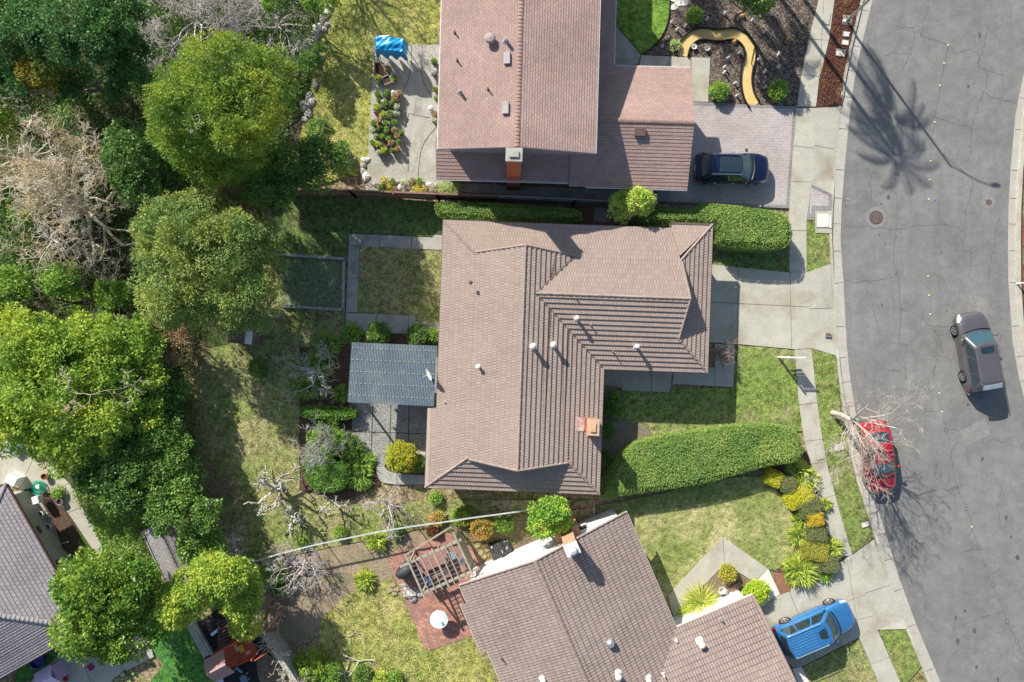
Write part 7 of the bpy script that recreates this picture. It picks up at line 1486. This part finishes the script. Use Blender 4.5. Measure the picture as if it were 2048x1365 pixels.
for kind, x, y, r, pk, pl_ in sorted(pots, key=lambda a: a[2]):
    grp = "left" if x < 766 else ("middle" if x < 783 else ("right" if x < 820 else "wall side")); key = (kind, pk, pl_, grp); seen[key] = seen.get(key, 0) + 1
    total = sum(1 for a in pots if a[0] == kind and a[4] == pk and a[5] == pl_ and ("left" if a[1] < 766 else ("middle" if a[1] < 783 else ("right" if a[1] < 820 else "wall side"))) == grp)
    where = {"left": "left in the pot cluster", "middle": "mid pot cluster", "right": "right in the pot cluster", "wall side": "by the top patio's house wall"}[grp]
    lb = "%s%s %s %s %s" % ("" if total == 1 else "%s from the top, " % ORD[seen[key] - 1], pn[pk], {"round": "pot", "square": "square planter", "box": "long planter box"}[kind], "with %s plant" % pl_ if pl_ and pl_ != "white" else ("with white flowers" if pl_ else "with bare soil"), where)
    q = W(x, y, .25); R_ = r / 32 * .95; t = thing("plant_pot", lb, "plant pot", (q.x, q.y, CZ), rnd.random() if kind == "round" else (.45 if kind == "square" and y < 170 else 0), "potted plants on the top patio"); mb = MB(); h = rnd.uniform(.22, .38)
    if kind == "round": mb.lathe((0, 0, 0), [(R_ * .68, 0), (R_ * .95, h * .85), (R_ * 1.05, h * .86), (R_ * 1.05, h), (R_ * .9, h), (R_ * .88, h * .85)], 18)
    else:
        ly = R_ * (2.3 if kind == "box" else 1)
        for s in (-1, 1): mb.box((s * R_, 0, h / 2), (.05, ly * 2 + .05, h)); mb.box((0, s * ly, h / 2), (R_ * 2 - .06, .05, h))
    mb.build("pot", pm[pk], t); mb = MB()
    if kind == "round": mb.lathe((0, 0, h * .82), [(R_ * .9, 0), (.001, .02)], 14)
    else: mb.box((0, 0, h * .4), (R_ * 2 - .06, ly * 2 - .06, h * .7))
    mb.build("soil", m_soilp, t)
    if pl_: crown("plant", [(0, 0, h + .06, R_ * .6, R_ * .6, .14)], plants[pl_], t, 14, 15, .07, .1, .04 if pl_ != "white" else .07, up=.5)
for x, y, r, lb in ((787, 186, 4, "white ball ornament above the pot cluster"), (765, 205, 5, "white ball ornament inside the pot cluster"), (862, 218, 6, "white round pale dish near the house wall on the top patio")):
    q = W(x, y, .3); mb = MB(); mb.lathe((0, 0, .16), [(.001, -r / 32), (r / 32 * .7, -r / 45), (r / 32, 0), (r / 32 * .7, r / 45), (.001, r / 32)], 16); o = mb.build("garden_ornament", m_white); o.location = (q.x, q.y, CZ + .1); tag(o, lb, "ornament")
# succulent row (small pots and stones) at the bottom of the patio
rowp = [(752, 371, 'rock'), (760, 375, 'rock'), (768, 362, 'yellow'), (774, 368, 'bronze'), (764, 374, 'green'), (780, 376, 'yellow'), (789, 379, 'bronze'), (797, 366, 'rock'), (800, 377, 'white_rock'), (808, 369, 'pale'), (812, 380, 'rock'), (820, 373, 'white_rock'), (826, 364, 'bronze'), (833, 378, 'yellow'), (839, 365, 'green'), (845, 372, 'rock'), (851, 380, 'bronze'), (858, 371, 'white_rock'), (866, 378, 'pale'), (874, 373, 'rock'), (817, 365, 'pale'), (785, 366, 'green'), (846, 380, 'yellow')]
m_rock = MAT("grey_rock", (.4, .37, .32), (.28, .26, .23), 4, .9, .5, 14, .5); m_wrock = MAT("white_rock", (.72, .7, .65), (.6, .58, .54), 4, .8, .4, 14, .3); m_orock = MAT("orange_rock", (.6, .3, .12), (.5, .24, .1), 4, .8)
def rock(px, py, r, mat, label, group=None, z=GZ, name="rock", flat=.6, cat="rock"):
    q = W(px, py); n1, n2 = 8, 11; sx = rnd.uniform(.8, 1.25); mb = MB(); R_ = r / 32; ph = [rnd.uniform(0, 6) for _ in range(4)]
    rows = []
    for i in range(n1):
        a = PI * i / (n1 - 1) * .62; rows.append([(R_ * math.sin(a) * math.cos(b_) * sx * (1 + .16 * math.sin(3 * b_ + ph[0]) + .1 * math.sin(5 * b_ + ph[1] + a * 3)) if a else 0, R_ * math.sin(a) * math.sin(b_) / sx * (1 + .16 * math.sin(2 * b_ + ph[2]) + .1 * math.sin(7 * b_ + ph[3])) if a else 0, R_ * flat * (math.cos(a) * (1 + .1 * math.sin(4 * b_ + ph[1])) - math.cos(PI * .62)) - .03) for b_ in [2 * PI * j / n2 for j in range(n2)]])
    mb.grid(rows, close=True, sm=False); o = mb.build(name, mat); o.location = (q.x, q.y, z); return tag(o, label, cat, group)
nk = {}
for x, y, k in sorted(rowp):
    nk[k] = nk.get(k, 0) + 1; oo = ORD[nk[k] - 1]
    if 'rock' in k: rock(x, y, 6, m_wrock if 'white' in k else m_rock, "%s %s rock from the left in the succulent row along the brown fence" % (oo, 'white' if 'white' in k else 'grey'), "rocks in the succulent row", CZ)
    else:
        q = W(x, y, .2); t = thing("succulent", "%s %s succulent from the left in the row along the brown fence" % (oo, k), "succulent", (q.x, q.y, CZ), group="succulents along the fence"); crown("leaves", [(0, 0, .1, .17, .17, .12)], LEAF("orange_yellow_succulent", (.55, .36, .05), (.4, .36, .05), (.6, .3, .06), .2) if k == 'yellow' else plants[k], t, 10, 22, .1, .1, .05, up=.4); mb = MB(); mb.lathe((0, 0, -.02), [(.14, 0), (.16, .12), (.13, .13), (.001, .12)], 12); mb.build("pot", m_terra, t)
# rocky bed left of the top lawn
for i, (x, y, r) in enumerate(sorted(((648, 40, 9), (655, 52, 6), (636, 58, 10), (650, 62, 7), (632, 75, 12), (622, 92, 14), (612, 104, 13), (628, 104, 10), (605, 118, 10), (618, 120, 8), (632, 172, 8), (620, 195, 9), (612, 215, 12), (625, 205, 8), (618, 228, 9), (610, 240, 6), (645, 285, 6), (665, 300, 7), (655, 292, 6), (698, 310, 7), (705, 322, 6), (732, 322, 8), (728, 333, 7), (733, 355, 9), (727, 345, 7), (640, 20, 8), (655, 30, 8), (664, 20, 6), (596, 98, 9), (600, 88, 8)), key=lambda a: a[1])):
    rock(x, y, r, (m_rock, m_palegravel, m_wrock)[i % 3] if r < 11 else m_rock, "%s %s rock from the top in the stone bed left of the top lawn" % (ORD[i], "small" if r < 8 else ("large" if r > 10 else "mid-sized")), "rocks in the stone bed", name="bed_rock")
sheet("slate_slab", [(585, 98), (605, 75), (625, 80), (618, 108), (600, 112)], GZ + .03, MAT("blue_slate", (.2, .23, .27), (.15, .17, .2), 3), thick=.1)
# gravel garden ornaments
orn = [(1343, 46, 'w'), (1354, 61, 'w'), (1370, 54, 'w'), (1449, 29, 'w'), (1413, 40, 'w'), (1413, 99, 'pot'), (1455, 118, 'w'), (1387, 96, 'pot'), (1448, 136, 'w'), (1448, 147, 'w'), (1469, 168, 'w'), (1473, 193, 'w'), (1324, 94, 'w'), (1334, 78, 'w'), (1478, 107, 'w'), (1527, 65, 'w'), (1529, 176, 'w'), (1515, 121, 'w'), (1529, 145, 'w'), (1557, 110, 'w'), (1556, 135, 'w'), (1483, 35, 'o'), (1467, 87, 'o'), (1576, 81, 'o'), (1544, 29, 'w'), (1504, 42, 'w')]
ow = 0; oo_ = 0
for x, y, k in sorted(orn, key=lambda a: a[1]):
    q = W(x, y, .15)
    if k == 'o':
        lbl = ["small orange ornament above the golden path near its top bend", "orange ornament inside the bend of the golden path", "small orange ball ornament near the sidewalk in the gravel garden"][oo_]; oo_ += 1; rock(x, y, 5, m_orock, lbl, None, name="garden_ornament", flat=1.2, cat="ornament")
    elif k == 'pot':
        t = thing("stone_bowl", "pale stone bowl inside the bend of the golden path, %s" % ("left one" if x < 1400 else "right one"), "bowl", (q.x, q.y, GZ + .01)); mb = MB(); mb.lathe((0, 0, 0), [(.1, 0), (.17, .2), (.13, .2), (.08, .08), (.001, .06)], 16); mb.build("bowl", m_white_conc, t)
    else:
        ow += 1; t = thing("garden_figurine", "%s white stone figure from the photo's top in the gravel around the golden path" % ORD[ow - 1], "figurine", (q.x, q.y, GZ + .006), rnd.random() * 6, "white figures in the gravel garden")
        mb = MB(); s_ = rnd.uniform(.8, 1.15); mb.lathe((0, 0, 0), [(.09 * s_, 0), (.1 * s_, .05), (.06 * s_, .12), (.085 * s_, .2), (.04 * s_, .28), (.055 * s_, .33), (.04 * s_, .38), (.001, .4)], 12); mb.build("figure", m_wrock, t); mb = MB(); mb.box((.08 * s_, 0, .2), (.14 * s_, .06, .06)); mb.build("arm", m_wrock, t)
for i, (x, y, r) in enumerate(((1346, 1, 7), (1357, 1, 6), (1367, 8, 9), (1355, 10, 8), (1347, 17, 8), (1330, -4, 8))):
    o = sheet("stepping_stone", [(x + r * math.cos(a) * rnd.uniform(.85, 1.1), y + r * .8 * math.sin(a) * rnd.uniform(.85, 1.1)) for a in [k * PI / 4 for k in range(8)]], GZ + .04, m_white_conc, kind=None, thick=.05); tag(o, ["rightmost lower of the pale stepping stones at the top edge of the gravel", "pale stepping stone at the very top, right of the green lawn", "largest pale stepping stone, rightmost at the gravel's top edge", "pale stepping stone in the middle of the group at the top edge", "lowest pale stepping stone of the group at the top edge", "pale stepping stone touching the green lawn's edge at the top"][i] if i else "pale stepping stone left of the top middle one at the gravel's edge", "stepping stone", "stepping stones near the top edge")
for i, (x, y, w_, rz) in enumerate(((786, 1168, .36, .4), (794, 1177, .34, .4), (781, 1178, .36, .4), (962, 1104, .34, 1.2), (969, 1112, .3, 1.), (972, 1090, .3, .2), (975, 1098, .28, .3), (955, 1090, .34, .4), (980, 1122, .3, .5), (790, 1185, .3, .3))):
    q = W(x, y); mb = MB(); mb.box((0, 0, .03), (w_, w_ * .8, .06), rz=rz); o = mb.build("paving_slab", MAT("mossy_slab", (.42, .35, .2), (.33, .26, .13), 4) if i == 0 else bpy.data.materials["mossy_slab"]); o.location = (q.x, q.y, GZ + .02); tag(o, "%s loose buff paving slab from the top %s" % (ORD[[(1168, 1177, 1178, 1185), (1090, 1090.5, 1098, 1104, 1112, 1122)][x > 900].index(1090.5 if x == 955 else y)], "at the left end of the pergola" if x < 900 else "between pergola and black sheet"), "paving slab", "loose slabs around the pergola")
for x, y, r in ((820, 1188, 12), (832, 1180, 9), (812, 1180, 8), (840, 1188, 7), (826, 1196, 9), (808, 1170, 6), (870, 1071, 7), (877, 1065, 8), (866, 1060, 6)): rock(x, y, r, m_rock if y < 1100 else m_palegravel, "%s pale rubble stone from the left beside the pergola's lower left corner" % ORD[[808, 812, 820, 826, 832, 840].index(x)] if y > 1100 else "%s stone from the left in the bed above the pergola" % ORD[[866, 870, 877].index(x)], "rubble around the pergola")
# small things in the lower right house's front bed
q = W(1441, 1178, .2); t = thing("urn", "toppled cream urn in the bed inside the angled walk", "urn", (q.x, q.y, GZ + .1)); mb = MB(); mb.lathe((0, 0, 0), [(.12, 0), (.2, .25), (.24, .3), (.18, .28), (.1, .05), (.001, .03)], 16); mb.build("vessel", m_white_conc, t)
rock(1449, 1182, 5, m_wrock, "small white figure beside the cream urn", None, GZ + .02, "garden_ornament", 1.4, "ornament")
t = thing("wood_edging", "dark wooden plank step in the bed inside the angled walk", "plank", (*W(1470, 1172).xy, GZ + .02), .6); mb = MB(); mb.box((0, 0, .05), (.75, .35, .1)); mb.build("plank", m_brown, t)
sheet("brick_entry", [(1462, 1192), (1475, 1186), (1488, 1200), (1470, 1208)], GZ + .08, m_brickpave, thick=.1)
# white pipe/cable near the curving hedge
mb = MB(); mb.tube((*W(1187, 1003).xy, .3), (*W(1187, 1040).xy, .3), .02); mb.tube((*W(1187, 1040).xy, .3), (*W(1190, 1046).xy, .2), .02); tag(mb.build("white_pipe", m_white), "thin white pipe beside the end of the curving hedge", "pipe")
# fallen branches in the lower yard
for i, (x, y, a, lb) in enumerate(((720, 1320, .2, "forked pale fallen branch at the bottom of the lower yard"), (690, 1345, 1.0, "second pale fallen branch at the bottom edge"), (700, 1270, .6, "thin fallen twig in the middle of the lower yard"), (620, 1280, .9, "thin pale fallen stick beside the stump shadow"))):
    q = W(x, y); t = thing("fallen_branch", lb, "branch", (q.x, q.y, GZ + .05)); S = []; th_ = .05 if i < 2 else .02
    for s in (0, 2.2, 4.0): grow(S, (0, 0, .05), (math.cos(a + s), math.sin(a + s), .05), 1.1 if i < 2 else .6, th_, 1, .3, (1, 3), 0, .6, rmin=.012)
    S = [(p, q_, r0, r1) for p, q_, r0, r1 in [((a_[0], a_[1], min(abs(a_[2]), .25)), (b_[0], b_[1], min(abs(b_[2]), .25)), c0, c1) for a_, b_, c0, c1 in S]]; segs_mesh("wood", S, B_lichen, t, 5)
# play set -----------------------------------------------------
o0 = W(488, 1288); o0.z = GZ; ap = math.radians(28); t = thing("playset", "orange-brown wooden playset with canopy roof and green slide", "playset", o0, ap); m_or = MAT("orange_stained_wood", (.5, .11, .05), (.4, .08, .04), 5, .6, .1, 14, .3); m_can = BRICK("brown_canopy_boards", (.42, .27, .24), (.36, .23, .21), (.2, .12, .11), 3., .11, .008, kind="UV", mottm=.1); m_green = PLAIN("green_plastic", (.0, .28, .17), .35)
mb = MB(); zr = 2.75; 
mb.face([(-1.25, .75, 2.2), (-1.25, 0, zr), (.05, 0, zr), (.05, .75, 2.2)][::-1], [(0, 0), (0, .9), (1.3, .9), (1.3, 0)]); mb.face([(-1.25, -.75, 2.2), (.05, -.75, 2.2), (.05, 0, zr), (-1.25, 0, zr)], [(0, 0), (1.3, 0), (1.3, .9), (0, .9)]); mb.build("canopy_roof", m_can, t)
for x, y in ((-1.1, .6), (-1.1, -.6), (1.2, .6), (1.2, -.6), (0, .6), (0, -.6)): mb = MB(); mb.box((x, y, 1.1), (.09, .09, 2.2)); mb.build("post", m_or, t)
mb = MB()
for k in range(16): mb.box((-1.1 + k * .152, 0, 1.2), (.13, 1.3, .03))
mb.build("deck", m_or, t); mb = MB(); mb.box((.6, .62, 1.6), (1.2, .05, .1)); mb.box((.6, -.62, 1.6), (1.2, .05, .1)); mb.box((1.2, 0, 1.6), (.05, 1.2, .1)); mb.beam((.1, .8, 2.2), (2.6, .8, 2.3), .1, .12); mb.beam((1.2, -.75, 2.0), (2.6, -.6, 2.0), .07, .07)
for k in range(9): mb.box((.05 + k * .14, .62, 1.4), (.04, .03, .4)); mb.box((.05 + k * .14, -.62, 1.4), (.04, .03, .4))
mb.build("railing", m_or, t)
mb = MB(); mb.beam((2.5, .8, 2.3), (2.9, 1.5, 0), .08, .08); mb.beam((2.5, .8, 2.3), (2.4, -.2, 0), .08, .08); mb.build("swing_frame", m_or, t)
mb = MB(); mb.box((.5, .1, 1.26), (.3, .45, .06)); mb.build("yellow_panel", PLAIN("yellow_plastic", (.7, .4, .02), .4), t); mb = MB(); mb.box((.25, .3, 1.26), (.2, .5, .05)); mb.box((.75, -.3, 1.26), (.3, .2, .05)); mb.build("pale_panel", PLAIN("salmon_wood", (.6, .35, .24), .6), t)
mb = MB(); rows = []
for i in range(12): s = i / 11; x = -1.15 - 1.6 * s; z = 1.2 - 1.1 * s + .12 * math.sin(s * 9); rows.append([(x + .35 * s, .45 - .9 * j / 8 - .6 * s, z + .14 * (abs(j / 4 - 1) ** 3)) for j in range(9)])
mb.grid(rows); mb.build("slide", m_green, t); mb = MB()
for k in range(8): mb.box((-.3 - .0 * k, .75 + .17 * k, 1.1 - .13 * k), (.9, .1, .03))
mb.beam((-.75, .7, 1.1), (-.75, 2., 0), .05, .08); mb.beam((.15, .7, 1.1), (.15, 2., 0), .05, .08); mb.build("climbing_ramp", PLAIN("dark_red_brown_wood", (.16, .06, .045), .6), t)
for x, y, sz, m_, lb, nm in ((435, 1260, (.7, .18, .14), m_chrome, "pale blue toy car on the black play surface", "toy_car"), (472, 1255, (.22, .22, .2), PLAIN("blue_plastic", (.1, .3, .7), .4), "blue ball toy on the black play surface", "toy_ball"), (495, 1350, (.42, .42, .1), PLAIN("faded_blue", (.1, .2, .3), .5), "small square blue toy table right of the playset", "toy_table"), (482, 1335, (.12, .5, .2), PLAIN("sky_blue_plastic", (.4, .65, .85), .4), "light blue curved swing seat beside the playset", "swing_seat"),
    (444, 1358, (.6, .3, .3), m_chrome, "pale grey plastic slide end at the bottom edge", "toy_slide"), (128, 1333, (.28, .2, .12), m_redp, "orange-pink toy on the concrete patio", "toy_car"), (135, 1351, (.2, .4, .2), m_red, "red toy tricycle on the concrete patio", "toy_tricycle"), (186, 1331, (.3, .3, .2), PLAIN("magenta_plastic", (.45, .02, .18), .4), "magenta toy at the edge of the tree over the patio", "toy_car"), (288, 1291, (.35, .25, .2), PLAIN("magenta_plastic", (.45, .02, .18), .4), "magenta toy at the far corner of the patio", "toy_car"), (253, 1342, (.28, .28, .3), m_darkpot, "dark grey bucket on the patio edge", "bucket"), (308, 1283, (.35, .14, .15), m_wrock, "pale stone ornament on the deep green lawn", "garden_ornament")):
    q = W(x, y); t2 = thing(nm, lb, nm.replace("_", " "), (q.x, q.y, GZ + .05), rnd.random()); mb = MB()
    if nm in ("toy_ball", "bucket"): mb.lathe((0, 0, 0), [(sz[0] * .35, 0), (sz[0] * .5, sz[2] * .5), (sz[0] * .5, sz[2]), (sz[0] * .4, sz[2]), (.001, sz[2] * .9)], 14); mb.build("body", m_, t2)
    elif "table" in nm: mb.box((0, 0, .4), sz); mb.build("table_top", m_, t2); [(lambda m: (m.box((a * .17, b * .17, .2), (.04, .04, .38)), m.build("leg", m_white, t2)))(MB()) for a in (-1, 1) for b in (-1, 1)]
    elif nm.startswith("toy") and "slide" not in nm:
        mb.box((0, 0, sz[2] * .55), (sz[0], sz[1], sz[2] * .5)); mb.box((-sz[0] * .1, 0, sz[2] * .95), (sz[0] * .45, sz[1] * .8, sz[2] * .4)); mb.build("body", m_, t2)
        for a in (-1, 1):
            for b in (-1, 1): mw = MB(); mw.tube((a * sz[0] * .32, b * sz[1] * .5, sz[2] * .25), (a * sz[0] * .32, b * sz[1] * .62, sz[2] * .25), sz[2] * .26, n=10); mw.build("wheel", m_tyre, t2)
    else: rows = [[(sz[0] * (i / 6 - .5), sz[1] * (j / 6 - .5), sz[2] * (.4 + .6 * (2 * i / 6 - 1) ** 2) + .0) for j in range(7)] for i in range(7)]; mb.grid(rows); mb.grid([[(p[0], p[1], p[2] - .05) for p in r] for r in rows]); mb.build("body", m_, t2)
q = W(270, 1345); mb = MB(); mb.lathe((0, 0, .08), [(.001, -.08), (.06, -.05), (.08, 0), (.06, .05), (.001, .08)], 12); o = mb.build("ball", PLAIN("lime_plastic", (.2, .6, .1), .4)); o.location = (q.x, q.y, GZ); tag(o, "small lime green ball on the lawn beside the patio", "ball")
# paddling pool, canopy, hose, etc. in the lower left yard
q = W(80, 1318); t = thing("paddling_pool", "dark blue round paddling pool in the shade of the grey-roofed house", "paddling pool", (q.x, q.y, GZ)); mb = MB(); mb.lathe((0, 0, 0), [(.42, 0), (.5, .2), (.46, .22), (.42, .06), (.001, .05)], 24); mb.build("basin", PLAIN("navy_plastic", (.015, .03, .25), .35), t)
q = W(95, 1356, 1.2); t = thing("toy_house", "lilac toy playhouse at the bottom edge of the photo", "playhouse", (q.x, q.y, GZ), .5); mb = MB(); mb.box((0, 0, .55), (1., 1., 1.1)); mb.build("walls", PLAIN("lilac_plastic", (.5, .4, .6), .5), t); mb = MB(); mb.face([(-.6, -.6, 1.1), (.6, -.6, 1.1), (.6, 0, 1.5), (-.6, 0, 1.5)]); mb.face([(-.6, 0, 1.5), (.6, 0, 1.5), (.6, .6, 1.1), (-.6, .6, 1.1)]); mb.build("roof", PLAIN("pale_lilac_plastic", (.62, .5, .68), .5), t)
q = W(83, 973); t = thing("garden_hose", "coiled bright green garden hose beside the raised soil bed", "hose", (q.x, q.y, GZ + .04)); S = []; pr = None
for i in range(420): a = i * .17; r = .3 + .12 * math.sin(a * .37) + .04 * math.sin(a * 2.1); p = (r * math.cos(a) + .05 * math.sin(a * .21), r * math.sin(a), .03 + .05 * abs(math.sin(a * .3)) + .00035 * i); S += [(pr, p, .013, .013)] if pr else []; pr = p
segs_mesh("coil", S, PLAIN("green_hose", (.0, .42, .25), .35), t, 6); mb = MB(); mb.lathe((.05, .06, 0), [(.12, 0), (.12, .3), (.001, .32)], 14); mb.build("reel", m_white, t)
def boxy(px, py, z, size, rz, mat, name, label, cat, leg=False, hz=GZ):
    q = W(px, py, z); t = thing(name, label, cat, (q.x, q.y, hz), rz); mb = MB(); h = size[2]; mb.box((0, 0, h / 2 + (.4 if leg else 0)), (size[0], size[1], h)); mb.box((0, 0, h + .02 + (.4 if leg else 0)), (size[0] * .92, size[1] * .92, .06)); mb.build("body", mat, t)
    if leg:
        for a in (-1, 1):
            for b in (-1, 1): mw = MB(); mw.box((a * size[0] * .4, b * size[1] * .4, .2), (.05, .05, .42)); mw.build("leg", m_trim, t)
        mw = MB(); mw.tube((-size[0] * .5, .12, .7), (-size[0] * 1.3, .12, .7), .015); mw.tube((-size[0] * .5, -.12, .7), (-size[0] * 1.3, -.12, .7), .015); mw.tube((-size[0] * 1.3, -.12, .7), (-size[0] * 1.3, .12, .7), .015); mw.build("handle", m_trim, t)
    return t
boxy(74, 1000, .8, (.42, .46, .4), .25, m_white, "grill_cart", "white lidded cart with black handle on the side slab below the hose", "cart", True)
boxy(24, 960, .8, (.7, .6, .75), -.5, m_white, "equipment_box", "white equipment box by the corner of the grey-roofed house", "box")
boxy(98, 890, .5, (.8, .5, .45), 1.3, PLAIN("blue_cushion", (.2, .3, .5), .8), "garden_bench", "blue cushioned bench half under the yellow-green tree by the patio", "bench", True)
boxy(30, 892, .4, (1.0, .8, .35), .9, PLAIN("pale_blue_cover", (.35, .5, .6), .7), "ottoman", "pale blue low seat in dappled light on the upper left patio", "seat")
for x, y, m_, lb in ((90, 1026, m_white_conc, "first cream pot below the lidded cart"), (104, 1051, m_white_conc, "second cream pot below the lidded cart"), (128, 1001, m_galv, "pale grey tub between soil bed and concrete walk"), (98, 951, m_terra, "orange-brown pot beside the hose on the concrete")):
    q = W(x, y); t = thing("plant_pot", lb, "plant pot", (q.x, q.y, GZ + .03)); mb = MB(); mb.lathe((0, 0, 0), [(.13, 0), (.2, .28), (.22, .29), (.22, .33), (.17, .33), (.16, .25)], 18); mb.build("pot", m_, t); mb = MB(); mb.lathe((0, 0, .22), [(.17, 0), (.001, .02)], 14); mb.build("soil", m_soilp, t)
t = thing("clothes_pole", "thin pale pole lying across the side slab of the lower left house", "pole", (*W(118, 1091, 1).xy, GZ + 1.)); mb = MB(); mb.tube((-.6, -.15, 0), (.65, .25, 0), .018); mb.tube((-.6, -.15, 0), (-.6, -.15, -1.), .015); mb.build("pole", m_galv, t)
